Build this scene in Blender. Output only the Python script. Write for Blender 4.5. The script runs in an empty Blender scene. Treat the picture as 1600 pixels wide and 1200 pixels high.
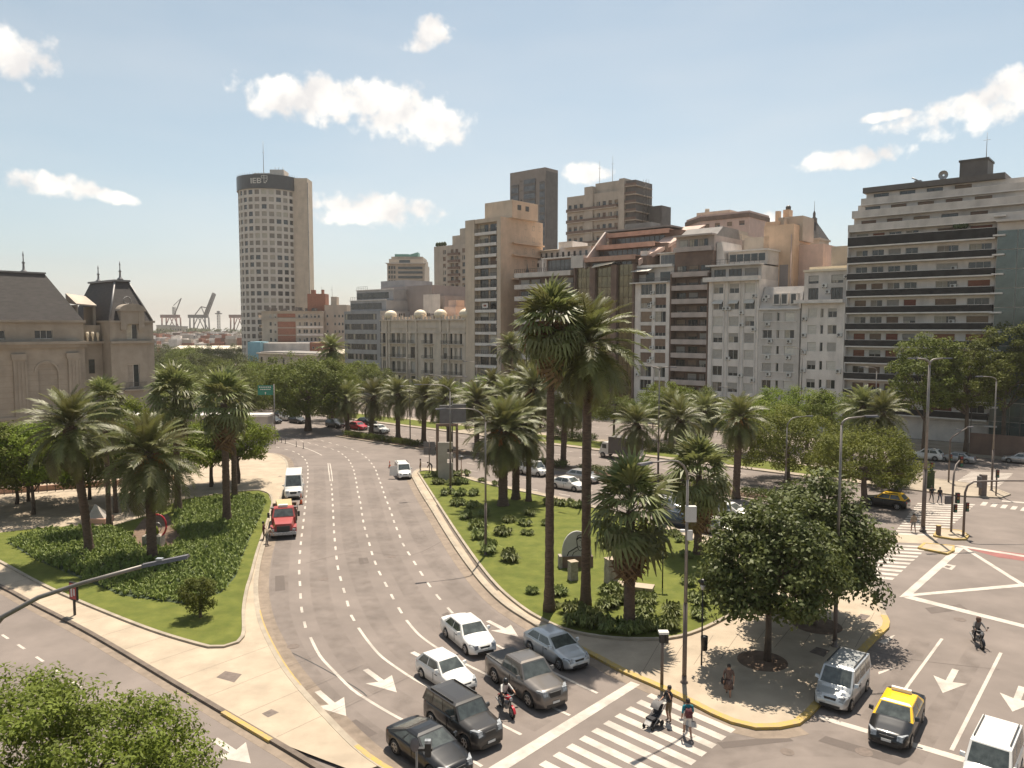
import bpy, bmesh, math, random
from math import sin, cos, pi, radians, sqrt, atan2
from mathutils import Vector, Matrix, noise as mnoise

random.seed(7)
SC = bpy.context.scene
COL = SC.collection

# ------------------------------------------------------------------ camera
CAM_H, FPX, PITCH = 18.5, 1200.0, radians(4.2)
cam_d = bpy.data.cameras.new('camera')
cam_d.sensor_width = 36.0
cam_d.lens = 36.0 * FPX / 1600.0
cam_d.clip_start, cam_d.clip_end = 0.3, 60000.0
cam = bpy.data.objects.new('camera', cam_d)
COL.objects.link(cam)
cam.location = (0, 0, CAM_H)
cam.rotation_euler = (pi / 2 - PITCH, 0, 0)
SC.camera = cam

# ------------------------------------------------------------------ sky, sun, exposure
HAZE_D = .00014
SUN_EL, SUN_AZ = radians(66.5), math.atan(0.196)      # azimuth measured from +Y towards +X
world = bpy.data.worlds.new('World')
SC.world = world
world.use_nodes = True
world.cycles.sampling_method = 'MANUAL'
world.cycles.sample_map_resolution = 256
wn, wl = world.node_tree.nodes, world.node_tree.links
wn.clear()
w_out = wn.new('ShaderNodeOutputWorld')
w_bg = wn.new('ShaderNodeBackground')
w_bg.inputs['Strength'].default_value = 0.073
w_sky = wn.new('ShaderNodeTexSky')
w_sky.sky_type = 'NISHITA'
w_sky.sun_disc = False
w_sky.sun_elevation = SUN_EL
w_sky.sun_rotation = SUN_AZ
w_sky.altitude = 0
w_sky.air_density = 1.0
w_sky.dust_density = 1.0
w_sky.ozone_density = 1.0
w_hs = wn.new('ShaderNodeHueSaturation')
w_hs.inputs['Saturation'].default_value = 0.66
w_hs.inputs['Hue'].default_value = 0.478
wl.new(w_sky.outputs[0], w_hs.inputs['Color'])
w_tc = wn.new('ShaderNodeTexCoord')


def wmath(op, a, b=None, c=None, clamp=False):
    n = wn.new('ShaderNodeMath'); n.operation = op; n.use_clamp = clamp
    for i, v in enumerate((a, b, c)):
        if v is None: continue
        if isinstance(v, (int, float)): n.inputs[i].default_value = v
        else: wl.new(v, n.inputs[i])
    return n.outputs[0]


def wdot(vec, d):
    n = wn.new('ShaderNodeVectorMath'); n.operation = 'DOT_PRODUCT'
    wl.new(vec, n.inputs[0]); n.inputs[1].default_value = d
    return n.outputs['Value']


def cam_dir(px, py):
    u, v = (px - 800) / FPX, (py - 600) / FPX
    return Vector((u, cos(PITCH) - v * sin(PITCH), -(sin(PITCH) + v * cos(PITCH))))


# cumulus: (centre x, centre y, half width, half height, tilt) as seen from the window, in photo pixels
CLOUDS = [(480, 158, 92, 36, .06), (590, 165, 110, 44, .10), (660, 188, 66, 38, .2), (585, 326, 96, 26, .06), (545, 338, 62, 14, 0),
          (14, 86, 68, 38, .1), (668, 55, 40, 22, -.5), (1334, 247, 72, 16, -.06),
          (1585, 146, 100, 32, -.34), (1480, 172, 78, 17, -.18), (1400, 180, 46, 7, -.05), (86, 290, 66, 17, .05), (160, 303, 50, 11, .2), (915, 270, 42, 15, .1),
          (1205, 350, 30, 20, 0)]
w_dir = w_tc.outputs['Generated']
w_nz = wn.new('ShaderNodeTexNoise'); w_nz.inputs['Scale'].default_value = 15.0
w_nz.inputs['Detail'].default_value = 5.0; w_nz.inputs['Roughness'].default_value = 0.56
wl.new(w_dir, w_nz.inputs['Vector'])
w_nz2 = wn.new('ShaderNodeTexNoise'); w_nz2.inputs['Scale'].default_value = 48.0
w_nz2.inputs['Detail'].default_value = 5.0
wl.new(w_dir, w_nz2.inputs['Vector'])
mask = None
hmask = None
for (cx, cy, hw, hh, tilt) in CLOUDS:
    d0 = cam_dir(cx, cy).normalized()
    t1 = Vector((d0.y, -d0.x, 0)).normalized()
    t2 = t1.cross(d0)
    if t2.z < 0: t2 = -t2
    ang = -tilt
    e1 = (t1 * cos(ang) + t2 * sin(ang)); e2 = (-t1 * sin(ang) + t2 * cos(ang))
    a, b = hw / FPX, hh / FPX
    p = wdot(w_dir, e1 / a); q = wdot(w_dir, e2 / b); f = wdot(w_dir, d0)
    r2 = wmath('ADD', wmath('MULTIPLY', p, p), wmath('MULTIPLY', q, q))
    m = wmath('SUBTRACT', 1.0, r2)
    m = wmath('MAXIMUM', m, -3.0)
    m = wmath('MULTIPLY', wmath('ADD', m, 3.0), wmath('GREATER_THAN', f, 0.0))
    mask = m if mask is None else wmath('MAXIMUM', mask, m)
mask = wmath('SUBTRACT', mask, 3.0)
n1 = wmath('MULTIPLY', wmath('SUBTRACT', w_nz.outputs[0], 0.5), 2.3)
n2 = wmath('MULTIPLY', wmath('SUBTRACT', w_nz2.outputs[0], 0.5), 2.9)
mm = wmath('ADD', wmath('ADD', mask, n1), n2)
w_mr = wn.new('ShaderNodeMapRange'); w_mr.interpolation_type = 'SMOOTHSTEP'
w_mr.inputs['From Min'].default_value = -0.08; w_mr.inputs['From Max'].default_value = 0.88
wl.new(mm, w_mr.inputs['Value'])
w_mix = wn.new('ShaderNodeMix'); w_mix.data_type = 'RGBA'
wl.new(wmath('MULTIPLY', w_mr.outputs[0], 0.90), w_mix.inputs['Factor'])
wl.new(w_hs.outputs[0], w_mix.inputs['A'])
w_cc = wn.new('ShaderNodeMix'); w_cc.data_type = 'RGBA'
w_cc.inputs['A'].default_value = (7.4, 7.1, 6.9, 1); w_cc.inputs['B'].default_value = (10.2, 9.7, 9.0, 1)
w_up = wn.new('ShaderNodeVectorMath'); w_up.operation = 'ADD'; wl.new(w_dir, w_up.inputs[0]); w_up.inputs[1].default_value = (0, 0, .03)
w_nz3 = wn.new('ShaderNodeTexNoise'); w_nz3.inputs['Scale'].default_value = 15.0; w_nz3.inputs['Detail'].default_value = 3.0; wl.new(w_up.outputs[0], w_nz3.inputs['Vector'])
w_cr = wn.new('ShaderNodeMapRange'); w_cr.inputs['From Min'].default_value = -.16; w_cr.inputs['From Max'].default_value = .06
wl.new(wmath('SUBTRACT', w_nz.outputs[0], w_nz3.outputs[0]), w_cr.inputs['Value']); wl.new(w_cr.outputs[0], w_cc.inputs['Factor']); wl.new(w_cc.outputs['Result'], w_mix.inputs['B'])  # paints cloud shading into the colour: greyer where the noise above is denser
w_th = wn.new('ShaderNodeTexNoise'); w_th.inputs['Scale'].default_value = 2.2
w_th.inputs['Detail'].default_value = 3.0; w_th.inputs['Roughness'].default_value = 0.5
w_mp = wn.new('ShaderNodeMapping'); w_mp.inputs['Scale'].default_value = (1, 1, 4.0)
wl.new(w_dir, w_mp.inputs['Vector']); wl.new(w_mp.outputs[0], w_th.inputs['Vector'])
w_mr2 = wn.new('ShaderNodeMapRange'); w_mr2.inputs['From Min'].default_value = 0.42; w_mr2.inputs['From Max'].default_value = 0.8
w_mr2.inputs['To Max'].default_value = 0.30
wl.new(w_th.outputs[0], w_mr2.inputs['Value'])
w_mix2 = wn.new('ShaderNodeMix'); w_mix2.data_type = 'RGBA'
wl.new(w_mr2.outputs[0], w_mix2.inputs['Factor'])
wl.new(w_mix.outputs['Result'], w_mix2.inputs['A'])
w_mix2.inputs['B'].default_value = (7.6, 7.4, 7.2, 1)
wl.new(w_mix2.outputs['Result'], w_bg.inputs['Color'])
wl.new(w_bg.outputs[0], w_out.inputs[0])

sun_d = bpy.data.lights.new('sun', 'SUN')
sun_d.energy = 4.7
sun_d.angle = radians(0.53)
sun_d.color = (1.0, 0.90, 0.76)
sun = bpy.data.objects.new('sun', sun_d)
COL.objects.link(sun)
sdir = Vector((sin(SUN_AZ) * cos(SUN_EL), cos(SUN_AZ) * cos(SUN_EL), sin(SUN_EL)))
sun.rotation_euler = sdir.to_track_quat('Z', 'Y').to_euler()
sun.location = (20, 60, 120)

vs = SC.view_settings
vs.view_transform = 'Standard'
vs.look = 'None'
vs.exposure = 0.75
vs.gamma = 1.0
vs.use_curve_mapping = False
SC.cycles.max_bounces = 4
SC.cycles.diffuse_bounces = 2
SC.cycles.glossy_bounces = 2
SC.cycles.transmission_bounces = 3
SC.cycles.transparent_max_bounces = 4
SC.cycles.volume_bounces = 0
SC.cycles.use_denoising = True
SC.cycles.adaptive_threshold = 0.02
SC.cycles.caustics_reflective = False
SC.cycles.caustics_refractive = False

# ------------------------------------------------------------------ survey: photo pixel -> place
def G(px, py, z=0.0):
    """point of the plane at height z that the window's view shows at a photo pixel"""
    d = cam_dir(px, py)
    t = (CAM_H - z) / -d.z
    return Vector((d.x * t, d.y * t, z))


AX = Vector((-0.7577, 0.6526, 0)); NX = Vector((0.6526, 0.7577, 0)); RX = -AX    # avenue axis, across it, facade right
AV_RZ = atan2(RX.y, RX.x)
CF = 139.0                                                                      # distance of the facade line


def FP(px, py, c=CF):
    """(along, height) on the facade plane at distance c across the avenue"""
    d = cam_dir(px, py)
    t = c / (NX.x * d.x + NX.y * d.y)
    return t * (d.x * RX.x + d.y * RX.y), CAM_H + t * d.z


def YP(px, py, Y):
    """(x, z) on the frontal plane at depth Y"""
    d = cam_dir(px, py)
    t = Y / d.y
    return d.x * t, CAM_H + d.z * t


def av(s, c):
    return RX * s + NX * c


# ------------------------------------------------------------------ materials
MATS = {}


def mat(name, col=(.5, .5, .5), rough=.7, var=.12, scale=3.0, metal=0.0, bump=0.0, bscale=None, col2=None, spec=.5,
        coat=0.0, transl=0.0, coords='Object', rnd=0.0, detail=4.0, emis=None, stretch=None, dirt=0.0):
    if name in MATS: return MATS[name]
    m = bpy.data.materials.new(name); m.use_nodes = True
    nt = m.node_tree; N = nt.nodes; L = nt.links
    b = N['Principled BSDF']
    b.inputs['Roughness'].default_value = rough
    b.inputs['Metallic'].default_value = metal
    b.inputs['Specular IOR Level'].default_value = spec
    if coat: b.inputs['Coat Weight'].default_value = coat; b.inputs['Coat Roughness'].default_value = .06
    if coords == 'World':
        g = N.new('ShaderNodeNewGeometry'); vec = g.outputs['Position']
    else:
        g = N.new('ShaderNodeTexCoord'); vec = g.outputs['Object']
    if stretch:
        mp = N.new('ShaderNodeMapping'); mp.inputs['Scale'].default_value = stretch
        L.new(vec, mp.inputs['Vector']); vec = mp.outputs[0]
    nz = N.new('ShaderNodeTexNoise'); nz.inputs['Scale'].default_value = scale; nz.inputs['Detail'].default_value = detail
    nz.inputs['Roughness'].default_value = .62
    L.new(vec, nz.inputs['Vector'])
    mr = N.new('ShaderNodeMapRange'); mr.inputs['From Min'].default_value = .3; mr.inputs['From Max'].default_value = .7
    L.new(nz.outputs[0], mr.inputs['Value'])
    mx = N.new('ShaderNodeMix'); mx.data_type = 'RGBA'
    c2 = col2 if col2 else tuple(max(0, c * (1 - 1.6 * var)) for c in col)
    c1 = col if col2 else tuple(min(1, c * (1 + var)) for c in col)
    mx.inputs['A'].default_value = (*c2, 1); mx.inputs['B'].default_value = (*c1, 1)
    L.new(mr.outputs[0], mx.inputs['Factor'])
    out = mx.outputs['Result']
    if dirt:
        nd = N.new('ShaderNodeTexNoise'); nd.inputs['Scale'].default_value = .35; nd.inputs['Detail'].default_value = 7
        mpd = N.new('ShaderNodeMapping'); mpd.inputs['Scale'].default_value = (1.6, 1.6, .35)
        L.new(vec, mpd.inputs['Vector']); L.new(mpd.outputs[0], nd.inputs['Vector'])
        md = N.new('ShaderNodeMapRange'); md.inputs['From Min'].default_value = .48; md.inputs['From Max'].default_value = .75
        md.inputs['To Max'].default_value = dirt
        L.new(nd.outputs[0], md.inputs['Value'])
        mxd = N.new('ShaderNodeMix'); mxd.data_type = 'RGBA'
        L.new(md.outputs[0], mxd.inputs['Factor']); L.new(out, mxd.inputs['A'])
        mxd.inputs['B'].default_value = (*[c * .45 for c in col], 1)
        out = mxd.outputs['Result']
    if rnd:
        oi = N.new('ShaderNodeObjectInfo')
        hs = N.new('ShaderNodeHueSaturation')
        mrr = N.new('ShaderNodeMapRange'); mrr.inputs['To Min'].default_value = 1 - rnd; mrr.inputs['To Max'].default_value = 1 + rnd
        L.new(oi.outputs['Random'], mrr.inputs['Value']); L.new(mrr.outputs[0], hs.inputs['Value'])
        mrh = N.new('ShaderNodeMapRange'); mrh.inputs['To Min'].default_value = .5 - rnd * .06; mrh.inputs['To Max'].default_value = .5 + rnd * .06
        L.new(oi.outputs['Random'], mrh.inputs['Value']); L.new(mrh.outputs[0], hs.inputs['Hue'])
        L.new(out, hs.inputs['Color']); out = hs.outputs[0]
    L.new(out, b.inputs['Base Color'])
    if bump:
        nb = N.new('ShaderNodeTexNoise'); nb.inputs['Scale'].default_value = bscale or scale * 6; nb.inputs['Detail'].default_value = 5
        L.new(vec, nb.inputs['Vector'])
        bp = N.new('ShaderNodeBump'); bp.inputs['Strength'].default_value = bump; bp.inputs['Distance'].default_value = .05
        L.new(nb.outputs[0], bp.inputs['Height']); L.new(bp.outputs[0], b.inputs['Normal'])
    if transl:
        tr = N.new('ShaderNodeBsdfTranslucent'); L.new(out, tr.inputs['Color'])
        ms = N.new('ShaderNodeMixShader'); ms.inputs[0].default_value = transl
        L.new(b.outputs[0], ms.inputs[1]); L.new(tr.outputs[0], ms.inputs[2])
        L.new(ms.outputs[0], N['Material Output'].inputs['Surface'])
    MATS[name] = m
    return m


def M(name): return MATS[name]


# ------------------------------------------------------------------ mesh helpers
class MB:
    """collects faces with material slots; build() links ONE mesh object"""
    def __init__(s): s.v = []; s.f = []; s.m = []; s.sm = []
    def face(s, pts, m=0, smooth=False):
        i = len(s.v); s.v += [tuple(p) for p in pts]; s.f.append(tuple(range(i, i + len(pts)))); s.m.append(m); s.sm.append(smooth)
    def box(s, x0, x1, y0, y1, z0, z1, m=0):
        i = len(s.v)
        s.v += [(x0, y0, z0), (x1, y0, z0), (x1, y1, z0), (x0, y1, z0), (x0, y0, z1), (x1, y0, z1), (x1, y1, z1), (x0, y1, z1)]
        for f in ((0, 3, 2, 1), (4, 5, 6, 7), (0, 1, 5, 4), (1, 2, 6, 5), (2, 3, 7, 6), (3, 0, 4, 7)):
            s.f.append(tuple(i + k for k in f)); s.m.append(m); s.sm.append(False)
        return s
    def hexa(s, p, m=0):
        """p: 8 points, bottom loop then top loop"""
        i = len(s.v); s.v += [tuple(q) for q in p]
        for f in ((0, 3, 2, 1), (4, 5, 6, 7), (0, 1, 5, 4), (1, 2, 6, 5), (2, 3, 7, 6), (3, 0, 4, 7)):
            s.f.append(tuple(i + k for k in f)); s.m.append(m); s.sm.append(False)
        return s
    def prism(s, poly, z0, z1, m=0, mside=None):
        n = len(poly); i = len(s.v)
        zz0 = z0 if isinstance(z0, (list, tuple)) else [z0] * n
        zz1 = z1 if isinstance(z1, (list, tuple)) else [z1] * n
        s.v += [(p[0], p[1], zz0[k]) for k, p in enumerate(poly)] + [(p[0], p[1], zz1[k]) for k, p in enumerate(poly)]
        area = sum(poly[k][0] * poly[(k + 1) % n][1] - poly[(k + 1) % n][0] * poly[k][1] for k in range(n))
        top = tuple(i + n + k for k in range(n)); bot = tuple(i + k for k in reversed(range(n)))
        if area < 0: top, bot = tuple(reversed(top)), tuple(reversed(bot))
        s.f += [top, bot]; s.m += [m, m]; s.sm += [False, False]
        for k in range(n):
            a, b = i + k, i + (k + 1) % n
            q = (a, b, b + n, a + n) if area > 0 else (b, a, a + n, b + n)
            s.f.append(q); s.m.append(m if mside is None else mside); s.sm.append(False)
        return s
    def loft(s, rings, m=0, caps=True, smooth=True, closed=True):
        n = len(rings[0]); i = len(s.v)
        for r in rings: s.v += [tuple(p) for p in r]
        for a in range(len(rings) - 1):
            for k in range(n if closed else n - 1):
                k2 = (k + 1) % n
                s.f.append((i + a * n + k, i + a * n + k2, i + (a + 1) * n + k2, i + (a + 1) * n + k)); s.m.append(m); s.sm.append(smooth)
        if caps:
            s.f.append(tuple(i + k for k in reversed(range(n)))); s.m.append(m); s.sm.append(False)
            s.f.append(tuple(i + (len(rings) - 1) * n + k for k in range(n))); s.m.append(m); s.sm.append(False)
        return s
    def tube(s, pts, rad, n=8, m=0, caps=True):
        pts = [Vector(p) for p in pts]
        rads = rad if isinstance(rad, (list, tuple)) else [rad] * len(pts)
        rings = []
        up = None
        for k, p in enumerate(pts):
            d = (pts[min(k + 1, len(pts) - 1)] - pts[max(k - 1, 0)]).normalized()
            if up is None:
                up = Vector((1, 0, 0)) if abs(d.x) < .8 else Vector((0, 1, 0))
            e1 = (up - d * up.dot(d)).normalized(); e2 = d.cross(e1); up = e1
            rings.append([p + (e1 * cos(2 * pi * j / n) + e2 * sin(2 * pi * j / n)) * rads[k] for j in range(n)])
        return s.loft(rings, m, caps)
    def lathe(s, prof, n=12, m=0, cx=0, cy=0, caps=True, smooth=True):
        rings = [[(cx + r * cos(2 * pi * j / n), cy + r * sin(2 * pi * j / n), z) for j in range(n)] for r, z in prof]
        return s.loft(rings, m, caps, smooth)
    def mesh(s, name, mats):
        me = bpy.data.meshes.new(name)
        me.from_pydata(s.v, [], s.f)
        for q in mats: me.materials.append(q)
        me.polygons.foreach_set('material_index', s.m)
        me.polygons.foreach_set('use_smooth', s.sm)
        me.update()
        return me
    def build(s, name, mats, parent=None, loc=None, rz=0):
        return link(name, s.mesh(name, mats if isinstance(mats, (list, tuple)) else [mats]), parent, loc, rz)


def link(name, me, parent=None, loc=None, rz=0, scale=None):
    o = bpy.data.objects.new(name, me)
    COL.objects.link(o)
    if loc is not None: o.location = loc
    if rz: o.rotation_euler = (0, 0, rz)
    if scale is not None: o.scale = scale
    if parent is not None: o.parent = parent
    return o


def tag(o, label, cat=None, group=None, kind=None):
    if label: o['label'] = label
    if cat: o['category'] = cat
    if group: o['group'] = group
    if kind: o['kind'] = kind
    return o


def thing(name, label, cat, loc=(0, 0, 0), rz=0, group=None):
    o = bpy.data.objects.new(name, None)
    o.empty_display_size = .3
    COL.objects.link(o)
    o.location = loc; o.rotation_euler = (0, 0, rz)
    return tag(o, label, cat, group)


def struct(name, mb, mats, parent=None):
    o = mb.build(name, mats, parent)
    o['kind'] = 'structure'
    return o


def dup(root, loc, rz, label=None, group=None, scale=None):
    r = root.copy(); COL.objects.link(r); r.location = loc; r.rotation_euler = (0, 0, rz)
    if label: r['label'] = label
    if group: r['group'] = group
    if scale is not None: r.scale = scale if isinstance(scale, (tuple, list)) else (scale,) * 3
    for ch in list(root.children):
        c = ch.copy(); COL.objects.link(c); c.parent = r
        for g in list(ch.children):
            d = g.copy(); COL.objects.link(d); d.parent = c
    return r


MESHC = {}


def shared(key, fn):
    if key not in MESHC: MESHC[key] = fn()
    return MESHC[key]


def lerp(a, b, t): return a + (b - a) * t


def poly_resample(pts, step):
    """points every step metres along a polyline, smoothed with Catmull-Rom"""
    P = [Vector(p) for p in pts]; out = []
    fine = []
    for i in range(len(P) - 1):
        p0, p1, p2, p3 = P[max(i - 1, 0)], P[i], P[i + 1], P[min(i + 2, len(P) - 1)]
        for k in range(12):
            t = k / 12
            fine.append(.5 * ((2 * p1) + (p2 - p0) * t + (2 * p0 - 5 * p1 + 4 * p2 - p3) * t * t + (3 * p1 - p0 - 3 * p2 + p3) * t ** 3))
    fine.append(P[-1])
    out = [fine[0]]; acc = 0
    for a, b in zip(fine, fine[1:]):
        L = (b - a).length
        while acc + L >= step and L > 1e-9:
            f = (step - acc) / L
            a = a.lerp(b, f); out.append(a.copy()); L = (b - a).length; acc = 0
        acc += L
    return out

# ------------------------------------------------------------------ surface materials
mat('asphalt', (0.200, 0.167, 0.147), .88, var=.13, scale=.22, bump=.12, bscale=60, coords='World', detail=8, spec=.3, dirt=.22)
mat('earth', (0.118, 0.096, 0.063), .95, var=.2, scale=.05, coords='World')
mat('pave', (0.408, 0.333, 0.248), .85, var=.11, scale=.5, bump=.05, bscale=30, coords='World', detail=9, spec=.3, dirt=.30)
mat('pave_far', (0.340, 0.286, 0.224), .9, var=.14, scale=.4, coords='World', spec=.2)
mat('gutter', (0.245, 0.194, 0.150), .9, var=.16, scale=1.4, coords='World', detail=8, spec=.3, dirt=.4)
mat('kerb', (0.340, 0.286, 0.218), .8, var=.15, scale=1.2, coords='World', detail=6, dirt=.45)
mat('kerb_dark', (0.136, 0.105, 0.082), .85, var=.2, scale=1.5, coords='World')
mat('yellow_paint', (0.488, 0.318, 0.044), .75, col2=(0.311, 0.244, 0.141), scale=5.0, coords='World', detail=9)
mat('white_paint', (0.488, 0.433, 0.377), .75, var=.10, scale=3.0, coords='World', detail=9, dirt=.75)
mat('red_paint', (0.266, 0.096, 0.085), .8, var=.15, scale=1.0, coords='World')
mat('lawn', (0.150, 0.160, 0.036), .95, var=.18, scale=.9, col2=(0.085, 0.105, 0.022), bump=.5, bscale=26, coords='World', detail=12, spec=.15, dirt=.28)
mat('soil', (0.148, 0.096, 0.063), .95, var=.2, scale=2, coords='World')
mat('manhole', (.14, .105, .085), .7, var=.2, scale=5, coords='World')
mat('water', (.20, .17, .13), .25, var=.05, scale=.01, coords='World')
mat('concrete', (.40, .36, .32), .85, var=.12, scale=.6, dirt=.35)
mat('steel', (.32, .31, .30), .45, var=.1, scale=4, metal=.6)
mat('steel_dark', (.06, .055, .05), .5, var=.15, scale=4, metal=.3)
mat('black', (.018, .017, .017), .45, var=.1, scale=3)

Z1 = .004
def flat_poly(pts, z): return [(p[0], p[1], z) for p in pts]
def gp(px_list): return [G(x, y) for x, y in px_list]


def sheet(mb, pts, z, m=0):
    n = len(pts)
    area = sum(pts[k][0] * pts[(k + 1) % n][1] - pts[(k + 1) % n][0] * pts[k][1] for k in range(n))
    q = flat_poly(pts, z)
    mb.face(q if area > 0 else list(reversed(q)), m)


def ribbon(mb, pts, half_l, half_r, z0, z1, m=0, msel=None):
    """solid strip along a polyline: half_l to its left, half_r to its right"""
    P = [Vector((p[0], p[1], 0)) for p in pts]
    L, Rr = [], []
    for i, p in enumerate(P):
        d = (P[min(i + 1, len(P) - 1)] - P[max(i - 1, 0)]); d.z = 0; d.normalize()
        nrm = Vector((-d.y, d.x, 0))
        L.append(p + nrm * half_l); Rr.append(p - nrm * half_r)
    for i in range(len(P) - 1):
        mm = m if msel is None else msel(i)
        a, b, c, d = L[i], Rr[i], Rr[i + 1], L[i + 1]
        mb.face([(a.x, a.y, z1), (b.x, b.y, z1), (c.x, c.y, z1), (d.x, d.y, z1)], mm)
        if z1 - z0 > .01:
            mb.face([(b.x, b.y, z0), (c.x, c.y, z0), (c.x, c.y, z1), (b.x, b.y, z1)], mm)
            mb.face([(d.x, d.y, z0), (a.x, a.y, z0), (a.x, a.y, z1), (d.x, d.y, z1)], mm)
    if z1 - z0 > .01:
        for a, b in ((L[0], Rr[0]), (Rr[-1], L[-1])):
            mb.face([(a.x, a.y, z0), (b.x, b.y, z0), (b.x, b.y, z1), (a.x, a.y, z1)], m)


# ------------------------------------------------------------------ ground, river, roads
mb = MB(); mb.face([(-9000, -400, -.35), (9000, -400, -.35), (9000, 1650, -.35), (-9000, 1650, -.35)])
struct('ground', mb, [M('earth')])
mb = MB(); mb.face([(-13000, 1650, -.6), (13000, 1650, -.6), (13000, 15000, -.6), (-13000, 15000, -.6)])
struct('river_water', mb, [M('water')])
mb = MB(); mb.face([(-160, 6, 0), (190, 6, 0), (190, 330, 0), (-160, 330, 0)])
road = struct('road', mb, [M('asphalt')])

# ------------------------------------------------------------------ the two big kerbed islands
LK = [(640, 1230), (566, 1185), (505, 1125), (447, 1058), (415, 1003), (400, 962), (396, 920), (401, 882), (410, 850),
      (424, 812), (436, 780), (445, 755), (447, 737), (445, 722), (436, 714), (422, 709)]          # main road, left kerb
LRK = [(-120, 862), (0, 915), (48, 940), (146, 991), (285, 1073), (440, 1164), (520, 1212)]        # left road, kerb
left_kerb = poly_resample(gp(LK), 1.0)
lroad_kerb = poly_resample(gp(LRK), 1.0)
left_far = [G(380, 703), G(330, 699), Vector((-75, 105, 0)), Vector((-150, 100, 0)), Vector((-150, 62, 0))]
mb = MB(); sheet(mb, [Vector(p) for p in lroad_kerb[:-3]] + [G(560, 1212)] + [Vector(p) for p in left_kerb[2:]] + left_far, .125)
pave_left = struct('pavement', mb, [M('pave')])
mb = MB(); ribbon(mb, left_kerb, 0, .32, -.01, .14, 0)
mb.build('kerb', [M('kerb')], pave_left)
mb = MB(); ribbon(mb, lroad_kerb, .02, .24, -.01, .135, 0)
mb.build('kerb', [M('kerb_dark')], pave_left)
mb = MB(); ribbon(mb, lroad_kerb, -.02, .72, -.01, .005, 0); mb.build('gutter', [M('gutter')], road)
mb = MB(); ribbon(mb, left_kerb, -.32, 1.05, -.01, .006, 0); mb.build('gutter', [M('gutter')], road)
yk = [i for i, p in enumerate(left_kerb)]
mb = MB(); ribbon(mb, left_kerb[0:5], -.08, .325, -.01, .146); mb.build('painted_kerb', [M('yellow_paint')], pave_left)
mb = MB(); ribbon(mb, left_kerb[11:24], -.25, .325, -.01, .143); mb.build('painted_kerb', [M('yellow_paint')], pave_left)
mb = MB(); ribbon(mb, lroad_kerb[-9:-4], -.06, .30, -.01, .142); mb.build('painted_kerb', [M('yellow_paint')], pave_left)

LL = [(-60, 850), (0, 879), (85, 924), (222, 981), (317, 1011), (342, 1014), (362, 1011), (374, 1003), (378, 990), (378, 956),
      (383, 925), (390, 902), (399, 868), (409, 838), (420, 805), (424, 787), (419, 774), (404, 769), (380, 770), (330, 776), (282, 783),
      (255, 796), (240, 806), (218, 812), (176, 824), (120, 824), (50, 829), (-60, 842)]
lawnL = gp(LL)
mb = MB(); sheet(mb, lawnL, .17); lawn_left = struct('lawn', mb, [M('lawn')])
mb = MB(); ribbon(mb, poly_resample(gp(LL[:20]), .8), .0, .22, .1, .24); mb.build('kerb', [M('kerb')], lawn_left)

CK = [(646, 744), (661, 771), (677, 796), (695, 825), (715, 856), (738, 888), (762, 917), (793, 946), (838, 975), (885, 1002), (939, 1029),
      (976, 1049), (1034, 1074), (1084, 1098), (1117, 1115), (1156, 1131), (1182, 1136), (1214, 1135), (1240, 1130), (1251, 1123),
      (1281, 1091), (1337, 1025), (1366, 994), (1379, 983), (1382, 974), (1377, 962), (1362, 930), (1340, 900), (1310, 882), (1230, 866),
      (1150, 851), (1065, 832), (1037, 823), (960, 803), (910, 788), (870, 778), (829, 769), (785, 760), (740, 749), (710, 739), (672, 733), (654, 735), (646, 744)]
ck = gp(CK); ck_i = poly_resample(ck, 1.0)
mb = MB(); sheet(mb, ck_i, .125); pave_mid = struct('pavement', mb, [M('pave')])
mb = MB(); ribbon(mb, ck_i, .0, .30, -.01, .14); mb.build('kerb', [M('kerb')], pave_mid)
def nearest(poly, p): return min(range(len(poly)), key=lambda i: (poly[i] - p).length)
i0, i1 = nearest(ck_i, G(905, 1013)), nearest(ck_i, G(1250, 1124)); i2 = nearest(ck_i, G(1310, 1055)); i3 = nearest(ck_i, G(1372, 958))
mb = MB(); ribbon(mb, ck_i[i0:i1 + 3], .06, .315, -.01, .146); mb.build('painted_kerb', [M('yellow_paint')], pave_mid)
mb = MB(); ribbon(mb, ck_i[i1 + 4:i2], -.02, .315, -.01, .145); mb.build('painted_kerb', [M('yellow_paint')], pave_mid)
mb = MB(); ribbon(mb, ck_i[i2 + 1:i3], .08, .315, -.01, .146); mb.build('painted_kerb', [M('yellow_paint')], pave_mid)
mb = MB(); ribbon(mb, ck_i[:nearest(ck_i, G(1250, 1124))], -.31, 1.05, -.01, .006); mb.build('gutter', [M('gutter')], road)
CL = [(655, 741), (671, 766), (687, 791), (707, 822), (730, 856), (757, 893), (785, 925), (820, 954), (848, 971), (884, 987), (923, 996),
      (965, 1001), (1001, 1002), (1042, 1001), (1078, 993), (1117, 976), (1151, 956), (1163, 940), (1158, 915), (1130, 880), (1095, 852),
      (1050, 834), (1000, 818), (910, 792), (870, 783), (829, 774), (785, 765), (740, 754), (710, 744), (680, 739), (660, 738)]
cl_i = poly_resample(gp(CL) + [G(655, 741)], .8)
mb = MB(); sheet(mb, cl_i, .17); lawn_mid = struct('lawn', mb, [M('lawn')])
mb = MB(); ribbon(mb, cl_i, .0, .22, .1, .26); mb.build('kerb', [M('kerb')], lawn_mid)
mb = MB(); ribbon(mb, poly_resample(gp([(690, 790), (712, 825), (735, 858), (762, 895), (790, 925)]), 1), -.42, .62, .12, .131); mb.build('drain_channel', [M('kerb_dark')], pave_mid)

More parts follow.
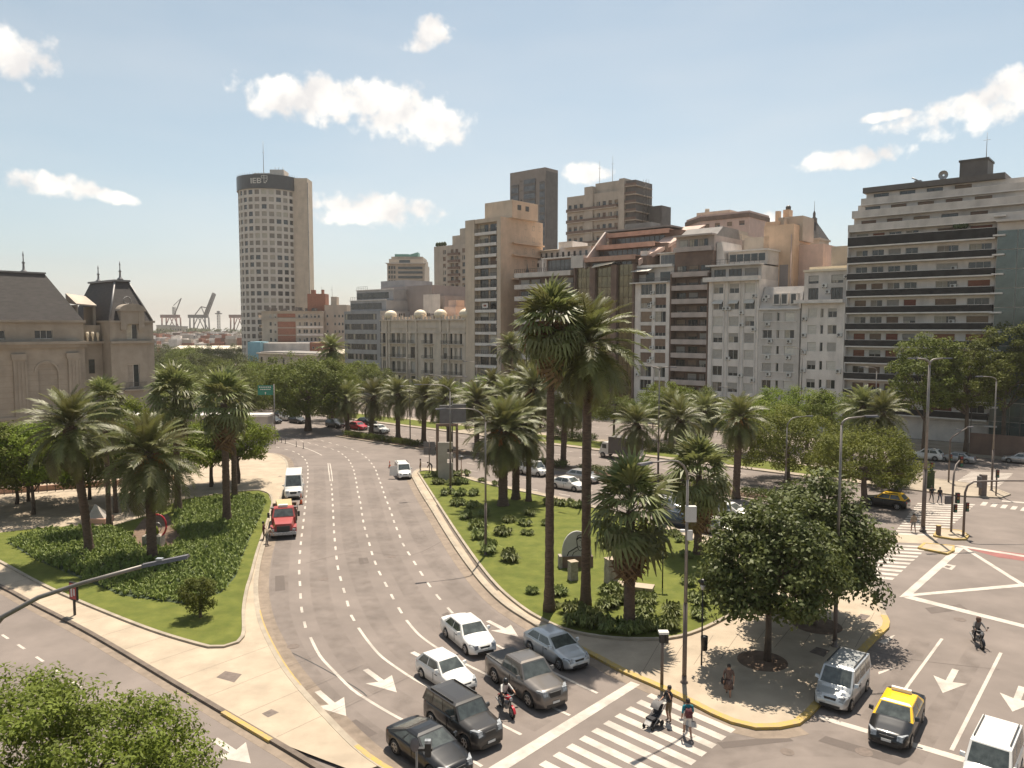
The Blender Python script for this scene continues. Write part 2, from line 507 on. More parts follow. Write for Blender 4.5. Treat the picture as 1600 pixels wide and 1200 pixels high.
# ------------------------------------------------------------------ avenue: median, far strip, service road pavement
def av_poly(s0, s1, c0, c1): return [av(s0, c0), av(s1, c0), av(s1, c1), av(s0, c1)]
s_end = FP(1375, 800, 80.)[0]
MED0, MED1 = FP(535, 676, 80.)[0], FP(1230, 790, 79.5)[0]
mb = MB(); sheet(mb, av_poly(MED0, MED1, 78.6, 81.6), .13); med = struct('median_strip', mb, [M('soil')])
mb = MB(); ribbon(mb, [av(MED0, 78.6), av(MED1, 78.6), av(MED1 + .8, 80.1), av(MED1, 81.6), av(MED0, 81.6)], .12, .12, -.01, .17); mb.build('kerb', [M('kerb')], med)
SP1 = FP(1565, 775, 99.)[0]
mb = MB(); sheet(mb, [av(-260, 95.4), av(SP1 - 3, 95.4), av(SP1, 97), av(SP1 + .5, 99.5), av(SP1 - 2, 103), av(SP1 - 14, 104.5), av(-260, 104.5)], .125)
strip = struct('pavement', mb, [M('pave_far')])
mb = MB(); ribbon(mb, [av(-260, 95.4), av(SP1 - 3, 95.4), av(SP1, 97), av(SP1 + .5, 99.5), av(SP1 - 2, 103), av(SP1 - 14, 104.5), av(-260, 104.5)], .0, .3, -.01, .15); mb.build('kerb', [M('kerb')], strip)
mb = MB()
for s0, s1 in ((FP(770, 690, 98)[0], FP(960, 700, 98)[0]), (FP(1000, 700, 98)[0], FP(1330, 740, 98)[0]), (-140, FP(720, 690, 98)[0])):
    sheet(mb, av_poly(s0, s1, 96.6, 102.5), .145)
lawn_far = struct('lawn', mb, [M('lawn')])
mb = MB(); sheet(mb, av_poly(-330, 160, 126, 139.0), .125); walk = struct('pavement', mb, [M('pave_far')])
mb = MB(); ribbon(mb, [av(-330, 126), av(160, 126)], .0, .3, -.01, .15); mb.build('kerb', [M('kerb')], walk)

# small traffic islands at the junction
def small_island(pts, z=.14):
    P = gp(pts)
    mb = MB(); sheet(mb, P, z); o = struct('traffic_island', mb, [M('pave')])
    mb = MB(); ribbon(mb, P + [P[0]], .12, .12, -.01, z + .02); mb.build('painted_kerb', [M('yellow_paint')], o)
small_island([(1436, 858), (1445, 851), (1490, 855), (1489, 862), (1480, 867)])
small_island([(1460, 839), (1467, 828), (1500, 831), (1512, 838), (1508, 844), (1490, 844)])

# ------------------------------------------------------------------ painted markings
def quad_px(name, px, z=.008, m='white_paint', parent=None):
    P = gp(px); mb = MB(); sheet(mb, P, z); return mb.build(name, [M(m)], parent or road)


def dash_me(l, w):
    def fn():
        mb = MB(); mb.face([(-l / 2, -w / 2, 0), (l / 2, -w / 2, 0), (l / 2, w / 2, 0), (-l / 2, w / 2, 0)]); return mb.mesh('lane_dash', [M('white_paint')])
    return shared(('dash', l, w), fn)


def dashes(px, period, ln, w, start=0.0):
    P = poly_resample(gp(px), .1)
    n = int(period / .1); k = int(start / .1)
    while k + int(ln / .1) < len(P):
        a, b = P[k], P[k + int(ln / .1)]
        d = b - a; c = (a + b) / 2
        link('lane_dash', dash_me(ln, w), road, (c.x, c.y, .008), atan2(d.y, d.x))
        k += n


def line_px(px, w, z=.009):
    P = poly_resample(gp(px), .7); mb = MB(); ribbon(mb, P, w / 2, w / 2, z - .001, z); return mb.build('lane_line', [M('white_paint')], road)


dashes([(478, 983), (471, 950), (469, 917), (467.5, 886), (470, 849), (473, 824), (476, 799), (479, 770), (481, 745), (480.5, 727), (476, 717), (466, 709), (454, 704), (434, 699), (415, 695)], 2.75, 1.1, .17, .2)
dashes([(555, 972), (548, 960), (541, 935), (534, 911), (530, 896), (527, 881), (524, 854), (522, 831), (521, 811), (520, 792), (519, 771), (517.5, 755)], 2.75, 1.1, .17, .2)
dashes([(629, 960), (617, 940), (606, 919), (599, 906), (591, 891), (585.5, 877), (581, 864), (577.5, 851), (574, 839), (571, 829), (568, 817), (566, 805), (564, 791), (562, 780), (559, 769), (557.5, 757.5), (555, 745), (552.5, 734), (549, 726), (545, 719), (540, 714), (530, 706), (520, 702), (510, 699), (490, 694), (462, 687), (430, 681)], 2.75, 1.1, .17, .2)
dashes([(709, 960), (697, 947), (684, 932), (671, 915), (661, 900), (652, 886), (644, 873), (635, 859), (628, 847), (624, 836), (620, 826), (616, 816), (613, 806), (610, 798), (607, 789), (603, 780), (600, 771), (597, 762), (592.5, 749), (589, 740), (587, 734), (583, 727.5), (579.5, 722.5), (575, 717), (571, 714), (565, 709), (557.5, 705), (546, 700), (531, 696), (516, 692), (497.5, 687.5), (470, 682), (440, 678)], 2.75, 1.1, .17, .2)
line_px([(485, 996), (500, 1025), (520, 1047), (550, 1077), (580, 1097), (612, 1116), (642, 1132), (690, 1160), (757, 1200)], .17)
line_px([(560, 981), (575, 1002), (595, 1025), (625, 1047), (652, 1064), (700, 1089), (775, 1128), (832, 1157)], .17)
line_px([(635, 969), (656, 993), (690, 1017), (726, 1037), (762, 1055), (805, 1077), (852, 1100), (895, 1120)], .17)
line_px([(716, 968), (745, 990), (778, 1009), (820, 1030), (859, 1048), (905, 1070), (946, 1089)], .17)
line_px([(512.5, 724), (514, 738), (516, 752)], .12); line_px([(515.5, 724), (518, 738), (519.5, 752)], .12)
line_px([(422, 689), (445, 691), (462, 696), (477, 700), (492, 706), (504, 712)], .16)
quad_px('stop_line', [(986, 1065), (1000, 1070), (775, 1213), (742, 1213)])
# zebra near the camera
la, lb = G(1013.8, 1085.8), G(946.6, 1128.5); ra, rb = G(1145.9, 1142.6), G(1084.2, 1192.4)
for k in range(13):
    l = la + (lb - la) * (k / 4); r = ra + (rb - ra) * (k / 4); d = (lb - la) / 4 * .5
    mb = MB(); sheet(mb, [l - d / 2, l + d / 2, r + d / 2, r - d / 2], .008); mb.build('crosswalk_stripe', [M('white_paint')], road)
# zebra across the avenue
A, B, C_, D_ = G(1434, 786), G(1345, 898), G(1524, 788), G(1398, 903)
for k in range(27):
    t = k / 26.; dt = .52 / 26
    if .50 < t < .63: continue
    mb = MB(); sheet(mb, [A.lerp(B, t), A.lerp(B, t + dt), C_.lerp(D_, t + dt), C_.lerp(D_, t)], .008); mb.build('crosswalk_stripe', [M('white_paint')], road)
mb = MB(); sheet(mb, [A.lerp(B, .51), A.lerp(B, .625), C_.lerp(D_, .625), C_.lerp(D_, .51)], .007); mb.build('crossing_refuge', [M('pave')], road)
A, B, C_, D_ = G(1517, 737), G(1488, 757), G(1583, 740), G(1560, 761)
for k in range(10):
    t = k / 10; mb = MB(); sheet(mb, [A.lerp(B, t), A.lerp(B, t + .05), C_.lerp(D_, t + .05), C_.lerp(D_, t)], .008); mb.build('crosswalk_stripe', [M('white_paint')], road)
for k in range(8):
    x = 1531 + k * 15.6; y = 789.5 + k * 2.1
    quad_px('crosswalk_stripe', [(x, y), (x + 8.5, y + 1), (x + 13, y - 4.5), (x + 5, y - 5.3)])
quad_px('stop_line', [(1565, 783.5), (1566, 782), (1640, 787.5), (1640, 789.5)])
quad_px('lane_line', [(1405, 933), (1422, 932), (1507, 856), (1494, 855)], .0085)
quad_px('lane_line', [(1422, 932), (1424, 928), (1640, 908), (1640, 913)], .009)
quad_px('lane_line', [(1503, 856), (1509, 855.5), (1640, 937), (1640, 943)], .0095)
quad_px('lane_line', [(1412, 934), (1425, 931.5), (1640, 986), (1640, 991)], .010)
quad_px('bike_lane', [(1512, 857.5), (1515, 855), (1660, 873), (1660, 885), (1560, 871)], .006, 'red_paint')
quad_px('lane_line', [(1488, 852), (1503, 852.5), (1660, 877), (1660, 880), (1505, 855.5)], .011)
quad_px('utility_cover', [(1471, 886), (1478, 881), (1494, 884), (1487, 891)], .007, 'white_paint')
quad_px('utility_cover', [(1475, 886), (1479, 883.5), (1487, 885), (1483, 888)], .009, 'manhole')
line_px([(1472, 998), (1412, 1080)], .16); line_px([(1564, 1020), (1484, 1178)], .17)
quad_px('stop_line', [(1279, 1117), (1282, 1124), (1640, 1232), (1640, 1222)])
quad_px('parking_line', [(1372, 1003), (1392, 994), (1399, 992), (1385, 1006), (1380, 1006)]); quad_px('parking_line', [(1373, 1054), (1395, 1045), (1397, 1043), (1372, 1050)])


def arrow_px(a, b, w=.32, hw=.78):
    p, q = G(*a), G(*b); d = (q - p); L = d.length; d.normalize(); n = Vector((-d.y, d.x, 0))
    h = q - d * min(1.75, L * .48)
    mb = MB(); sheet(mb, [p + n * w / 2, p - n * w / 2, h - n * w / 2, h - n * hw / 1.0 - d * .25, q, h + n * hw - d * .25, h + n * w / 2], .008)
    mb.build('lane_arrow', [M('white_paint')], road)
arrow_px((496, 1080), (541, 1119)); arrow_px((571, 1046), (620, 1082)); arrow_px((644, 1019), (700, 1048)); arrow_px((762, 970), (810, 995))
arrow_px((335, 1155), (392, 1193)); arrow_px((1493, 1046), (1473, 1083)); arrow_px((1597, 1073), (1582, 1112))
for a in ((8, 995), (33, 1010.7), (62, 1030), (92, 1050.6), (120, 1070), (-20, 978)):
    p = G(*a); d = G(62, 1030) - G(33, 1010.7); link('lane_dash', dash_me(1.0, .15), road, (p.x, p.y, .008), atan2(d.y, d.x))
# avenue lanes
for c in (67.5, 71.2, 74.9, 85.2, 88.6, 92.0, 111., 118.):
    s = -150 + random.random() * 3
    send = FP(1345, 800, c)[0] if c < 95 else FP(1480, 740, c)[0]
    if c < 76: s = FP(665, 730, c)[0]
    while s < send - 4:
        p = av(s, c); link('lane_dash', dash_me(1.5, .14), road, (p.x, p.y, .008), AV_RZ); s += 4.5
# covers on the pavements
for px in ([(338, 1062), (352, 1052), (378, 1057), (366, 1070)], [(409, 1119), (424, 1112), (436, 1117), (419, 1125)]):
    quad_px('utility_cover', px, .129, 'manhole', pave_left)
for px in ([(1264, 1022), (1276, 1014), (1297, 1020), (1287, 1030)], [(1338, 968), (1345, 962), (1360, 965), (1352, 972)]):
    quad_px('utility_cover', px, .129, 'manhole', pave_mid)
quad_px('utility_cover', [(434, 746), (437, 745), (441, 745.5), (439, 746.5)], .129, 'manhole', pave_left)
# round tree pits
for (px, py, r) in ((1191, 1036, 1.35), (1277, 980, 1.45)):
    p = G(px, py); mb = MB(); mb.lathe([(r, .1), (r, .131), (.02, .135)], 28, 0, p.x, p.y, smooth=False); mb.build('tree_pit', [M('soil')], pave_mid)
# dry cracks / repair seams in the asphalt
mb = MB(); ribbon(mb, poly_resample(gp([(398, 990), (440, 1012), (500, 1042), (560, 1077), (575, 1090)]), .5), .03, .03, .004, .0045); mb.build('road_crack', [M('black')], road)

# wheel-path wear, repair patches and covers that break up the asphalt
mat('asphalt_patch', (0.135, 0.111, 0.098), .9, var=.12, scale=1.2, coords='World', detail=8, spec=.3)
mat('asphalt_pale', (0.218, 0.182, 0.158), .9, var=.10, scale=1.0, coords='World', detail=8, spec=.3)
def worn(name, col, lo, hi, sc):
    m = mat(name, col, .85, var=.1, scale=1.5, coords='World', spec=.3)
    N, L = m.node_tree.nodes, m.node_tree.links
    g = N.new('ShaderNodeNewGeometry'); nz = N.new('ShaderNodeTexNoise'); nz.inputs['Scale'].default_value = sc; nz.inputs['Detail'].default_value = 7
    L.new(g.outputs['Position'], nz.inputs['Vector'])
    mr = N.new('ShaderNodeMapRange'); mr.inputs['From Min'].default_value = lo; mr.inputs['From Max'].default_value = hi; mr.inputs['To Max'].default_value = .22
    L.new(nz.outputs[0], mr.inputs['Value']); L.new(mr.outputs[0], N['Principled BSDF'].inputs['Alpha'])
worn('tyre_wear', (.115, .095, .083), .35, .8, 1.2)
def path_px(px, w, m='tyre_wear', z=.0062):
    P = poly_resample(gp(px), 1.2); mb = MB(); ribbon(mb, P, w / 2, w / 2, z - .0005, z); return mb.build('wear_track' if m == 'tyre_wear' else 'repair_strip', [M(m)], road)
for px in ([(452, 712), (462, 745), (452, 800), (440, 870), (436, 940), (450, 1000), (500, 1080), (580, 1150), (660, 1200)],
           [(498, 730), (500, 770), (498, 830), (498, 900), (512, 970), (560, 1045), (640, 1105), (760, 1165)],
           [(535, 735), (540, 780), (546, 840), (562, 900), (592, 970), (650, 1035), (740, 1085), (850, 1135)],
           [(570, 735), (584, 780), (600, 840), (628, 900), (668, 960), (730, 1010), (810, 1050), (900, 1090)],
           [(612, 760), (640, 810), (668, 860), (705, 910), (760, 960), (840, 1010), (940, 1055)]):
    path_px(px, 1.3)
path_px([(1440, 1000), (1390, 1085), (1350, 1140)], 1.0); path_px([(1530, 1010), (1470, 1110), (1420, 1190)], 1.0); path_px([(1380, 1165), (1180, 1165), (1000, 1230)], 2.2, z=.0058)
for px in ([(430, 900), (444, 899), (446, 922), (430, 924)], [(560, 872), (574, 871), (577, 880), (562, 882)], [(1290, 1150), (1420, 1188), (1405, 1196), (1278, 1158)], [(1445, 950), (1500, 944), (1512, 952), (1455, 959)], [(690, 960), (700, 956), (712, 970), (702, 974)], [(540, 1130), (556, 1124), (590, 1146), (572, 1154)], [(1120, 1160), (1230, 1150), (1240, 1158), (1130, 1170)]):
    quad_px('repair_patch', px, .0052, 'asphalt_patch')
for (px, py, r) in ((506, 905, .36), (612, 870, .33), (458, 1010, .36), (670, 1030, .33), (1350, 1175, .36), (1500, 968, .36), (548, 790, .33), (1230, 1175, .3)):
    p = G(px, py); mb = MB(); mb.lathe([(r, .0), (r, .0072), (.01, .0078)], 18, 0, p.x, p.y, smooth=False); mb.build('manhole_cover', [M('manhole')], road)
path_px([(400, 730), (520, 728), (640, 742)], .10, 'asphalt_patch', .0055); path_px([(478, 880), (560, 862), (640, 868), (700, 840)], .07, 'asphalt_patch', .0055); path_px([(1340, 1010), (1420, 1030), (1600, 1050)], .06, 'asphalt_patch', .0055)
# expansion joints across the pavements
lk = [Vector(p) for p in lroad_kerb]
for i in range(3, len(lk) - 3, 3):
    d = (lk[i + 1] - lk[i - 1]).normalized(); n = Vector((-d.y, d.x, 0)); L_ = 2.3 if i < 26 else 2.3 + (i - 26) * .28
    mb = MB(); ribbon(mb, [lk[i] + n * .1, lk[i] + n * L_], .012, .012, .1255, .1268); mb.build('pavement_joint', [M('kerb_dark')], pave_left)
for k in range(9):
    a = G(1000 + k * 42, 1060 - k * 9 if k < 5 else 1015); b = G(1030 + k * 42, 1008 - k * 6)
    mb = MB(); ribbon(mb, [a, b], .012, .012, .1255, .1268); mb.build('pavement_joint', [M('kerb_dark')], pave_mid)

# ------------------------------------------------------------------ building materials
mat('glass', (.035, .040, .045), .10, var=.3, scale=.8, spec=.75)
mat('glass_grey', (.085, .085, .09), .12, var=.35, scale=.5, spec=.8)
mat('glass_gold', (.21, .165, .085), .10, var=.55, scale=.22, spec=.9, metal=.45, detail=6)
mat('glass_green', (.10, .13, .12), .10, var=.35, scale=.3, spec=.9, metal=.25)
mat('win_white', (.60, .57, .52), .6, var=.05)
mat('win_dark', (.08, .07, .06), .5, var=.1)
mat('blind_grey', (.40, .37, .335), .75, var=.10, scale=1.2, rnd=.18)
mat('blind_brown', (.235, .16, .115), .75, var=.12, scale=1.2, rnd=.2)
mat('blind_white', (.60, .56, .50), .75, var=.08, scale=1.2, rnd=.12)
mat('blind_red', (.26, .10, .065), .75, var=.12, scale=1.2, rnd=.15)
mat('curtain', (.38, .33, .27), .9, var=.15, scale=2, rnd=.25)
mat('wall_white', (.76, .685, .62), .85, var=.09, scale=.5, dirt=.45, bump=.05)
mat('wall_grey', (.60, .545, .495), .85, var=.1, scale=.4, dirt=.45, bump=.05)
mat('wall_pink_grey', (.46, .385, .345), .85, var=.1, scale=.4, dirt=.35)
mat('wall_brown', (.19, .125, .095), .8, var=.15, scale=.5, dirt=.3)
mat('wall_beige', (.60, .49, .38), .85, var=.08, scale=.3, dirt=.30, bump=.04)
mat('wall_peach', (.68, .475, .325), .85, var=.10, scale=.3, dirt=.30, bump=.05)
mat('wall_pink', (.60, .43, .36), .85, var=.1, scale=.4, dirt=.3)
mat('wall_stone', (.335, .285, .232), .88, var=.10, scale=.5, dirt=.40, bump=.06)
mat('wall_palace', (.60, .51, .42), .85, var=.10, scale=.5, dirt=.40, bump=.06)
mat('wall_tan', (.47, .395, .32), .85, var=.1, scale=.3, dirt=.3)
mat('wall_tower', (.62, .555, .485), .7, var=.06, scale=.2, dirt=.15)
mat('wall_pier', (.26, .22, .195), .8, var=.1, scale=.4, dirt=.3)
mat('wall_office', (.33, .32, .32), .7, var=.1, scale=.4, dirt=.25)
mat('wall_blank', (.30, .26, .245), .9, var=.08, scale=.2, dirt=.25)
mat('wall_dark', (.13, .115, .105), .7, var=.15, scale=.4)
mat('wall_blue', (.20, .38, .46), .8, var=.08, scale=.4, dirt=.25)
mat('wall_ochre', (.50, .37, .20), .85, var=.1, scale=.4, dirt=.3)
mat('brick_red', (.33, .145, .095), .9, var=.15, scale=2, dirt=.2)
mat('parapet_dark', (.030, .028, .028), .6, var=.3, scale=.6, spec=.25)
mat('slab_white', (.70, .65, .60), .7, var=.08, scale=.8, dirt=.25)
mat('terracotta', (.50, .305, .225), .8, var=.12, scale=.7, dirt=.25)
mat('slate', (0.065, 0.055, 0.050), .75, var=.18, scale=1.0, bump=.35, bscale=9, stretch=(1, 1, 4), dirt=.2)
mat('zinc', (.22, .21, .205), .5, var=.12, scale=.6, metal=.2)
mat('copper_green', (.17, .34, .29), .7, var=.15, scale=1)
mat('roof_grey', (.25, .23, .215), .9, var=.15, scale=.4)
mat('dome_cream', (.72, .62, .47), .6, var=.06, scale=1)
mat('sign_dark', (.055, .056, .06), .35, var=.1, scale=.3)
mat('ac_white', (.62, .60, .56), .6, var=.08, scale=2, rnd=.12)
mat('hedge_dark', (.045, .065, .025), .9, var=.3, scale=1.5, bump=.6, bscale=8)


def win_mesh(w, h, kind, frame='win_white', mull=1, blind=None, frac=0.0):
    key = ('win', round(w, 2), round(h, 2), kind, frame, mull, blind, round(frac, 2))
    def fn():
        mb = MB(); b = .055
        mb.box(0, w, 0, .06, 0, b, 0); mb.box(0, w, 0, .06, h - b, h, 0)
        mb.box(0, b, 0, .06, b, h - b, 0); mb.box(w - b, w, 0, .06, b, h - b, 0)
        for k in range(mull):
            x = w * (k + 1) / (mull + 1); mb.box(x - b / 2, x + b / 2, .002, .058, b, h - b, 0)
        mb.face([(b, .045, b), (w - b, .045, b), (w - b, .045, h - b), (b, .045, h - b)], 1)
        if kind == 'curtain':
            x1 = w * .55; mb.face([(b, .04, b), (x1, .04, b), (x1, .04, h - b), (b, .04, h - b)], 2)
        return mb.mesh('window', [M(frame), M('glass'), M('curtain')])
    return shared(key, fn)


def blind_mesh(w, h, m):
    def fn():
        mb = MB(); n = max(2, int(h / .28))
        for k in range(n):
            z0, z1 = -h + h * k / n, -h + h * (k + 1) / n
            mb.face([(0, .0, z0), (w, .0, z0), (w, -.03, z1 - .02), (0, -.03, z1 - .02)])
            mb.face([(0, -.03, z1 - .02), (w, -.03, z1 - .02), (w, .0, z1), (0, .0, z1)])
        return mb.mesh('roller_blind', [M(m)])
    return shared(('blind', round(w, 2), round(h, 2), m), fn)


def ac_mesh():
    def fn():
        mb = MB(); mb.box(0, .85, -.34, 0, 0, .6, 0)
        mb.loft([[(.33 + .22 * cos(a * pi / 5), -.345, .3 + .22 * sin(a * pi / 5)) for a in range(10)]], 1, False)
        mb.face([(.33 + .22 * cos(-a * pi / 5), -.345, .3 + .22 * sin(-a * pi / 5)) for a in range(10)], 1)
        mb.box(.05, .1, -.3, 0, -.12, 0, 1); mb.box(.75, .8, -.3, 0, -.12, 0, 1)
        return mb.mesh('air_conditioner', [M('ac_white'), M('win_dark')])
    return shared('ac', fn)


def put_window(root, x, y, z, w, h, rng, frame='win_white', blinds=('blind_grey',), p_blind=.5, mull=1, p_full=.4):
    kind = 'curtain' if rng.random() < .35 else 'plain'
    o = link('window', win_mesh(w, h, kind, frame, mull), root, (x, y, z))
    if rng.random() < p_blind:
        f = 1.0 if rng.random() < p_full else rng.choice((.35, .5, .7))
        link('roller_blind', blind_mesh(w - .1, (h - .1) * f, rng.choice(blinds)), o, (.05, -.012, h - .05))
    return o


def punch(mb, W, z0, z1, cols, rows, y0=0., T=.3, m=0, x0=0.):
    """front wall layer with real openings: piers full height, spandrels between"""
    cols = sorted(cols); rows = sorted(rows)
    x = x0
    for a, b in cols:
        if a > x + .001: mb.box(x, a, y0, y0 + T, z0, z1, m)
        z = z0
        for c, d in rows:
            if c > z + .001: mb.box(a, b, y0 + .003, y0 + T, z, c, m)
            z = d
        if z1 > z + .001: mb.box(a, b, y0 + .003, y0 + T, z, z1, m)
        x = b
    if x0 + W > x + .001: mb.box(x, x0 + W, y0, y0 + T, z0, z1, m)


def balcony_mesh(w, d, slab='slab_white', front='slab_white', ph=.95, rail=False, lip=.16, solid=True):
    def fn():
        mb = MB()
        mb.box(0, w, -d, 0, -lip, 0, 0)
        if solid:
            mb.box(0, w, -d - .004, -d + .08, .003, ph, 1)
            mb.box(0, .08, -d + .08, 0, .003, ph, 1); mb.box(w - .08, w, -d + .08, 0, .003, ph, 1)
        else:
            for k in range(int(w / .22) + 1):
                x = min(w - .03, k * .22); mb.box(x, x + .03, -d + .02, -d + .05, 0, ph, 1)
        if rail or not solid: mb.box(-.01, w + .01, -d - .012, -d + .06, ph, ph + .06, 2)
        return mb.mesh('balcony', [M(slab), M(front), M('slab_white' if rail else 'win_dark')])
    return shared(('balc', round(w, 2), round(d, 2), slab, front, ph, rail, lip, solid), fn)


def row_thing(name, label, px0, c=CF):
    s0 = FP(px0, 512, c)[0]
    p = av(s0, c)
    t = thing(name, label, 'building', (p.x, p.y, 0), AV_RZ)
    def X(px, dc=0.): return FP(px, 512, c + dc)[0] - s0
    def Z(px, py, dc=0.): return FP(px, py, c + dc)[1]
    return t, X, Z


def part(name, mats, root, fn):
    mb = MB(); fn(mb); return mb.build(name, [M(q) for q in (mats if isinstance(mats, (list, tuple)) else [mats])], root)


def antenna(root, x, y, z, h, r=.06):
    part('antenna', 'steel', root, lambda b: (b.tube([(x, y, z), (x, y, z + h)], [r, r * .4], 5), b.tube([(x - .5, y, z + h * .7), (x + .5, y, z + h * .7)], r * .5, 4)))


def rail(root, x0, x1, y, z, h=1.0, n=None):
    def fn(b):
        k = n or max(2, int(abs(x1 - x0) / .9))
        for i in range(k + 1):
            x = lerp(x0, x1, i / k); b.box(x - .025, x + .025, y - .025, y + .025, z, z + h)
        b.box(min(x0, x1), max(x0, x1), y - .03, y + .03, z + h, z + h + .06); b.box(min(x0, x1), max(x0, x1), y - .02, y + .02, z + h * .5, z + h * .5 + .04)
    part('railing', 'steel_dark', root, fn)


rng = random.Random(11)

# ---- big apartment block with dark balcony bands (right)
t, X, Z = row_thing('apartment_block', 'wide apartment block with dark continuous balcony bands and stepped top floors', 1320)
W = X(1548)
zf = [4.0 + 2.84 * k for k in range(10)]
cols = []
for f in (.045, .165, .285, .405, .62, .83):
    w = 1.9 if f < .5 else 3.1
    cols.append((W * f, W * f + w))
part('wall', ['wall_white'], t, lambda b: (b.box(0, W, 2.0, 17, 0, 35.0), punch(b, W, 0, 34.95, cols, [(z + .15, z + 2.15) for z in zf + [32.4]], 1.6, .4)))
for k, z in enumerate(zf + [32.4]):
    link('balcony', balcony_mesh(W, 1.45, 'slab_white', 'parapet_dark', 1.02 if k < 10 else 1.5, True, .22), t, (0, 1.58, z))
    for j, (a, b_) in enumerate(cols):
        put_window(t, a, 1.75, z + .15, b_ - a, 2.0, rng, 'win_white', ('blind_brown', 'blind_red', 'blind_brown', 'blind_grey'), .6, 1 if j < 4 else 2, .5)
    part('divider', 'slab_white', t, lambda b: b.box(-.02, .12, .15, 1.58, z, z + 2.64))
for z in (zf[2], zf[5], zf[7], zf[8]):
    link('air_conditioner', ac_mesh(), t, (W * .72, 1.58, z + 1.0))
# recessed upper floors
u0 = 36.9
for k, (inx, yb, z0, z1, ms) in enumerate(((.4, 1.9, 35.0, 37.4, 'wall_grey'), (.8, 2.5, 37.4, 39.6, 'wall_grey'), (1.9, 3.2, 39.6, 41.6, 'wall_white'))):
    W2 = X(1610) if k < 2 else X(1585)
    cs = [(inx + 1.2 + i * 4.1, inx + 3.6 + i * 4.1) for i in range(int((W2 - inx - 3) / 4.1))]
    part('penthouse_wall', [ms], t, lambda b: (b.box(inx, W2, yb + .3, 16, z0, z1), punch(b, W2 - inx, z0, z1 - .02, cs, [(z0 + .6, z0 + 1.8)], yb, .3, 0, inx)))
    for a, b_ in cs: put_window(t, a, yb + .15, z0 + .6, b_ - a, 1.2, rng, 'win_dark', ('blind_brown',), .6, 1)
    link('balcony', balcony_mesh(W2 - inx + 1.2, 1.6 if k < 2 else 1.2, 'slab_white', 'wall_grey', 1.0, k < 2, .18), t, (inx - .5, yb - .02, z0 + .02))
part('roof', ['wall_dark'], t, lambda b: (b.prism([(1.5, 2.4), (X(1562, 4), 2.4), (X(1562, 4), 15), (1.5, 15)], 41.6, 42.5),))
part('water_tank', ['wall_dark', 'win_dark'], t, lambda b: (b.box(X(1489, 6), X(1532, 6), 6, 11, 42.5, 45.5), b.box(X(1489, 6) - .15, X(1532, 6) + .15, 5.85, 11.15, 45.5, 45.8, 1)))
antenna(t, X(1532, 6) - .3, 6.3, 45.8, 4.0)
def dish(b, x, y, z, r=.8):
    b.lathe([(r * k / 5, .18 * r * (k / 5) ** 2 * 2) for k in range(1, 6)], 14, 0, 0, 0, False)
    for i in range(len(b.v)):
        vx, vy, vz = b.v[i]; b.v[i] = (x + vx, y - vz + .2, z + .8 + vy)
    b.tube([(x, y + .3, z - .5), (x, y + .3, z + .8)], .06, 5)
part('satellite_dish', 'steel', t, lambda b: dish(b, X(1463, 4), 4.6, 42.7, .75))
part('roof_vent', 'zinc', t, lambda b: (b.box(X(1425, 5) - .5, X(1425, 5) + .5, 5, 6, 42.5, 43.2), b.tube([(X(1425, 5), 5.5, 43.2), (X(1425, 5) - 1, 5.5, 43.8)], .12, 6)))
part('roof_plant', 'hedge_dark', t, lambda b: [b.lathe([(.1, 34.0), (.5, 34.4), (.55, 34.9), (.1, 35.3)], 7, 0, X(1486) + i * .6, .8, True) for i in range(3)])

# ---- glass fronted corner building beyond it
t, X, Z = row_thing('glass_office_building', 'glass curtain wall building beside the banded apartment block', 1550)
W = 30
part('wall', ['wall_grey'], t, lambda b: (b.box(0, W, .6, 16, 0, 34.6), b.box(-.05, W, -.6, .55, 34.62, 34.95)))
for i in range(11):
    for k in range(11):
        x, z = .1 + i * 2.7, 1.0 + k * 2.95
        link('glass_panel', shared('gp1', lambda: MB().box(0, 2.62, 0, .08, 0, 2.85).mesh('glass_panel', [M('glass_green')])), t, (x, .5 + .01 * ((i * 7 + k * 3) % 3), z))
for k in range(12):
    part('ledge', 'slab_white', t, lambda b: b.box(-.4, 1.2, -.3, .5, 3.0 + k * 2.95, 3.25 + k * 2.95))

# ---- white plain apartment building, next left
t, X, Z = row_thing('apartment_building', 'white rendered building with a cream roof edge beside the banded block', 1250)
W = X(1319.4)
zt = Z(1285, 423)
rows = [(Z(1285, y + 7), Z(1285, y - 7)) for y in (489, 515, 542, 571, 600, 627)]
cols = [(X(1262), X(1275.5)), (X(1281.5), X(1286)), (X(1293), X(1307))]
zb = rows[0][1] + 1.2
part('wall', ['wall_white'], t, lambda b: (b.box(0, W, .3, 16, 0, zb), punch(b, W, 0, zb - .01, cols, rows, 0, .3)))
for (z0, z1) in rows:
    for j, (a, b_) in enumerate(cols): put_window(t, a, .14, z0, b_ - a, z1 - z0, rng, 'win_white', ('blind_white', 'blind_grey', 'blind_white'), .7 if j != 1 else .1, 1 if j != 1 else 0, .6)
    link('air_conditioner', ac_mesh(), t, (cols[0][0] - 1.0, -.002, z0 - .5))
    if rng.random() < .6: link('air_conditioner', ac_mesh(), t, (cols[2][0] + rng.choice((-.9, 1.7)), -.002, z0 - .4))
link('balcony', balcony_mesh(W + .8, 1.1, 'slab_white', 'wall_white', .35, False, .25), t, (-.9, 0, zb))
rr = [(zb + .35, zb + 2.5), (zb + 3.3, zb + 4.7)]
cc = [(W * .1, W * .33), (W * .62, W * .88)]
part('attic_wall', ['wall_grey'], t, lambda b: (b.box(0, W, 1.8, 15, zb, zt), punch(b, W, zb + .01, zt, cc, rr, 1.5, .3)))
for (z0, z1) in rr:
    for a, b_ in cc: put_window(t, a, 1.65, z0, b_ - a, z1 - z0, rng, 'win_dark', ('blind_grey',), .4, 2)
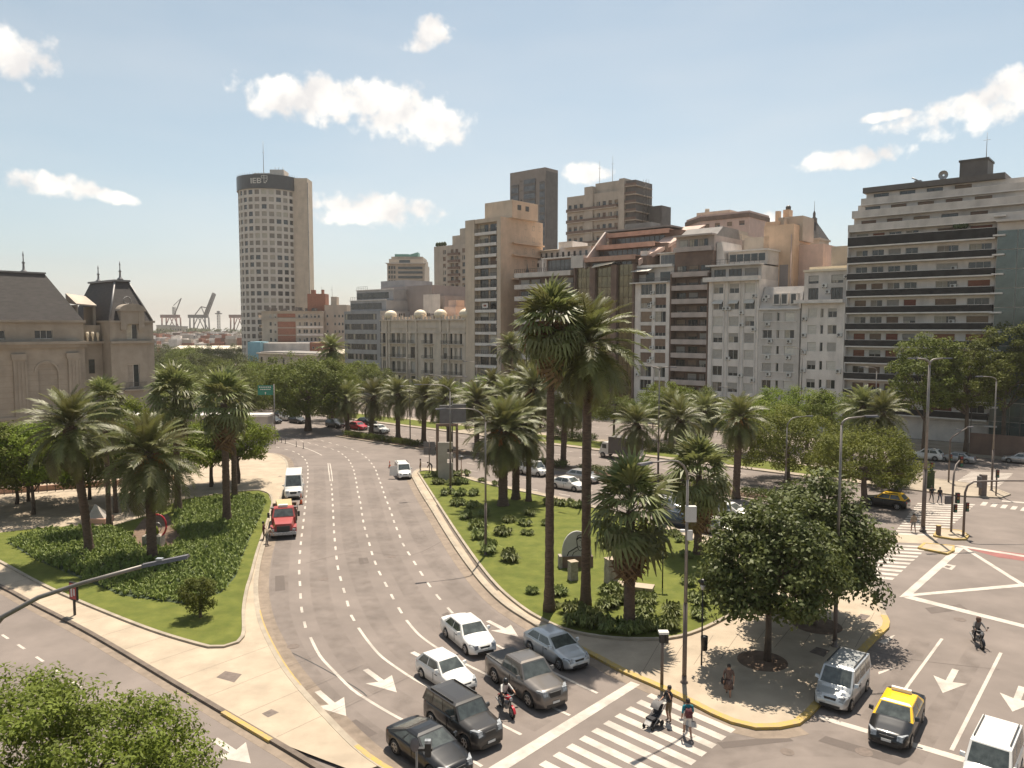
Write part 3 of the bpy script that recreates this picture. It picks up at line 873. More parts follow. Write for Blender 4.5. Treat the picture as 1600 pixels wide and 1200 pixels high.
for x, z in ((W * .42, zb + 2.6), (W * .5, zb + 1.5), (W * .9, zb + 4.0)): link('air_conditioner', ac_mesh(), t, (x, 1.49, z))
part('roof_edge', ['dome_cream'], t, lambda b: (b.box(-.1, W + .0, 1.1, 2.2, zt, zt + .35), b.box(.6, W, 2.2, 14, zt + .01, zt + .9)))
part('roof_room', ['wall_tan'], t, lambda b: b.box(W * .45, W * .98, 5, 12, zt + .9, zt + 4.6))
part('drain_pipe', 'win_dark', t, lambda b: b.tube([(.12, -.08, 0), (.12, -.08, zb)], .07, 6))

# ---- lower white building with attic
t, X, Z = row_thing('apartment_building', 'low white building with a sloping attic between two taller white buildings', 1185)
W = X(1249.5)
rows = [(Z(1217, y + 6.5), Z(1217, y - 6.5)) for y in (495, 522, 547, 574, 601, 628)]
cols = [(X(1192), X(1206)), (X(1213.5), X(1217.5)), (X(1226), X(1241))]
zb = Z(1217, 484); zt = Z(1217, 447)
part('wall', ['wall_grey'], t, lambda b: (b.box(0, W, .3, 16, 0, zb), punch(b, W, 0, zb - .01, cols, rows, 0, .3)))
for (z0, z1) in rows:
    for j, (a, b_) in enumerate(cols): put_window(t, a, .14, z0, b_ - a, z1 - z0, rng, 'win_white', ('blind_white', 'blind_grey'), .75 if j != 1 else 0, 1 if j != 1 else 0, .7)
    part('sill_band', 'slab_white', t, lambda b: (b.box(X(1189.5), X(1244), -.12, 0, z0 - .16, z0 - .02), b.box(X(1189.5), X(1244), -.1, 0, z1 + .02, z1 + .12)))
    for f in (.18, .68):
        if rng.random() < .85: link('air_conditioner', ac_mesh(), t, (W * f + rng.random() * .6, -.002, z0 - .85))
part('cornice', 'slab_white', t, lambda b: b.box(-.05, W, -.45, .6, zb, zb + .28))
part('attic_wall', ['wall_grey', 'roof_grey'], t, lambda b: b.hexa([(0, .2, zb + .28), (W, .2, zb + .28), (W, 15, zb + .28), (0, 15, zb + .28), (.1, 2.2, zt), (W - .1, 2.2, zt), (W - .1, 14, zt), (.1, 14, zt)]))
for a in (.33, .52, .74):
    part('dormer', ['wall_white', 'glass'], t, lambda b: (b.box(W * a, W * a + 1.3, .25, 2.5, zb + .9, zb + 3.0), b.box(W * a + .2, W * a + 1.1, .22, .26, zb + 1.1, zb + 2.8, 1)))
for f in (.08, .14): link('air_conditioner', ac_mesh(), t, (W * f, .2, zb + .9 + f * 9))

# ---- white building with three window columns
t, X, Z = row_thing('apartment_building', 'tall white building with three window columns and thin vertical ribs', 1106.5)
W = X(1184.6)
rows = [(Z(1146, y + 7.5), Z(1146, y - 7.5)) for y in (450.6, 476, 502, 528, 554, 580, 605.5, 631)]
cols = [(X(1114), X(1129)), (X(1138.5), X(1153.5)), (X(1163), X(1178.2))]
zb = Z(1146, 437)
part('wall', ['wall_white'], t, lambda b: (b.box(0, W, .35, 17, 0, zb), punch(b, W, 0, zb - .01, cols, rows, 0, .35)))
for r, (z0, z1) in enumerate(rows):
    for a, b_ in cols:
        o = put_window(t, a, .18, z0, b_ - a, z1 - z0, rng, 'win_white', ('blind_grey', 'blind_grey', 'blind_white'), .9 if r != 1 else .1, 1, .55)
        if r == 1: part('awning', 'blind_white', t, lambda b: b.hexa([(a, -.7, z1 - .75), (b_, -.7, z1 - .75), (b_, .02, z1 - .1), (a, .02, z1 - .1), (a, -.7, z1 - .70), (b_, -.7, z1 - .70), (b_, .02, z1 - .02), (a, .02, z1 - .02)]))
    for f in (.38, .64, .3, .88):
        if rng.random() < .3: link('air_conditioner', ac_mesh(), t, (W * f, -.002, z0 - rng.choice((.1, .9))))
for px in (1112.5, 1131, 1136.5, 1155.5, 1161, 1180):
    part('rib', 'slab_white', t, lambda b: b.box(X(px) - .07, X(px) + .07, -.16, 0, 0, zb))
link('balcony', balcony_mesh(W + 1.0, 1.3, 'slab_white', 'wall_white', .55, False, .3), t, (-.7, 0, zb))
za = Z(1146, 415)
part('attic_wall', ['wall_grey'], t, lambda b: (b.box(0, W, 1.2, 16, zb, za), punch(b, W, zb + .01, za - .01, [(W * .06, W * .3), (W * .36, W * .62), (W * .68, W * .94)], [(zb + .2, zb + 2.1)], .9, .3)))
for f in (.06, .36, .68): put_window(t, W * f, 1.02, zb + .2, W * .25, 1.9, rng, 'win_dark', ('blind_grey',), .6, 2, .9)
part('cornice', 'slab_white', t, lambda b: b.box(-.6, W + .2, -.5, 1.6, za, za + .3))
zc = Z(1146, 391)
part('roof_room', ['wall_grey', 'glass'], t, lambda b: (b.box(W * .22, W, 3.6, 14, za + .3, zc), [b.box(W * .25 + i * 1.45, W * .25 + i * 1.45 + 1.3, 3.55, 3.62, za + 1.0, zc - .5, 1) for i in range(5)]))
part('roof_edge', 'slab_white', t, lambda b: b.box(W * .18, W + .3, 2.9, 14, zc, zc + .25))
rail(t, .2, W - .1, .1, za + .3, .9)
part('roof_room', 'wall_white', t, lambda b: b.hexa([(0, 3, za + .3), (2.0, 3, za + .3), (2.0, 12, za + .3), (0, 12, za + .3), (0, 3, zc + 2.0), (1.0, 3, zc + 2.2), (1.0, 12, zc + 2.2), (0, 12, zc + 2.0)]))
part('roof_room', 'wall_tan', t, lambda b: b.box(W * .3, W * .8, 9, 13, zc + .25, zc + 3.2))

# ---- brown balcony building
t, X, Z = row_thing('apartment_building', 'narrow brown building with pinkish balcony parapets and dark recesses', 1046.2)
W = X(1105.6)
sl = [Z(1075, 427 + 21.2 * k) for k in range(11)]
zt = Z(1075, 392)
part('wall', ['wall_brown', 'wall_pink_grey'], t, lambda b: (b.box(0, W, 1.7, 16, 0, zt), b.box(0, .25, 0, 1.68, 0, sl[0]), b.box(W - .25, W, 0, 1.68, 0, sl[0])))
for k, z in enumerate(sl):
    link('balcony', balcony_mesh(W - .1, 1.6 if k else 1.5, 'wall_pink_grey', 'wall_pink_grey', .78, False, .2), t, (.05, 1.66, z - .45))
    for j, f in enumerate((.08, .40, .70)):
        put_window(t, W * f, 1.62, z - .4, W * .24, 2.0, rng, 'win_dark', ('blind_brown', 'blind_grey', 'blind_brown'), .65, 2, .4)
    rail(t, .1, W - .1, .1, z + .34, .25)
part('attic_wall', ['wall_pink_grey'], t, lambda b: b.box(0, W, 2.2, 15, zt, zt + 3.0))
for f in (.1, .36, .62): put_window(t, W * f, 2.14, zt + .4, W * .22, 2.0, rng, 'win_dark', ('blind_grey',), .4, 2)
part('roof_edge', ['wall_pink_grey'], t, lambda b: (b.box(-.1, W + .1, .9, 3, zt + 3.0, zt + 3.3), b.box(0, W, 1.0, 1.1, zt, zt + .9)))
part('roof', ['roof_grey'], t, lambda b: b.hexa([(0, 3.0, zt + 3.0), (W, 3.0, zt + 3.0), (W, 14, zt + 3.0), (0, 14, zt + 3.0), (.4, 6, zt + 5.0), (W, 6, zt + 5.0), (W, 13, zt + 5.0), (.4, 13, zt + 5.0)]))

# ---- grey building with brown blinds
t, X, Z = row_thing('apartment_building', 'grey building with square brown blinds in two columns and air conditioners', 991.5)
W = X(1045.6)
rows = [(Z(1018, y + 8.3), Z(1018, y - 8.3)) for y in (452, 473.4, 495, 516.6, 537.6, 559, 580.5, 602)]
cols = [(X(1000.5), X(1018)), (X(1022.8), X(1040))]
zb = Z(1018, 441)
part('wall', ['wall_white'], t, lambda b: (b.box(0, W, .4, 16, 0, zb), punch(b, W, 0, zb - .01, cols, rows, 0, .4)))
for r, (z0, z1) in enumerate(rows):
    for j, (a, b_) in enumerate(cols):
        put_window(t, a, .2, z0, b_ - a, z1 - z0, rng, 'win_white', ('blind_brown',), .95 if r in (1, 3, 4, 5) else .1, 2, .75)
        if rng.random() < .7: link('air_conditioner', ac_mesh(), t, ((a - .95) if j else (b_ - .8 if r % 2 else a - .9), -.002, z0 + rng.choice((.1, .7))))
link('balcony', balcony_mesh(W + .6, 1.2, 'slab_white', 'win_dark', .7, False, .22, False), t, (-.6, 0, zb))
za = Z(1018, 417)
part('attic_wall', ['wall_grey', 'glass'], t, lambda b: (b.box(0, W, 1.6, 15, zb, za), b.box(W * .2, W * .45, 1.55, 1.62, zb + .3, zb + 2.1, 1), b.box(W * .62, W * .9, 1.55, 1.62, zb + .3, zb + 2.1, 1)))
part('awning', 'blind_white', t, lambda b: b.hexa([(-.6, -.9, za - .9), (W * .45, -.9, za - .9), (W * .45, 1.58, za - .1), (-.2, 1.58, za - .1), (-.6, -.9, za - .85), (W * .45, -.9, za - .85), (W * .45, 1.58, za), (-.2, 1.58, za)]))
part('roof_room', ['wall_grey', 'glass_grey'], t, lambda b: (b.box(W * .5, W, 3, 13, za, za + 2.8), [b.box(W * .53 + i * .85, W * .53 + i * .85 + .78, 2.95, 3.02, za + .5, za + 2.5, 1) for i in range(5)]))
part('roof_edge', 'slab_white', t, lambda b: (b.box(W * .46, W, 2.4, 13, za + 2.8, za + 3.0), b.box(-.1, W, .8, 1.6, za - .05, za + .5)))
part('roof_room', ['wall_white', 'glass'], t, lambda b: (b.box(0, 1.5, 2.0, 12, za, za + 3.6), b.box(.1, 1.2, 1.7, 2.0, za, za + 1.4, 1)))

# ---- golden glass building with raked terraces
t, X, Z = row_thing('glass_office_building', 'gold mirrored glass building under three raked pinkish terraces', 897.5)
W = X(991)
zt = Z(940, 415)
part('wall', ['wall_brown'], t, lambda b: (b.box(0, W, .5, 18, 0, zt), [b.box(X(a), X(c_), -.35, .49, 0, zt) for a, c_ in ((897.5, 899), (922, 930), (955, 963.5), (988.5, 991))]))
for a, c_, n in ((899.3, 921.7, 3), (930.3, 954.7, 3), (963.8, 988.2, 3)):
    wpan = (X(c_) - X(a)) / n
    for i in range(n):
        for k in range(13):
            zz = zt - 2.35 * (k + 1)
            if zz < 0: continue
            o = link('glass_panel', shared(('gp', round(wpan, 2)), lambda: MB().box(.04, wpan - .04, 0, .07, .05, 2.30).mesh('glass_panel', [M('glass_gold')])), t, (X(a) + i * wpan, .38, zz))
            o.rotation_euler = (rng.uniform(-.012, .012), 0, rng.uniform(-.012, .012))
for k, (pa, pb, y0, y1, dy) in enumerate(((914, 992, 403, 415, 0), (924, 1022, 385, 399, 5), (944, 1044, 366, 380, 10))):
    za, zb_ = Z(pa, y0, dy), Z(pa, y1, dy)
    x0, x1 = X(pa, dy), X(pb, dy)
    part('terrace_front', ['terracotta'], t, lambda b: (b.box(x0, x1, dy - .4, dy - .1, za - 1.0, za), b.box(x0, x1, dy - .1, dy + 2.0, za - .25, za - .05)))
    part('terrace_glazing', ['wall_brown', 'glass_grey'], t, lambda b: (b.box(x0 + .3, x1 + 2, dy + 1.2, 20, za - 4.2, za - .3), [b.box(x0 + 1.2 + i * 1.25, x0 + 2.3 + i * 1.25, dy + 1.1, dy + 1.25, za - 3.0, za - 1.2, 1) for i in range(int((x1 - x0 - 2) / 1.25))]))
x0, x1 = X(944, 10), X(1046, 10); zt3 = Z(944, 363, 10)
part('roof', ['roof_grey', 'terracotta'], t, lambda b: (b.box(x0, x1, 9.8, 20, zt3 - .1, zt3 + .25), b.box(x0 + 4, x1 - 6, 12, 16, zt3 + .25, zt3 + 1.6)))
part('raked_wall', ['wall_pink'], t, lambda b: b.hexa([(X(995), .3, zt - .4), (X(996), .3, zt - .4), (X(1020, 16) + .6, 16, zt - 1), (X(1020, 16), 16, zt - 1), (X(995), .3, zt + .8), (X(996), .3, zt + .8), (X(1062, 16) + 6, 16, zt3 + .4), (X(1052, 16), 16, zt3 + .4)]))
part('raked_wall', ['wall_pink_grey'], t, lambda b: b.hexa([(X(913), -.2, zt - .4), (X(914.5), -.2, zt - .4), (X(944, 10) + .5, 10, zt - 1), (X(944, 10), 10, zt - 1), (X(913), -.2, zt + 1.4), (X(914.5), -.2, zt + 1.4), (X(944, 10) + .5, 10, zt3 + .2), (X(944, 10), 10, zt3 + .2)]))
part('awning', 'dome_cream', t, lambda b: b.hexa([(X(928), -1.2, zt - .5), (X(960), -1.2, zt + .2), (X(960), 0, zt + .7), (X(928), 0, zt + .2), (X(928), -1.2, zt - .45), (X(960), -1.2, zt + .25), (X(960), 0, zt + .76), (X(928), 0, zt + .26)]))
part('lift_room', ['wall_grey'], t, lambda b: b.box(X(893.5), X(912), -.5, 3, zt - .2, Z(900, 400)))
part('roof_room', ['wall_pink', 'win_dark'], t, lambda b: (b.box(X(1012, 8), X(1048, 8), 8, 14, zt, Z(1030, 383, 8)), b.box(X(1038, 8), X(1042, 8), 7.95, 8.05, Z(1030, 392, 8), Z(1030, 387, 8), 1)))

# ---- brown building with long balconies
t, X, Z = row_thing('apartment_building', 'dark brown building with long pale balconies and a glazed roof terrace', 803)
W = X(897)
sl = [Z(850, 424 + 18.7 * k) for k in range(11)]
part('wall', ['wall_brown'], t, lambda b: b.box(0, W, 1.9, 17, 0, sl[0] + .1))
for k, z in enumerate(sl):
    link('balcony', balcony_mesh(W * .93, 1.8, 'wall_grey', 'wall_grey', .85, False, .22), t, (.05, 1.86, z - .9))
    if k: 
        for j in range(5): put_window(t, W * (.04 + .18 * j), 1.8, z - .85, W * .15, 2.0, rng, 'win_dark', ('blind_brown', 'blind_grey'), .5, 2, .4)
rail(t, .1, W * .92, .12, sl[0] - .02, .8, 26)
part('roof_room', ['wall_brown', 'glass_grey'], t, lambda b: (b.box(W * .4, W * .98, 3.5, 14, sl[0] + .1, sl[0] + 3.0), [b.box(W * .42 + i * 1.25, W * .42 + i * 1.25 + 1.15, 3.44, 3.52, sl[0] + .3, sl[0] + 2.7, 1) for i in range(6)]))
part('pergola', 'slab_white', t, lambda b: (b.box(W * .36, W, 2.2, 3.4, sl[0] + 3.0, sl[0] + 3.25), b.box(W * .38, W * .40, 2.3, 2.5, sl[0], sl[0] + 3.0)))
part('roof_finial', 'steel_dark', t, lambda b: b.lathe([(.5, sl[0]), (.45, sl[0] + .5), (.15, sl[0] + 1.1), (.05, sl[0] + 2.2)], 8, 0, W * .12, 2.4))
# ---- white terraced building behind it
t, X, Z = row_thing('apartment_building', 'white stepped penthouse block showing above the dark brown building', 818, 153)
z0, z1 = Z(870, 405), Z(870, 388)
W = X(921)
part('wall', ['wall_white'], t, lambda b: (b.box(0, W, 0, 12, 0, z0), b.box(W * .18, W, 1.5, 12, z0, z1), b.box(W * .45, W * .66, 2.5, 9, z1, z1 + 1.8)))
part('awning', 'dome_cream', t, lambda b: (b.box(W * .18, W * .5, .3, 1.45, z1 - .4, z1 - .25), b.box(W * .6, W * .95, .3, 1.45, z1 - .1, z1 + .05)))
for i in range(9): link('window', win_mesh(.8, 1.3, 'plain', 'win_white', 0), t, (W * .2 + i * W * .085, 1.44, z0 + .6))
for i in range(11): link('window', win_mesh(.5, 1.0, 'plain', 'win_dark', 0), t, (W * .05 + i * W * .085, -.06, z0 - 1.7))
rail(t, 0, W, .06, z0, .8, 30)

# ---- tall beige tower with balcony column
t, X, Z = row_thing('apartment_tower', 'tall beige tower with one column of white balconies and a peach side wall', 727.5)
W = X(782.4); zt = Z(782, 338); DEP = 16.2
part('wall', ['wall_beige', 'wall_peach'], t, lambda b: (b.box(0, W - .05, 1.4, DEP, 0, zt), b.box(0, X(741.5), 0, 1.39, 0, zt), b.box(X(776.5), W - .05, 0, 1.39, 0, zt), b.box(X(741.5), X(776.5), .2, 1.39, zt - 1.0, zt), b.box(W - .05, W, .05, DEP, 0, zt, 1)))
x0, x1 = X(742.5), X(775.8)
for k in range(17):
    z = Z(760, 362 + 17.35 * k)
    if z < 1: break
    link('balcony', balcony_mesh(x1 - x0, 1.5, 'slab_white', 'slab_white', .25, False, .45), t, (x0, 1.38, z - .3))
    for f in (.08, .55): put_window(t, x0 + (x1 - x0) * f, 1.34, z, (x1 - x0) * .38, 1.95, rng, 'win_dark', ('blind_brown', 'blind_grey', 'blind_white'), .45, 1)
    rail(t, x0 + .05, x1 - .05, -.05, z - .05, .75, 10)
    if k % 3 == 0: link('air_conditioner', ac_mesh(), t, (x1 - 1.0, 1.3, z + 1.0))
# windows and bands of the side wall
for k in range(5):
    zz = zt - 2.3 - 4.4 * k * .66
    for d in (5.2, 9.0, 12.0, 14.6):
        o = link('window', win_mesh(.9, 1.2, 'plain', 'win_dark', 0), t, (W + .0, d, zz)); o.rotation_euler = (0, 0, pi / 2)
    if k in (1, 2, 4):
        part('ledge', 'wall_peach', t, lambda b: b.box(W, W + .9, 4.0, DEP - .3, zz - .9, zz - .55))
part('penthouse', ['wall_beige', 'wall_peach', 'win_dark'], t, lambda b: (b.box(X(758, 3), X(800, 3), 3, 13, zt, zt + 4.2), b.box(X(800, 3), X(800, 3) + .06, 3.1, 12.8, zt, zt + 4.1, 1), b.box(X(800, 3) + .06, X(800, 3) + .12, 5, 6.3, zt + 2, zt + 3.2, 2), b.box(X(800, 3) + .06, X(800, 3) + .12, 8, 9.3, zt + 2, zt + 3.2, 2)))
part('chimney', 'wall_beige', t, lambda b: b.box(X(829, 12) - 2.2, X(829, 12), 11, 13.5, zt - 1, zt + 3.4))
part('banner', ['slab_white', 'blind_red'], t, lambda b: (b.box(X(754.5), X(763), -.2, -.14, Z(758, 481), Z(758, 474)), b.box(X(756.5), X(761), -.23, -.205, Z(758, 479), Z(758, 476), 1)))

# ---- palace with shell domes
t, X, Z = row_thing('palace_building', 'ornate cream palace with four shell domes and crenellated parapet', 595.5)
W = X(727.2); zt = Z(660, 499)
fl = [Z(660, 537), Z(660, 560), Z(660, 583.5), Z(660, 606)]
hts = 3.0
cols = [(X(a), X(b_)) for a, b_ in ((597.5, 602.5), (611, 617), (620, 625), (628.5, 633.5), (641, 648), (662, 667), (671, 676), (692, 699), (703, 706.5), (710, 714), (718, 722))]
rows = [(z + .1, z + hts) for z in fl]
part('wall', ['wall_palace'], t, lambda b: (b.box(0, W, .5, 16, 0, zt), punch(b, W, 0, zt - .01, cols, rows, 0, .5)))
for (z0, z1) in rows:
    for j, (a, b_) in enumerate(cols):
        put_window(t, a, .3, z0, b_ - a, z1 - z0, rng, 'win_white' if j % 2 else 'win_dark', ('blind_grey',), .25, 1)
for z in fl[:3]:
    for a, b_ in ((596.5, 603.5), (610, 634.5), (640, 649), (660.5, 677.5), (691, 700), (702, 724)):
        link('balcony', balcony_mesh(X(b_) - X(a), .7, 'wall_palace', 'steel_dark', .85, False, .2, False), t, (X(a), 0, z))
for px in (604.5, 609, 636, 651, 689, 701):
    part('pilaster', 'wall_palace', t, lambda b: (b.box(X(px) - .28, X(px) + .28, -.3, 0, 0, zt - .6), b.box(X(px) - .4, X(px) + .4, -.42, 0, zt - .6, zt - .2)))
part('cornice', 'wall_palace', t, lambda b: (b.box(-.1, W, -.55, .8, zt - .35, zt), b.box(-.05, W, -.3, .0, Z(660, 521), Z(660, 521) + .3), b.box(-.05, W, -.25, .0, Z(660, 513), Z(660, 513) + .2)))
for i in range(24):
    x = W * i / 24
    part('merlon', 'wall_palace', t, lambda b: b.box(x + .1, x + .62 * W / 24, -.2, .25, zt, zt + .75 + .35 * (i % 3 == 0)))
dome_me = MB(); dome_me.lathe([(1.0, 0), (1.05, .15), (.9, .3), (1.15, .55), (1.62, 1.05), (1.72, 1.55), (1.6, 2.1), (1.25, 2.6), (.7, 2.95), (.15, 3.08)], 22)
dm = dome_me.mesh('dome', [M('dome_cream')])
for px in (607, 653, 684.5, 724):
    link('dome', dm, t, (X(px), .9, zt - .1), 0, (1.0, 1.0, .88))
part('roof_turret', ['wall_pink'], t, lambda b: (b.box(X(694, 4), X(712, 4), 4, 8, zt, zt + 3.3), b.box(X(699, 4), X(711, 4), 4.5, 7.5, zt + 3.3, zt + 5.0), b.box(X(686, 6), X(722, 6), 6, 13, zt, zt + 2.0), [b.box(X(688 + i * 4.5, 4), X(690 + i * 4.5, 4), 3.9, 4.4, zt, zt + 1.5) for i in range(8)]))
part('chimney', 'steel_dark', t, lambda b: [b.box(X(p, 5) - .12, X(p, 5) + .12, 5, 5.3, zt, zt + 1.8) for p in (624, 627, 631, 667, 670)])

# ---- grey office with glass bands and its blank rear volume
t, X, Z = row_thing('office_building', 'grey stepped office building with dark ribbon windows', 538)
W = X(594.3); zt = Z(566, 486)
bz = [(Z(566, 499.5 + 15.6 * k), Z(566, 490.5 + 15.6 * k)) for k in range(8)]
part('wall', ['wall_office'], t, lambda b: (b.box(0, W, .4, 14, 0, zt), punch(b, W, 0, zt - .01, [(.3, W - 1.6)], [q for q in bz if q[0] > 0], 0, .4)))
n = 8
for (z0, z1) in bz:
    if z0 < 0: continue
    ww = (W - 1.9) / n
    for i in range(n): link('window', win_mesh(ww - .04, z1 - z0, 'curtain' if rng.random() < .4 else 'plain', 'win_dark', 1), t, (.32 + i * ww, .2, z0))
for k, (pa, pb, ya, yb, dy) in enumerate(((548, 604, 470, 486, 3.), (558, 615, 454, 470, 6.))):
    z1, z0 = Z(570, ya, dy), Z(570, yb, dy)
    x0, x1 = X(pa, dy), X(pb, dy)
    part('setback_wall', ['wall_office', 'glass', 'slab_white'], t, lambda b: (b.box(x0, x1, dy, 15, z0 - .2, z1), b.box(x0 + .3, x1 - 2.0, dy - .05, dy + .01, z0 + .5, z1 - .7, 1), b.box(x0 - .1, x1, dy - .25, dy + .3, z1, z1 + .2, 2)))
    rail(t, x0, x0 + 5, dy + .1, z1 + .2, .9)
t, X, Z = row_thing('blank_wall_building', 'plain brownish grey blank wall rising behind the palace domes', 597, 150)
zz = Z(640, 447)
part('wall', ['wall_blank', 'wall_office'], t, lambda b: (b.box(0, X(676), 0, 16, 0, zz), b.box(X(676), X(691), 1, 14, 0, Z(680, 462)), b.box(X(584), X(622), 3.0, 14, zz - 2, Z(600, 438), 1)))
part('patch', 'wall_grey', t, lambda b: b.box(X(662), X(688), -.06, -.005, Z(670, 490), Z(670, 460)))

# ---- towers behind the row
def tower(name, label, px0, px1, ytop, c, wall, dep, floors, cols, zlow, blinds=('blind_brown',), frame='win_dark', wh=1.5, ww=None, balc=None, pb=.4):
    t, X, Z = row_thing(name, label, px0, c)
    W = X(px1); zt = Z((px0 + px1) / 2, ytop)
    st = (zt - 1.4 - zlow) / floors
    ww_ = ww or W / len(cols) * .6
    cc = [(W * f, W * f + ww_) for f in cols]; rr = [(zlow + st * k + .8, zlow + st * k + .8 + wh) for k in range(floors)]
    part('wall', [wall], t, lambda b: (b.box(0, W, .35, dep, 0, zt), punch(b, W, zlow - 3, zt - .01, cc, rr, 0, .35), b.box(.01, W - .01, .02, .34, 0, zlow - 3)))
    for (z0, z1) in rr:
        for a, b_ in cc: put_window(t, a, .2, z0, b_ - a, z1 - z0, rng, frame, blinds, pb, 1)
    return t, X, Z, W, zt, rr, st

t, X, Z, W, zt, rr, st = tower('apartment_tower', 'beige tower with two narrow bays behind the beige balcony tower', 679, 730, 383, 197, 'wall_tan', 16, 11, (.28, .52, .66, .86), Z(690, 505), ww=1.4, wh=1.5)
for k in range(len(rr)):
    link('balcony', balcony_mesh(W * .33, .9, 'wall_tan', 'wall_brown', .9, False, .2), t, (W * .47, 0, rr[k][0] - .75))
part('roof_plants', 'hedge_dark', t, lambda b: [b.lathe([(.1, zt), (.8, zt + .5), (.6, zt + 1.3), (.1, zt + 1.7)], 7, 0, .5 + i * 1.3, 1.2) for i in range(4)])
part('penthouse', 'wall_tan', t, lambda b: (b.box(W * .45, W, 2, 12, zt, zt + 3.5), b.box(W * .62, W * .9, 3, 9, zt + 3.5, zt + 6.0)))

t, X, Z, W, zt, rr, st = tower('office_tower', 'dark brown glass tower with pale piers behind the beige tower', 797, 851, 266, 232, 'wall_pier', 8, 16, (.30, .5), 20, ww=1.0, wh=.6, pb=0)
part('glass_bay', ['glass_grey', 'wall_dark'], t, lambda b: [b.box(W * a, W * c_, -.3, -.02, 10, zt - q) for a, c_, q in ((.05, .26, 5), (.41, .735, 3.6), (.86, .995, 5.5))])
for k in range(22):
    z = 12 + k * 2.9
    if z < zt - 6: part('spandrel', 'wall_dark', t, lambda b: [b.box(W * a, W * c_, -.36, -.31, z, z + .9) for a, c_ in ((.05, .26), (.41, .735), (.86, .995))])
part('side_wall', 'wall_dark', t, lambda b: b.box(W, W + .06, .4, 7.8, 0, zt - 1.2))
part('roof_plant_room', 'wall_dark', t, lambda b: (b.box(W * .3, W * .7, 3, 7, zt, zt + .8), b.box(W * .45, W * .5, 5, 6, zt + .8, zt + 1.3)))

t, X, Z, W, zt, rr, st = tower('apartment_tower', 'grey brown slab tower with balcony grid and a mast rising behind the row', 885, 966, 303, 215, 'wall_tan', 13, 9, tuple(.03 + .11 * i for i in range(9)), 28, ww=1.3, wh=1.5)
for (z0, z1) in rr:
    link('balcony', balcony_mesh(W * .96, .9, 'wall_tan', 'wall_brown', .8, False, .25), t, (W * .01, 0, z0 - .8))
part('tower_core', ['wall_tan'], t, lambda b: (b.box(W * .36, W * .52, -.6, 8, 0, zt + 2.4), b.box(W * .52, W * 1.02, 1, 12, zt - .1, zt + 3.4), b.box(W, W + 2.0, -.4, 12, 0, zt + 3.6)))
for k in range(12):
    z = zt + 1 - k * 2.7
    part('side_balcony', ['wall_tan', 'wall_brown'], t, lambda b: (b.box(W + 2.0, W + 6.4, -.2, 10, z - .25, z), b.box(W + 2.1, W + 6.3, -.25, -.19, z, z + .8, 1)))
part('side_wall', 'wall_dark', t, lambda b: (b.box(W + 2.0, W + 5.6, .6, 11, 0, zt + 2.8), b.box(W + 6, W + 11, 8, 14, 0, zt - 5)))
for px, h in ((935, 8), (955, 9)): antenna(t, X(px, 3), 3, zt + 3.2, h, .1)
def lattice(b, x, y, z0, z1, w=1.0, step=1.4, r=.06):
    for dx, dy in ((0, 0), (w, 0), (0, w), (w, w)): b.tube([(x + dx, y + dy, z0), (x + dx, y + dy, z1)], r, 4)
    z = z0
    while z + step <= z1:
        b.tube([(x, y, z), (x + w, y, z + step)], r * .6, 4); b.tube([(x + w, y, z), (x, y, z + step)], r * .6, 4); b.tube([(x, y, z), (x + w, y, z)], r * .6, 4); z += step
part('scaffold_mast', 'steel_dark', t, lambda b: lattice(b, W + 7.0, 3, zt - 16, zt + 3.0, 1.3))

t, X, Z, W, zt, rr, st = tower('apartment_tower', 'wide pinkish tan block with brown roof band far behind the row', 1092, 1167, 333, 212, 'wall_pink', 14, 5, (.08, .3, .55, .8), 34, ww=1.6, wh=1.2)
part('roof_band', 'wall_brown', t, lambda b: b.box(-.2, W + .2, -.4, 14.2, zt - 1.8, zt - .6))
part('side_wing', ['wall_pink', 'wall_brown'], t, lambda b: (b.prism([(0, 0), (0, 13), (-9, 15), (-9, 8)], 0, zt + .2), b.prism([(0.1, -.3), (0.1, 13), (-9.2, 15), (-9.3, 7.6)], zt - 1.7, zt - .5, 1)))
part('roof_room', 'wall_tan', t, lambda b: (b.box(-4, W * .45, 5, 12, zt, zt + 1.6), b.lathe([(.7, zt + 1.6), (.7, zt + 3)], 10, 0, -2, 8)))

# ---- peach blank walls and spired turret behind the white buildings
t, X, Z = row_thing('party_wall_building', 'peach blank walled building with chimneys above the low white building', 1190, 148)
zt = Z(1210, 352); x1 = X(1236)
part('wall', ['wall_peach', 'wall_pink'], t, lambda b: (b.box(0, x1, 0, 9, 0, zt), b.box(x1 + .02, X(1274), 3, 16, 0, Z(1250, 383, 3), 1), b.box(0, X(1212), .5, 9, zt, zt + .8)))
part('setback_wall', 'wall_tan', t, lambda b: (b.box(X(1222, 3), X(1250, 3), 3, 9, zt - 3, Z(1230, 339, 3)), b.box(X(1212, 1), X(1222, 1) - .1, 1, 5, zt, zt + 1.5)))
part('chimney', ['wall_peach', 'win_dark'], t, lambda b: (b.box(X(1207, 2), X(1213, 2), 2, 3, zt, zt + 3.0), b.box(X(1219, 4), X(1228, 4), 4, 6, zt, zt + 3.4), b.lathe([(.5, zt + 3.4), (.55, zt + 4.0), (.3, zt + 4.3)], 8, 1, X(1224, 4), 5)))
part('painted_recess', 'wall_blank', t, lambda b: b.box(X(1216), X(1229), -.05, -.004, Z(1220, 449), Z(1220, 414)))  # recess only painted: a flat darker plate on the wall face
part('drain_pipe', 'wall_pink', t, lambda b: b.tube([(x1 - .3, -.12, 5), (x1 - .3, -.12, zt - 2)], .09, 6))
t, X, Z = row_thing('spired_turret_building', 'small stone turret with dark slate roof and finial behind the peach wall', 1249, 166)
zt = Z(1262, 376)
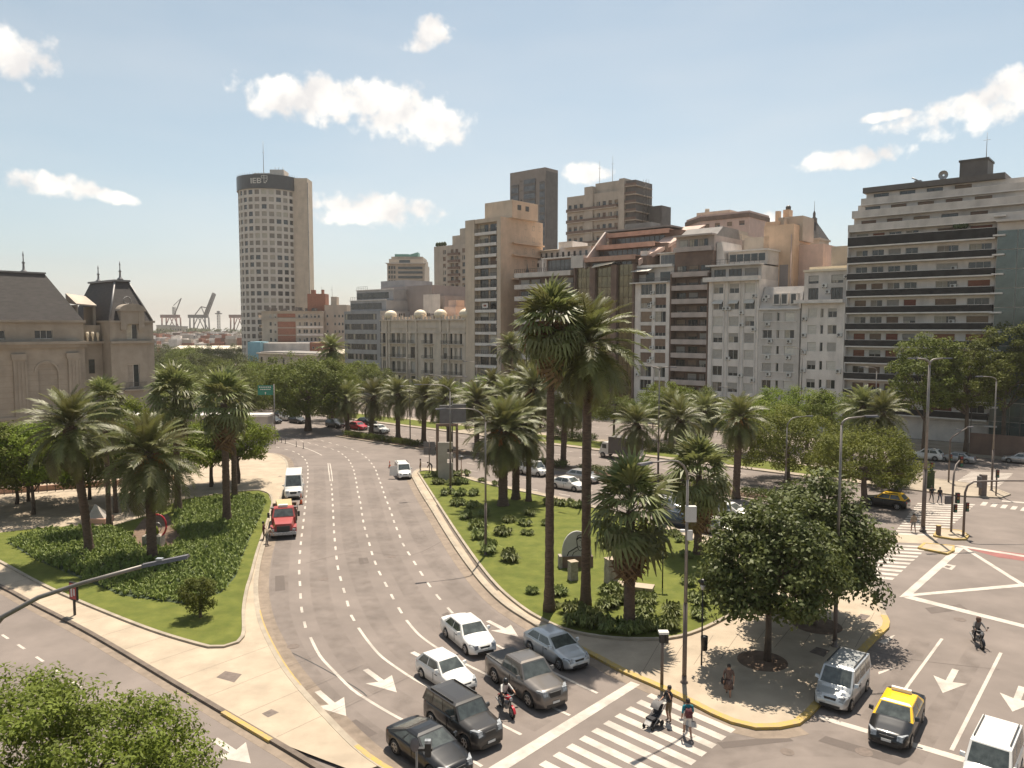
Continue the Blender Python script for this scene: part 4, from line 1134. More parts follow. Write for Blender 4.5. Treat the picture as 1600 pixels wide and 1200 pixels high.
part('wall', ['wall_tan'], t, lambda b: (b.box(0, X(1276), 0, 6, 0, zt), b.box(-.3, X(1276) + .3, -.3, 6.3, zt, zt + .4)))
part('roof', ['slate'], t, lambda b: b.hexa([(-.1, 0, zt + .4), (X(1277), 0, zt + .4), (X(1277), 6, zt + .4), (-.1, 6, zt + .4), (1.0, 2.2, zt + 4.0), (2.0, 2.2, zt + 4.0), (2.0, 3.4, zt + 4.0), (1.0, 3.4, zt + 4.0)]))
part('finial', 'wall_dark', t, lambda b: b.lathe([(.75, zt + 3.6), (.6, zt + 4.6), (.7, zt + 4.8), (.3, zt + 5.2), (.3, zt + 6.0), (.06, zt + 6.6), (.03, zt + 8.6)], 8, 0, 1.5, 2.8))
part('roof_block', 'wall_tan', t, lambda b: (b.box(X(1262), X(1295), -6, 0, zt - 7, zt - 3.5),))
# low roofs seen over the white buildings
t, X, Z = row_thing('rooftop_building', 'tan penthouse rooms stepped above the tall white building', 1118, 160)
part('wall', ['wall_tan', 'dome_cream'], t, lambda b: (b.box(0, X(1186), 0, 10, 0, Z(1150, 376)), b.box(X(1128), X(1150), 2, 8, 0, Z(1140, 366)), b.box(X(1160), X(1172), 1, 6, Z(1150, 376), Z(1165, 371), 1), b.box(X(1104), X(1130), 4, 12, 0, Z(1110, 357))))

# ---- older mid-rise, low houses and the ochre corner
def front_thing(name, label, px0, Y, rz=0.0, cat='building'):
    x, _ = YP(px0, 512, Y)
    t = thing(name, label, cat, (x, Y, 0), rz)
    return t, (lambda px, d=0.: YP(px, 512, Y + d)[0] - x), (lambda py, d=0.: YP(800, py, Y + d)[1])
t, X, Z = front_thing('old_apartment_building', 'old tan mid-rise with red brick panels and cluttered roof', 409, 300)
W = X(505); zt = Z(486)
rows = [(Z(y + 3), Z(y - 3)) for y in (493.5, 506, 517.5, 530.5)]
cols = [(X(a), X(a + 3.6)) for a in (421, 428, 466, 473.5, 477.5, 484.5, 490.5, 496.5)]
part('wall', ['wall_tan'], t, lambda b: (b.box(0, W, .4, 14, 0, zt), punch(b, W, 0, zt - .01, cols, rows, 0, .4), b.box(-.3, W, -.8, .4, zt - .2, zt), b.box(-.2, W, -.5, 0, Z(499), Z(497.5))))
for (z0, z1) in rows:
    for a, b_ in cols: put_window(t, a, .2, z0, b_ - a, z1 - z0, rng, 'win_white', ('blind_grey',), .4, 0)
for ya, yb in ((490, 496), (502.5, 511.5), (513, 523), (524.5, 534)):
    part('brick_panel', 'brick_red', t, lambda b: b.box(X(434), X(462), -.12, -.005, Z(yb), Z(ya)))
    part('side_balcony', 'wall_tan', t, lambda b: (b.box(-1.2, -.05, 0, 4, Z(yb) - .2, Z(yb)), b.box(-1.2, -1.1, 0, 4, Z(yb), Z(yb) + 1)))
part('white_bay', 'wall_white', t, lambda b: [b.box(X(463.5), W, -.2, -.01, Z(yb), Z(yb) + .7) for yb in (512.5, 524.5, 536)])
def clutter(b, x0, x1, z, n, r):
    for i in range(n):
        x = r.uniform(x0, x1); w = r.uniform(.4, 1.6); h = r.uniform(.4, 1.7); y = r.uniform(.6, 8); b.box(x, x + w, y, y + r.uniform(.4, 1.5), z, z + h)
part('roof_clutter', ['wall_dark'], t, lambda b: clutter(b, 0, W - 2, zt, 34, rng))
part('roof_room', ['brick_red', 'wall_tan'], t, lambda b: (b.prism([(X(481, 5), 5), (X(509, 5), 5), (X(509, 5), 11), (X(481, 5), 11)], zt, [Z(459, 5), Z(459, 5), Z(459, 5), Z(459, 5)]), b.box(X(487, 5), X(493, 5), 5, 7, Z(459, 5), Z(453, 5)), b.box(X(503, 5), X(506, 5), 5, 7, Z(459, 5), Z(452.5, 5))))
antenna(t, X(503, 5), 6, Z(458), 3.2); antenna(t, X(519, 5), 6, Z(470), 6.5, .09)
part('rear_wing', ['wall_tan'], t, lambda b: (b.box(W + .05, X(540), 2.5, 14, 0, Z(476)), b.box(X(514), X(523), 4, 8, Z(476), Z(463))))
for y in (493, 505.5, 517.5):
    for px in (508, 520, 526.5, 532): link('window', win_mesh(.75, 1.15, 'plain', 'win_white', 0), t, (X(px), 2.44, Z(y + 3)))
t, X, Z = front_thing('low_building', 'low flat pale wall with a blue end and a brick end', 392, 286)
part('wall', ['wall_blue', 'wall_grey', 'brick_red'], t, lambda b: (b.box(0, X(411), -4, 6, 0, Z(534)), b.box(X(411) + .02, X(483), 0, 8, 0, Z(536)), b.box(X(483) + .02, X(513), .5, 8, 0, Z(535), 2)))
b2 = [t.children[0]]; b2[0].data.polygons.foreach_set('material_index', [0] * 6 + [1] * 6 + [2] * 6)
for px in (487, 493, 500): link('window', win_mesh(.7, .8, 'plain', 'win_white', 0), t, (X(px), .44, Z(545)))
t, X, Z = row_thing('low_hall', 'long low tan hall with flat cornice roof among the trees', 403, 150)
W = X(512); zt = Z(455, 555)
part('wall', ['wall_tan', 'roof_grey'], t, lambda b: (b.box(0, W, 0, 14, 0, zt), b.box(-.4, W + .2, -.7, 14.4, zt, zt + .45), b.box(.5, W, .5, 14, zt + .45, zt + .9, 1)))
for i in range(9): link('window', win_mesh(1.1, 2.6, 'plain', 'win_dark', 0), t, (1.5 + i * W / 9, -.06, zt - 3.6))
t, X, Z = row_thing('low_hall', 'ochre corner wall with a bright flat roof beside the office building', 513, 146)
zt = Z(525, 553)
part('wall', ['wall_ochre', 'dome_cream'], t, lambda b: (b.box(0, X(538), 0, 8, 0, zt), b.hexa([(-6, 0, zt), (X(538), -.3, zt), (X(538), 9, zt), (-3, 9, zt), (-6, 0, zt + .2), (X(538), -.3, zt + .3), (X(538), 9, zt + 1.6), (-3, 9, zt + 1.2)], 1)))
part('tank', 'steel_dark', t, lambda b: b.lathe([(.7, zt + .9), (.8, zt + 1.6), (.3, zt + 2.0)], 8, 0, X(533), 4))
# stepped tower with green roof
t, X, Z = front_thing('stepped_tower', 'pale stepped office tower with green copper rooftop', 606, 335)
zs = [(606, 664, 412, 445), (608, 662, 404, 412), (611, 660, 400, 404)]
part('wall', ['wall_tan'], t, lambda b: [b.box(X(a), X(c_), k * 1.5, 20, 0 if k == 0 else Z(yb), Z(ya)) for k, (a, c_, ya, yb) in enumerate(zs)])
for y in (417, 424, 431.5, 439):
    part('ribbon_window', 'glass', t, lambda b: b.box(X(623), X(661), -.15, -.01, Z(y + 3.6), Z(y)))
    for px in (608, 612, 616): link('window', win_mesh(.8, 1.3, 'plain', 'win_dark', 0), t, (X(px), -.06, Z(y + 3.6)))
part('ribbon_window', 'glass', t, lambda b: b.box(X(624), X(641), 1.35, 1.49, Z(411), Z(406)))
part('roof', ['copper_green'], t, lambda b: (b.box(X(618, 3), X(640, 3), 3, 10, Z(400), Z(396)), b.prism([(X(640, 3), 3), (X(654, 3), 3), (X(654, 3), 10), (X(640, 3), 10)], Z(400), [Z(397), Z(393), Z(393), Z(397)])))
part('roof_edge', 'slab_white', t, lambda b: b.box(X(604), X(667), -1, 3, Z(412), Z(411)))

# ------------------------------------------------------------------ round office tower with rooftop sign
Y0 = 357.0
R_T = 46.5 * (Y0 + 14.5) / FPX
xc, _ = YP(426.5, 512, Y0 + R_T)
t = thing('office_tower', 'round cream office tower with dark sign band reading IEB', 'tower', (xc, Y0 + R_T, 0))
ztop = YP(418, 294, Y0)[1]; zsign = YP(418, 272, Y0)[1]
NC = 12; ST = 11.1 * Y0 / FPX; NR = 24
def cyl(a, r, z): return (r * sin(a), -r * cos(a), z)
mb = MB()
a0, a1 = radians(-88), radians(84)
da = radians(13.0); acols = [radians(-71.5) + da * k for k in range(NC)]
hw = da * .34
# wall shell with recessed openings: piers and spandrels as curved blocks
def cblock(mb, aa, ab, r0, r1, z0, z1, m=0):
    mb.hexa([cyl(aa, r1, z0), cyl(ab, r1, z0), cyl(ab, r0, z0), cyl(aa, r0, z0), cyl(aa, r1, z1), cyl(ab, r1, z1), cyl(ab, r0, z1), cyl(aa, r0, z1)], m)
edges = [a0] + sum([[a - hw, a + hw] for a in acols], []) + [a1]
for k in range(0, len(edges) - 1, 2): cblock(mb, edges[k], edges[k + 1], R_T - .6, R_T, 0, ztop)
for a in acols:
    z = ztop
    for r in range(NR + 1):
        zt_ = ztop - .55 - r * ST
        cblock(mb, a - hw, a + hw, R_T - .6, R_T - .02, max(0, zt_), z)
        z = zt_ - ST * .62
        if z < 0: break
mb.prism([cyl(a0 + (a1 - a0) * k / 24, R_T - .62, 0)[:2] for k in range(25)], 0, ztop)
mb.build('wall', [M('wall_tower')], t)
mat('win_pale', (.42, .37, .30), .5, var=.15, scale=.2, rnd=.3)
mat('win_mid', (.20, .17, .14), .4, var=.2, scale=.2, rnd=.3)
ww, wh = 2 * sin(hw) * (R_T - .3), ST * .62
def wm(m): return shared(('tw', m), lambda: MB().box(-ww / 2, ww / 2, -.03, .12, 0, wh).mesh('window', [M(m)]))
rg = random.Random(5)
for i, a in enumerate(acols):
    for r in range(NR):
        z = ztop - .55 - r * ST - wh
        if z < 8: break
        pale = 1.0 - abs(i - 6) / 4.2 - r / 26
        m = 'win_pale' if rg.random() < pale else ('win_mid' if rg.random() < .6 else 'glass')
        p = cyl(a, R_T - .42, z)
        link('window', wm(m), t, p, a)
mb = MB()
for k in range(24): cblock(mb, a0 + (a1 - a0) * k / 24, a0 + (a1 - a0) * (k + 1) / 24, R_T - .3, R_T + .55, ztop + .01, zsign)
mb.prism([cyl(a0 + (a1 - a0) * k / 24, R_T - .3, 0)[:2] for k in range(25)], ztop, zsign - .6)
mb.build('sign_band', [M('sign_dark')], t)
# lettering IEB and its shield mark on the band
def sgn(mb, x0, x1, z0, z1):
    r = R_T + .56
    mb.hexa([cyl(x0 / r, r, z0), cyl(x1 / r, r, z0), cyl(x1 / r, r + .12, z0), cyl(x0 / r, r + .12, z0), cyl(x0 / r, r, z1), cyl(x1 / r, r, z1), cyl(x1 / r, r + .12, z1), cyl(x0 / r, r + .12, z1)])
sc = Y0 / FPX
lx = lambda px: R_T * math.asin((px - 422) / 47.0)
lz = lambda py: YP(418, py, Y0)[1]
mb = MB(); sgn(mb, lx(408.3), lx(410), lz(286.5), lz(278.2)); mb.build('letter', [M('win_white')], t)
mb = MB()
sgn(mb, lx(411.5), lx(413.1), lz(286.5), lz(278.2))
for za, zb in ((286.5, 285), (283.1, 281.7), (279.7, 278.2)): sgn(mb, lx(413.1), lx(416.8), lz(za), lz(zb))
mb.build('letter', [M('win_white')], t)
mb = MB(); sgn(mb, lx(418.1), lx(419.7), lz(286.5), lz(278.2))
for za, zb in ((286.5, 285), (283.1, 281.7), (279.7, 278.2)): sgn(mb, lx(419.7), lx(423.2), lz(za), lz(zb))
sgn(mb, lx(423.2), lx(424.6), lz(285.6), lz(282.8)); sgn(mb, lx(423.2), lx(424.6), lz(281.8), lz(279.2))
mb.build('letter', [M('win_white')], t)
mb = MB()
for x0, x1, za, zb in ((424.5, 433.5, 275.2, 274.4), (432.7, 433.5, 282, 275.2), (431, 432.7, 284.5, 282), (428.5, 431, 286.3, 284.5), (428.2, 429, 286.3, 273.2), (424.5, 433, 278.8, 278), (424.5, 425.2, 278, 275.2)):
    sgn(mb, lx(x0), lx(x1), lz(za), lz(zb))
mb.build('shield_mark', [M('win_white')], t)
fx0, fx1 = R_T * .72, YP(492, 512, Y0 + R_T * 1.2)[0] - xc - .2
zf_ = YP(480, 273, Y0)[1]
part('flat_fin', ['wall_beige', 'glass'], t, lambda b: (b.box(fx0, fx1 + .2, -R_T * .45, R_T * .2, 0, zf_), b.box(fx1 + .2, fx1 + .35, -R_T * .45 + .4, -R_T * .45 + .8, 0, zf_ - 2, 1)))
part('roof_room', 'wall_tower', t, lambda b: (b.box(2.0, 8.5, -6, 2, zsign - 1, YP(440, 259, Y0)[1]), b.box(-6, 2.0, -5, 1, zsign - 1, YP(418, 264, Y0)[1])))
antenna(t, YP(406.5, 512, Y0)[0] - xc, -4, zsign, YP(406, 212, Y0)[1] - zsign, .18)
for x in (4, 5.6, 7.6): antenna(t, x, -4, YP(440, 259, Y0)[1], 1.6, .09)
part('roof_rail', 'steel', t, lambda b: [b.tube([cyl(a0 + (a1 - a0) * k / 30, R_T + .2, zsign), cyl(a0 + (a1 - a0) * k / 30, R_T + .2, zsign + 1)], .06, 4) for k in range(31)])

# ------------------------------------------------------------------ stone mansion with slate mansards (left)
P0 = Vector((YP(172, 512, 125)[0], 125, 0))
RZM = atan2(NX.y, NX.x)
t = thing('mansion', 'grand stone mansion with slate mansard roofs and iron finials', 'building', P0, RZM)
zc1, zc2 = 15.9, 19.3          # main cornice, attic cornice
PW = 7.0
def mans_w(mb, x0, x1, y0, y1, za, zb, ins, m=0):
    mb.hexa([(x0, y0, za), (x1, y0, za), (x1, y1, za), (x0, y1, za), (x0 + ins, y0 + ins, zb), (x1 - ins, y0 + ins, zb), (x1 - ins, y1 - ins, zb), (x0 + ins, y1 - ins, zb)], m)
mat('stone_joint', (.25, .205, .16), .9)
# wing
wx0, wx1, wy = -46., -3.4, 1.6
wc = [(-16.6, -14.9), (-9.4, -7.2)]
part('wall', ['wall_stone'], t, lambda b: (b.box(wx0, wx1, wy + .4, 18, 0, zc1), punch(b, wx1 - wx0, 0, zc1 - .01, [(-26, -23.6), (-18, -15.6), (-10.2, -7.4)], [(1.2, 4.6), (6.2, 12.6)], wy, .4, 0, wx0), b.box(wx1 + .02, -.02, 3.4, 18, 0, zc1)))
for x in (-26, -18, -10.2):
    part('blind_panel', 'wall_stone', t, lambda b: b.box(x, x + 2.4 + (.4 if x > -12 else 0), wy + .22, wy + .39, 6.2, 12.6))
    part('blind_panel', 'wall_stone', t, lambda b: b.box(x, x + 2.4 + (.4 if x > -12 else 0), wy + .22, wy + .39, 1.2, 4.6))
    part('arch_moulding', 'wall_stone', t, lambda b: [b.hexa([(x + 1.2 + 1.5 * cos(a), wy - .12, 11.6 + 1.5 * sin(a)), (x + 1.2 + 1.5 * cos(a2), wy - .12, 11.6 + 1.5 * sin(a2)), (x + 1.2 + 1.5 * cos(a2), wy - .005, 11.6 + 1.5 * sin(a2)), (x + 1.2 + 1.5 * cos(a), wy - .005, 11.6 + 1.5 * sin(a)),
                      (x + 1.2 + 1.8 * cos(a), wy - .12, 11.6 + 1.8 * sin(a)), (x + 1.2 + 1.8 * cos(a2), wy - .12, 11.6 + 1.8 * sin(a2)), (x + 1.2 + 1.8 * cos(a2), wy - .005, 11.6 + 1.8 * sin(a2)), (x + 1.2 + 1.8 * cos(a), wy - .005, 11.6 + 1.8 * sin(a))]) for a, a2 in [(pi * i / 8, pi * (i + 1) / 8) for i in range(8)]])
for x in (-21.5, -12.8, -5.2):
    part('pilaster', 'wall_stone', t, lambda b: (b.box(x - .8, x + .8, wy - .25, wy - .002, 4.9, 13.6), b.box(x - 1.0, x + 1.0, wy - .4, wy - .002, 13.6, 14.5), [b.box(x - .75 + .5 * i, x - .45 + .5 * i, wy - .31, wy - .251, 5.4, 13.3) for i in range(4)]))
for k in range(11):
    part('stone_joint', 'stone_joint', t, lambda b: b.box(wx0 + .02, wx1 - .02, wy - .006, wy + .02, 4.6 + k * .82, 4.635 + k * .82))
part('cornice', 'wall_stone', t, lambda b: (b.box(wx0, wx1 + .3, wy - .9, wy + .6, zc1, zc1 + .45), b.box(wx0, wx1 + .15, wy - .5, wy + .6, zc1 - .5, zc1 - .005), b.box(wx0, wx1 + .1, wy - .3, wy, 4.6, 5.0), b.box(-3.2, PW + .5, 2.6, 4, zc1, zc1 + .35)))
ac = [(-16.4, -14.4), (-10.4, -7.9), (-24, -22)]
part('attic_wall', ['wall_stone'], t, lambda b: (b.box(wx0, wx1, wy + .5, 17, zc1 + .45, zc2), punch(b, wx1 - wx0, zc1 + .45, zc2 - .01, ac, [(zc1 + .9, zc1 + 2.2)], wy + .1, .4, 0, wx0), b.box(wx0, wx1 + .2, wy - .35, wy + .5, zc2, zc2 + .35)))
for a, b_ in ac: link('window', win_mesh(b_ - a, 1.3, 'plain', 'win_white', 2), t, (a, wy + .32, zc1 + .9))
part('mansard_roof', ['slate', 'zinc'], t, lambda b: (mans_w(b, wx0, wx1 + .05, wy + .1, 16, zc2 + .35, 27.0, 4.0), b.box(wx0 + 3.9, wx1 - 3.8, wy + 3.95, 12.2, 27.0, 27.25, 1), b.box(wx0 + 3.8, wx1 - 3.6, wy + 3.6, 12.4, 25.6, 25.85, 1)))
def finial(x, y, z, h=3.4): part('finial', 'zinc', t, lambda b: b.lathe([(.55, z), (.5, z + .2), (.2, z + .45), (.14, z + h * .4), (.26, z + h * .45), (.10, z + h * .52), (.07, z + h * .75), (.12, z + h * .78), (.02, z + h)], 8, 0, x, y))
finial(wx1 - 6.3, wy + 6, 27.2)
# link with balustrade and roof debris
part('terrace_roof', ['wall_stone', 'wall_tan'], t, lambda b: (b.box(-3.3, -.1, 3.6, 12, zc1, zc2 - .4), b.hexa([(-3.3, 4.5, 22.2), (-.2, 4.5, 22.0), (-.2, 9, 22.4), (-3.3, 9, 22.6), (-3.3, 4.5, 22.4), (-.2, 4.5, 22.2), (-.2, 9, 23.8), (-3.3, 9, 24.2)], 1), b.box(-3.2, -2.9, 5, 9, zc2 - .4, 22.2), b.box(-.6, -.2, 5, 9, zc2 - .4, 22.0)))
for x in (-3.1, -2.3, -1.5, -.7): part('baluster', 'dome_cream', t, lambda b: b.lathe([(.22, zc1 + .35), (.14, zc1 + .9), (.26, zc1 + 1.4), (.2, zc1 + 1.9)], 8, 0, x, 3.2))
for z0 in (11.0,): link('window', win_mesh(.9, 2.3, 'plain', 'win_dark', 0), t, (-2.2, 3.34, z0))
# corner pavilion
part('pavilion_wall', ['wall_stone'], t, lambda b: (b.box(0, PW, .4, 17, 0, zc1), punch(b, PW, 0, zc1 - .01, [(2.55, 4.45)], [(1.5, 5.2), (8.6, 12.4)], 0, .4), b.box(-.1, PW + .1, -.5, 17, zc1, zc1 + .4), b.box(.02, PW - .02, -.003, .38, 6.7, 7.0)))
part('pavilion_attic', ['wall_stone'], t, lambda b: (b.box(0, PW, .5, 17, zc1 + .4, zc2), punch(b, PW, zc1 + .4, zc2 - .01, [(2.6, 4.4)], [(zc1 + .7, zc1 + 3.2)], .1, .4), b.box(-.2, 2.0, -.25, 17, zc2, zc2 + .35), b.box(5.0, PW + .2, -.25, 17, zc2, zc2 + .35)))
for z0, h in ((1.5, 3.7), (8.6, 3.8)): link('window', win_mesh(1.9, h, 'curtain', 'win_white', 1), t, (2.55, .2, z0))
link('window', win_mesh(1.8, 2.5, 'curtain', 'win_white', 1), t, (2.6, .3, zc1 + .7))
link('balcony', balcony_mesh(3.6, .8, 'wall_stone', 'steel_dark', 1.1, False, .25, False), t, (1.7, 0, 8.3))
part('dormer', ['wall_stone'], t, lambda b: (b.box(1.6, 2.55, -.35, 3, zc2 - 1.2, zc2 + 2.0), b.box(4.45, 5.4, -.35, 3, zc2 - 1.2, zc2 + 2.0), b.box(2.55, 4.45, -.3, 3, zc1 + 3.22, zc2 + 2.0),
     b.prism([(3.5 + 2.1 * cos(pi * k / 10), -.45) for k in range(11)], [0] * 11, [0] * 11) if False else None))
part('dormer_arch', ['wall_stone'], t, lambda b: b.loft([[(3.5 + 2.15 * cos(pi * k / 12), y, zc2 + 1.9 + 1.25 * sin(pi * k / 12)) for k in range(13)] for y in (-.55, 3.2)], 0, True, False))
part('mansard_roof', ['slate', 'zinc'], t, lambda b: (b.hexa([(.05, .3, zc2 + .35), (PW, .3, zc2 + .35), (PW, 16.5, zc2 + .35), (.05, 16.5, zc2 + .35), (2.5, 3.6, 26.2), (4.6, 3.6, 26.2), (4.6, 14, 26.2), (2.5, 14, 26.2)]), b.box(2.2, 4.9, 3.3, 14.3, 26.2, 26.5, 1),
     b.tube([(.05, .25, zc2 + .4), (2.45, 3.55, 26.2)], .16, 6, 1), b.tube([(PW, .25, zc2 + .4), (4.65, 3.55, 26.2)], .12, 6, 1)))
part('oculus', 'zinc', t, lambda b: [b.tube([(3.5 + .6 * cos(2 * pi * k / 12), 1.55, 23.0 + .6 * sin(2 * pi * k / 12)), (3.5 + .6 * cos(2 * pi * (k + 1) / 12), 1.55, 23.0 + .6 * sin(2 * pi * (k + 1) / 12))], .12, 5) for k in range(12)])
finial(3.6, 4.2, 26.5, 3.2); finial(3.6, 13.2, 26.5, 3.0)

# ------------------------------------------------------------------ left garden edge: fence, low walls, concrete parapet
p = G(419, 697)
t = thing('concrete_wall', 'tall bare concrete retaining wall beside the main road behind the round tree', 'wall', (p.x, p.y, 0))
part('wall_body', 'concrete', t, lambda b: b.box(-30, 0, 0, 3, 0, 4.6))
part('coping', 'slab_white', t, lambda b: b.box(-30, .1, -.15, 3.1, 4.6, 4.9))
a, b_ = G(-60, 778), G(168, 761)
d = b_ - a
def lowwall(name, label, off, z0, z1, m, w=.35):
    n = Vector((-d.y, d.x, 0)).normalized()
    mb = MB(); ribbon(mb, [a + n * off, b_ + n * off, b_ + n * off + d * .55], w / 2, w / 2, z0, z1)
    o = mb.build(name, [M(m)]); tag(o, label, 'wall')
lowwall('garden_wall', 'low dark brown wall edging the mansion garden', 0, 0.1, .75, 'terracotta')
lowwall('garden_wall', 'low pale wall behind the brown one at the mansion garden', 5.0, 0.1, .9, 'wall_palace', .5)
n_ = Vector((-d.y, d.x, 0)).normalized()
t = thing('fence', 'thin dark metal fence along the mansion garden wall', 'fence', a - n_ * 1.0, atan2(d.y, d.x))
L = d.length * 1.5
for k in range(26):
    part('fence_post', 'steel_dark', t, lambda b: b.box(k * L / 26, k * L / 26 + .07, -.03, .04, .1, 2.6))
for z in (1.2, 2.5): part('fence_rail', 'steel_dark', t, lambda b: b.box(0, L, -.02, .03, z, z + .06))

# ------------------------------------------------------------------ vegetation
import numpy as np
mat('frond', (0.192, 0.187, 0.062), .5, var=.25, scale=1.3, col2=(0.090, 0.102, 0.028), transl=.30, rnd=.3, spec=.5)
mat('frond_fan', (0.230, 0.238, 0.083), .5, var=.25, scale=1.5, col2=(0.115, 0.130, 0.041), transl=.32, rnd=.3, spec=.5)
mat('frond_dry', (0.198, 0.125, 0.061), .85, var=.25, scale=2, transl=.2, rnd=.3)
mat('rachis', (0.152, 0.141, 0.061), .6, var=.15, scale=2)
mat('palm_trunk', (.125, .082, .056), .9, var=.30, scale=3.0, bump=.8, bscale=6, stretch=(1, 1, 3.5), detail=8)
mat('palm_boss', (.10, .062, .038), .95, var=.35, scale=5, bump=1.0, bscale=9, detail=8)
mat('dates', (0.319, 0.137, 0.038), .7, var=.25, scale=3, rnd=.2)
mat('flower_dry', (0.274, 0.144, 0.076), .85, var=.25, scale=3)
mat('bark', (.115, .085, .062), .9, var=.25, scale=3, bump=.6, bscale=12, stretch=(1, 1, .4))
mat('leaf_dark', (0.139, 0.159, 0.042), .55, var=.3, scale=.7, col2=(0.061, 0.079, 0.020), transl=.25, spec=.3)
mat('leaf_mid', (0.166, 0.187, 0.036), .65, var=.3, scale=.6, col2=(0.090, 0.114, 0.022), transl=.32, rnd=.15, spec=.2)
mat('leaf_bright', (0.217, 0.260, 0.034), .65, var=.3, scale=.6, col2=(0.123, 0.169, 0.022), transl=.36, rnd=.15, spec=.2)
mat('leaf_tipa', (0.200, 0.215, 0.040), .65, var=.3, scale=.8, col2=(0.115, 0.134, 0.026), transl=.35, rnd=.12, spec=.2)
mat('leaf_near', (0.200, 0.251, 0.036), .65, var=.3, scale=.9, col2=(0.119, 0.146, 0.028), transl=.35, spec=.2)
mat('leaf_far', (0.115, 0.132, 0.036), .7, var=.3, scale=.3, col2=(0.068, 0.084, 0.025), transl=.28, rnd=.25, spec=.2)
mat('agapanthus', (0.260, 0.313, 0.075), .55, var=.3, scale=1.2, col2=(0.133, 0.178, 0.042), transl=.30, spec=.3, coords='World')
mat('shrub_leaf', (0.250, 0.279, 0.085), .55, var=.3, scale=2.0, col2=(0.117, 0.143, 0.043), transl=.28, rnd=.22, spec=.3)


def quads_mesh(name, V, mats, midx=None):
    """V: (n,4,3) array of separate quads"""
    V = np.asarray(V, dtype=np.float32); n = len(V)
    me = bpy.data.meshes.new(name)
    me.vertices.add(n * 4); me.vertices.foreach_set('co', V.reshape(-1))
    me.loops.add(n * 4); me.loops.foreach_set('vertex_index', np.arange(n * 4, dtype=np.int32))
    me.polygons.add(n); me.polygons.foreach_set('loop_start', np.arange(0, n * 4, 4, dtype=np.int32))
    for q in mats: me.materials.append(q)
    if midx is not None: me.polygons.foreach_set('material_index', np.asarray(midx, dtype=np.int32))
    me.update(calc_edges=True); me.validate()
    return me


def frond_quads(L, droop, seed, n=28, lw=.085, ll=.66):
    r = random.Random(seed); Q = []; MI = []
    pts = []; p = Vector((0, 0, 0)); ns = 14
    for i in range(ns + 1):
        s = i / ns; th = .10 - droop * s ** 1.35
        pts.append(p.copy()); p = p + Vector((cos(th), 0, sin(th))) * (L / ns)
    def at(s):
        f = s * ns; i = min(int(f), ns - 1); return pts[i].lerp(pts[i + 1], f - i), (pts[i + 1] - pts[i]).normalized()
    for i in range(ns):
        w0, w1 = .055 * (1 - i / ns) + .012, .055 * (1 - (i + 1) / ns) + .012
        a, b = pts[i], pts[i + 1]
        Q.append([a + Vector((0, w0, 0)), a - Vector((0, w0, 0)), b - Vector((0, w1, 0)), b + Vector((0, w1, 0))]); MI.append(1)
    for k in range(n):
        s = .14 + .86 * (k + .5) / n
        c, d = at(s)
        up = Vector((-d.z, 0, d.x))
        l = ll * (.45 + .75 * sin(pi * min(1, (s - .02) ** .8))) * r.uniform(.85, 1.12)
        fw = lerp(.45, 1.25, s)
        for sg in (-1, 1):
            dirv = (d * fw + Vector((0, sg, 0)) * 1.0 + up * r.uniform(.15, .50)).normalized()
            wv = d * lw * .5
            tip = c + dirv * l + Vector((0, 0, -.20 * l))
            mid = c + dirv * l * .55
            Q.append([c - wv, c + wv, mid + wv * .95, mid - wv * .95]); MI.append(0)
            Q.append([mid - wv * .95, mid + wv * .95, tip + wv * .12, tip - wv * .12]); MI.append(0)
    return Q, MI


def fan_quads(P, Rf, droop, seed, n=17):
    """fan leaf: petiole length P then a pleated blade of radius Rf"""
    r = random.Random(seed); Q = []; MI = []
    hub = Vector((P, 0, .10 * P))
    for i in range(4):
        a, b = Vector((0, 0, 0)).lerp(hub, i / 4), Vector((0, 0, 0)).lerp(hub, (i + 1) / 4)
        w = .045 - .006 * i; Q.append([a + Vector((0, w, 0)), a - Vector((0, w, 0)), b - Vector((0, w - .005, 0)), b + Vector((0, w - .005, 0))]); MI.append(1)
    for k in range(n):
        ang = radians(-118 + 236 * (k + .5) / n)
        l = Rf * (1 - .22 * abs(ang) / 2.1) * r.uniform(.88, 1.08)
        d = Vector((cos(ang), sin(ang), r.uniform(-.05, .16)))
        nrm = Vector((-sin(ang), cos(ang), 0))
        m = hub + d * l * .58; w = l * .58 * radians(236 / n) * .52
        tip = m + (d * .42 + Vector((0, 0, -.42 * droop * r.uniform(.6, 1.4)))) * l
        fold = Vector((0, 0, .03 if k % 2 else -.03))
        Q.append([hub, hub, m - nrm * w + fold, m + nrm * w - fold]); MI.append(0)
        Q.append([m + nrm * w - fold, m - nrm * w + fold, tip - nrm * .012, tip + nrm * .012]); MI.append(0)
    return Q, MI


FRONDS = []
for i, dr in enumerate((.75, 1.15, 1.55, 1.0)):
    q, mi = frond_quads(3.4, dr, 30 + i); FRONDS.append(quads_mesh('frond', q, [M('frond'), M('rachis')], mi))
FANS = []
for i, dr in enumerate((.45, .9, 1.3)):
    q, mi = fan_quads(.95, 1.05, dr, 50 + i); FANS.append(quads_mesh('fan_leaf', q, [M('frond_fan'), M('rachis')], mi))
q, mi = fan_quads(.6, 1.0, 1.6, 61, 13); DRYFAN = quads_mesh('dry_leaf', q, [M('frond_dry'), M('frond_dry')], mi)
q, mi = frond_quads(2.2, 1.9, 77, 16, .06, .45); DRYFROND = quads_mesh('dry_leaf', q, [M('frond_dry'), M('frond_dry')], mi)


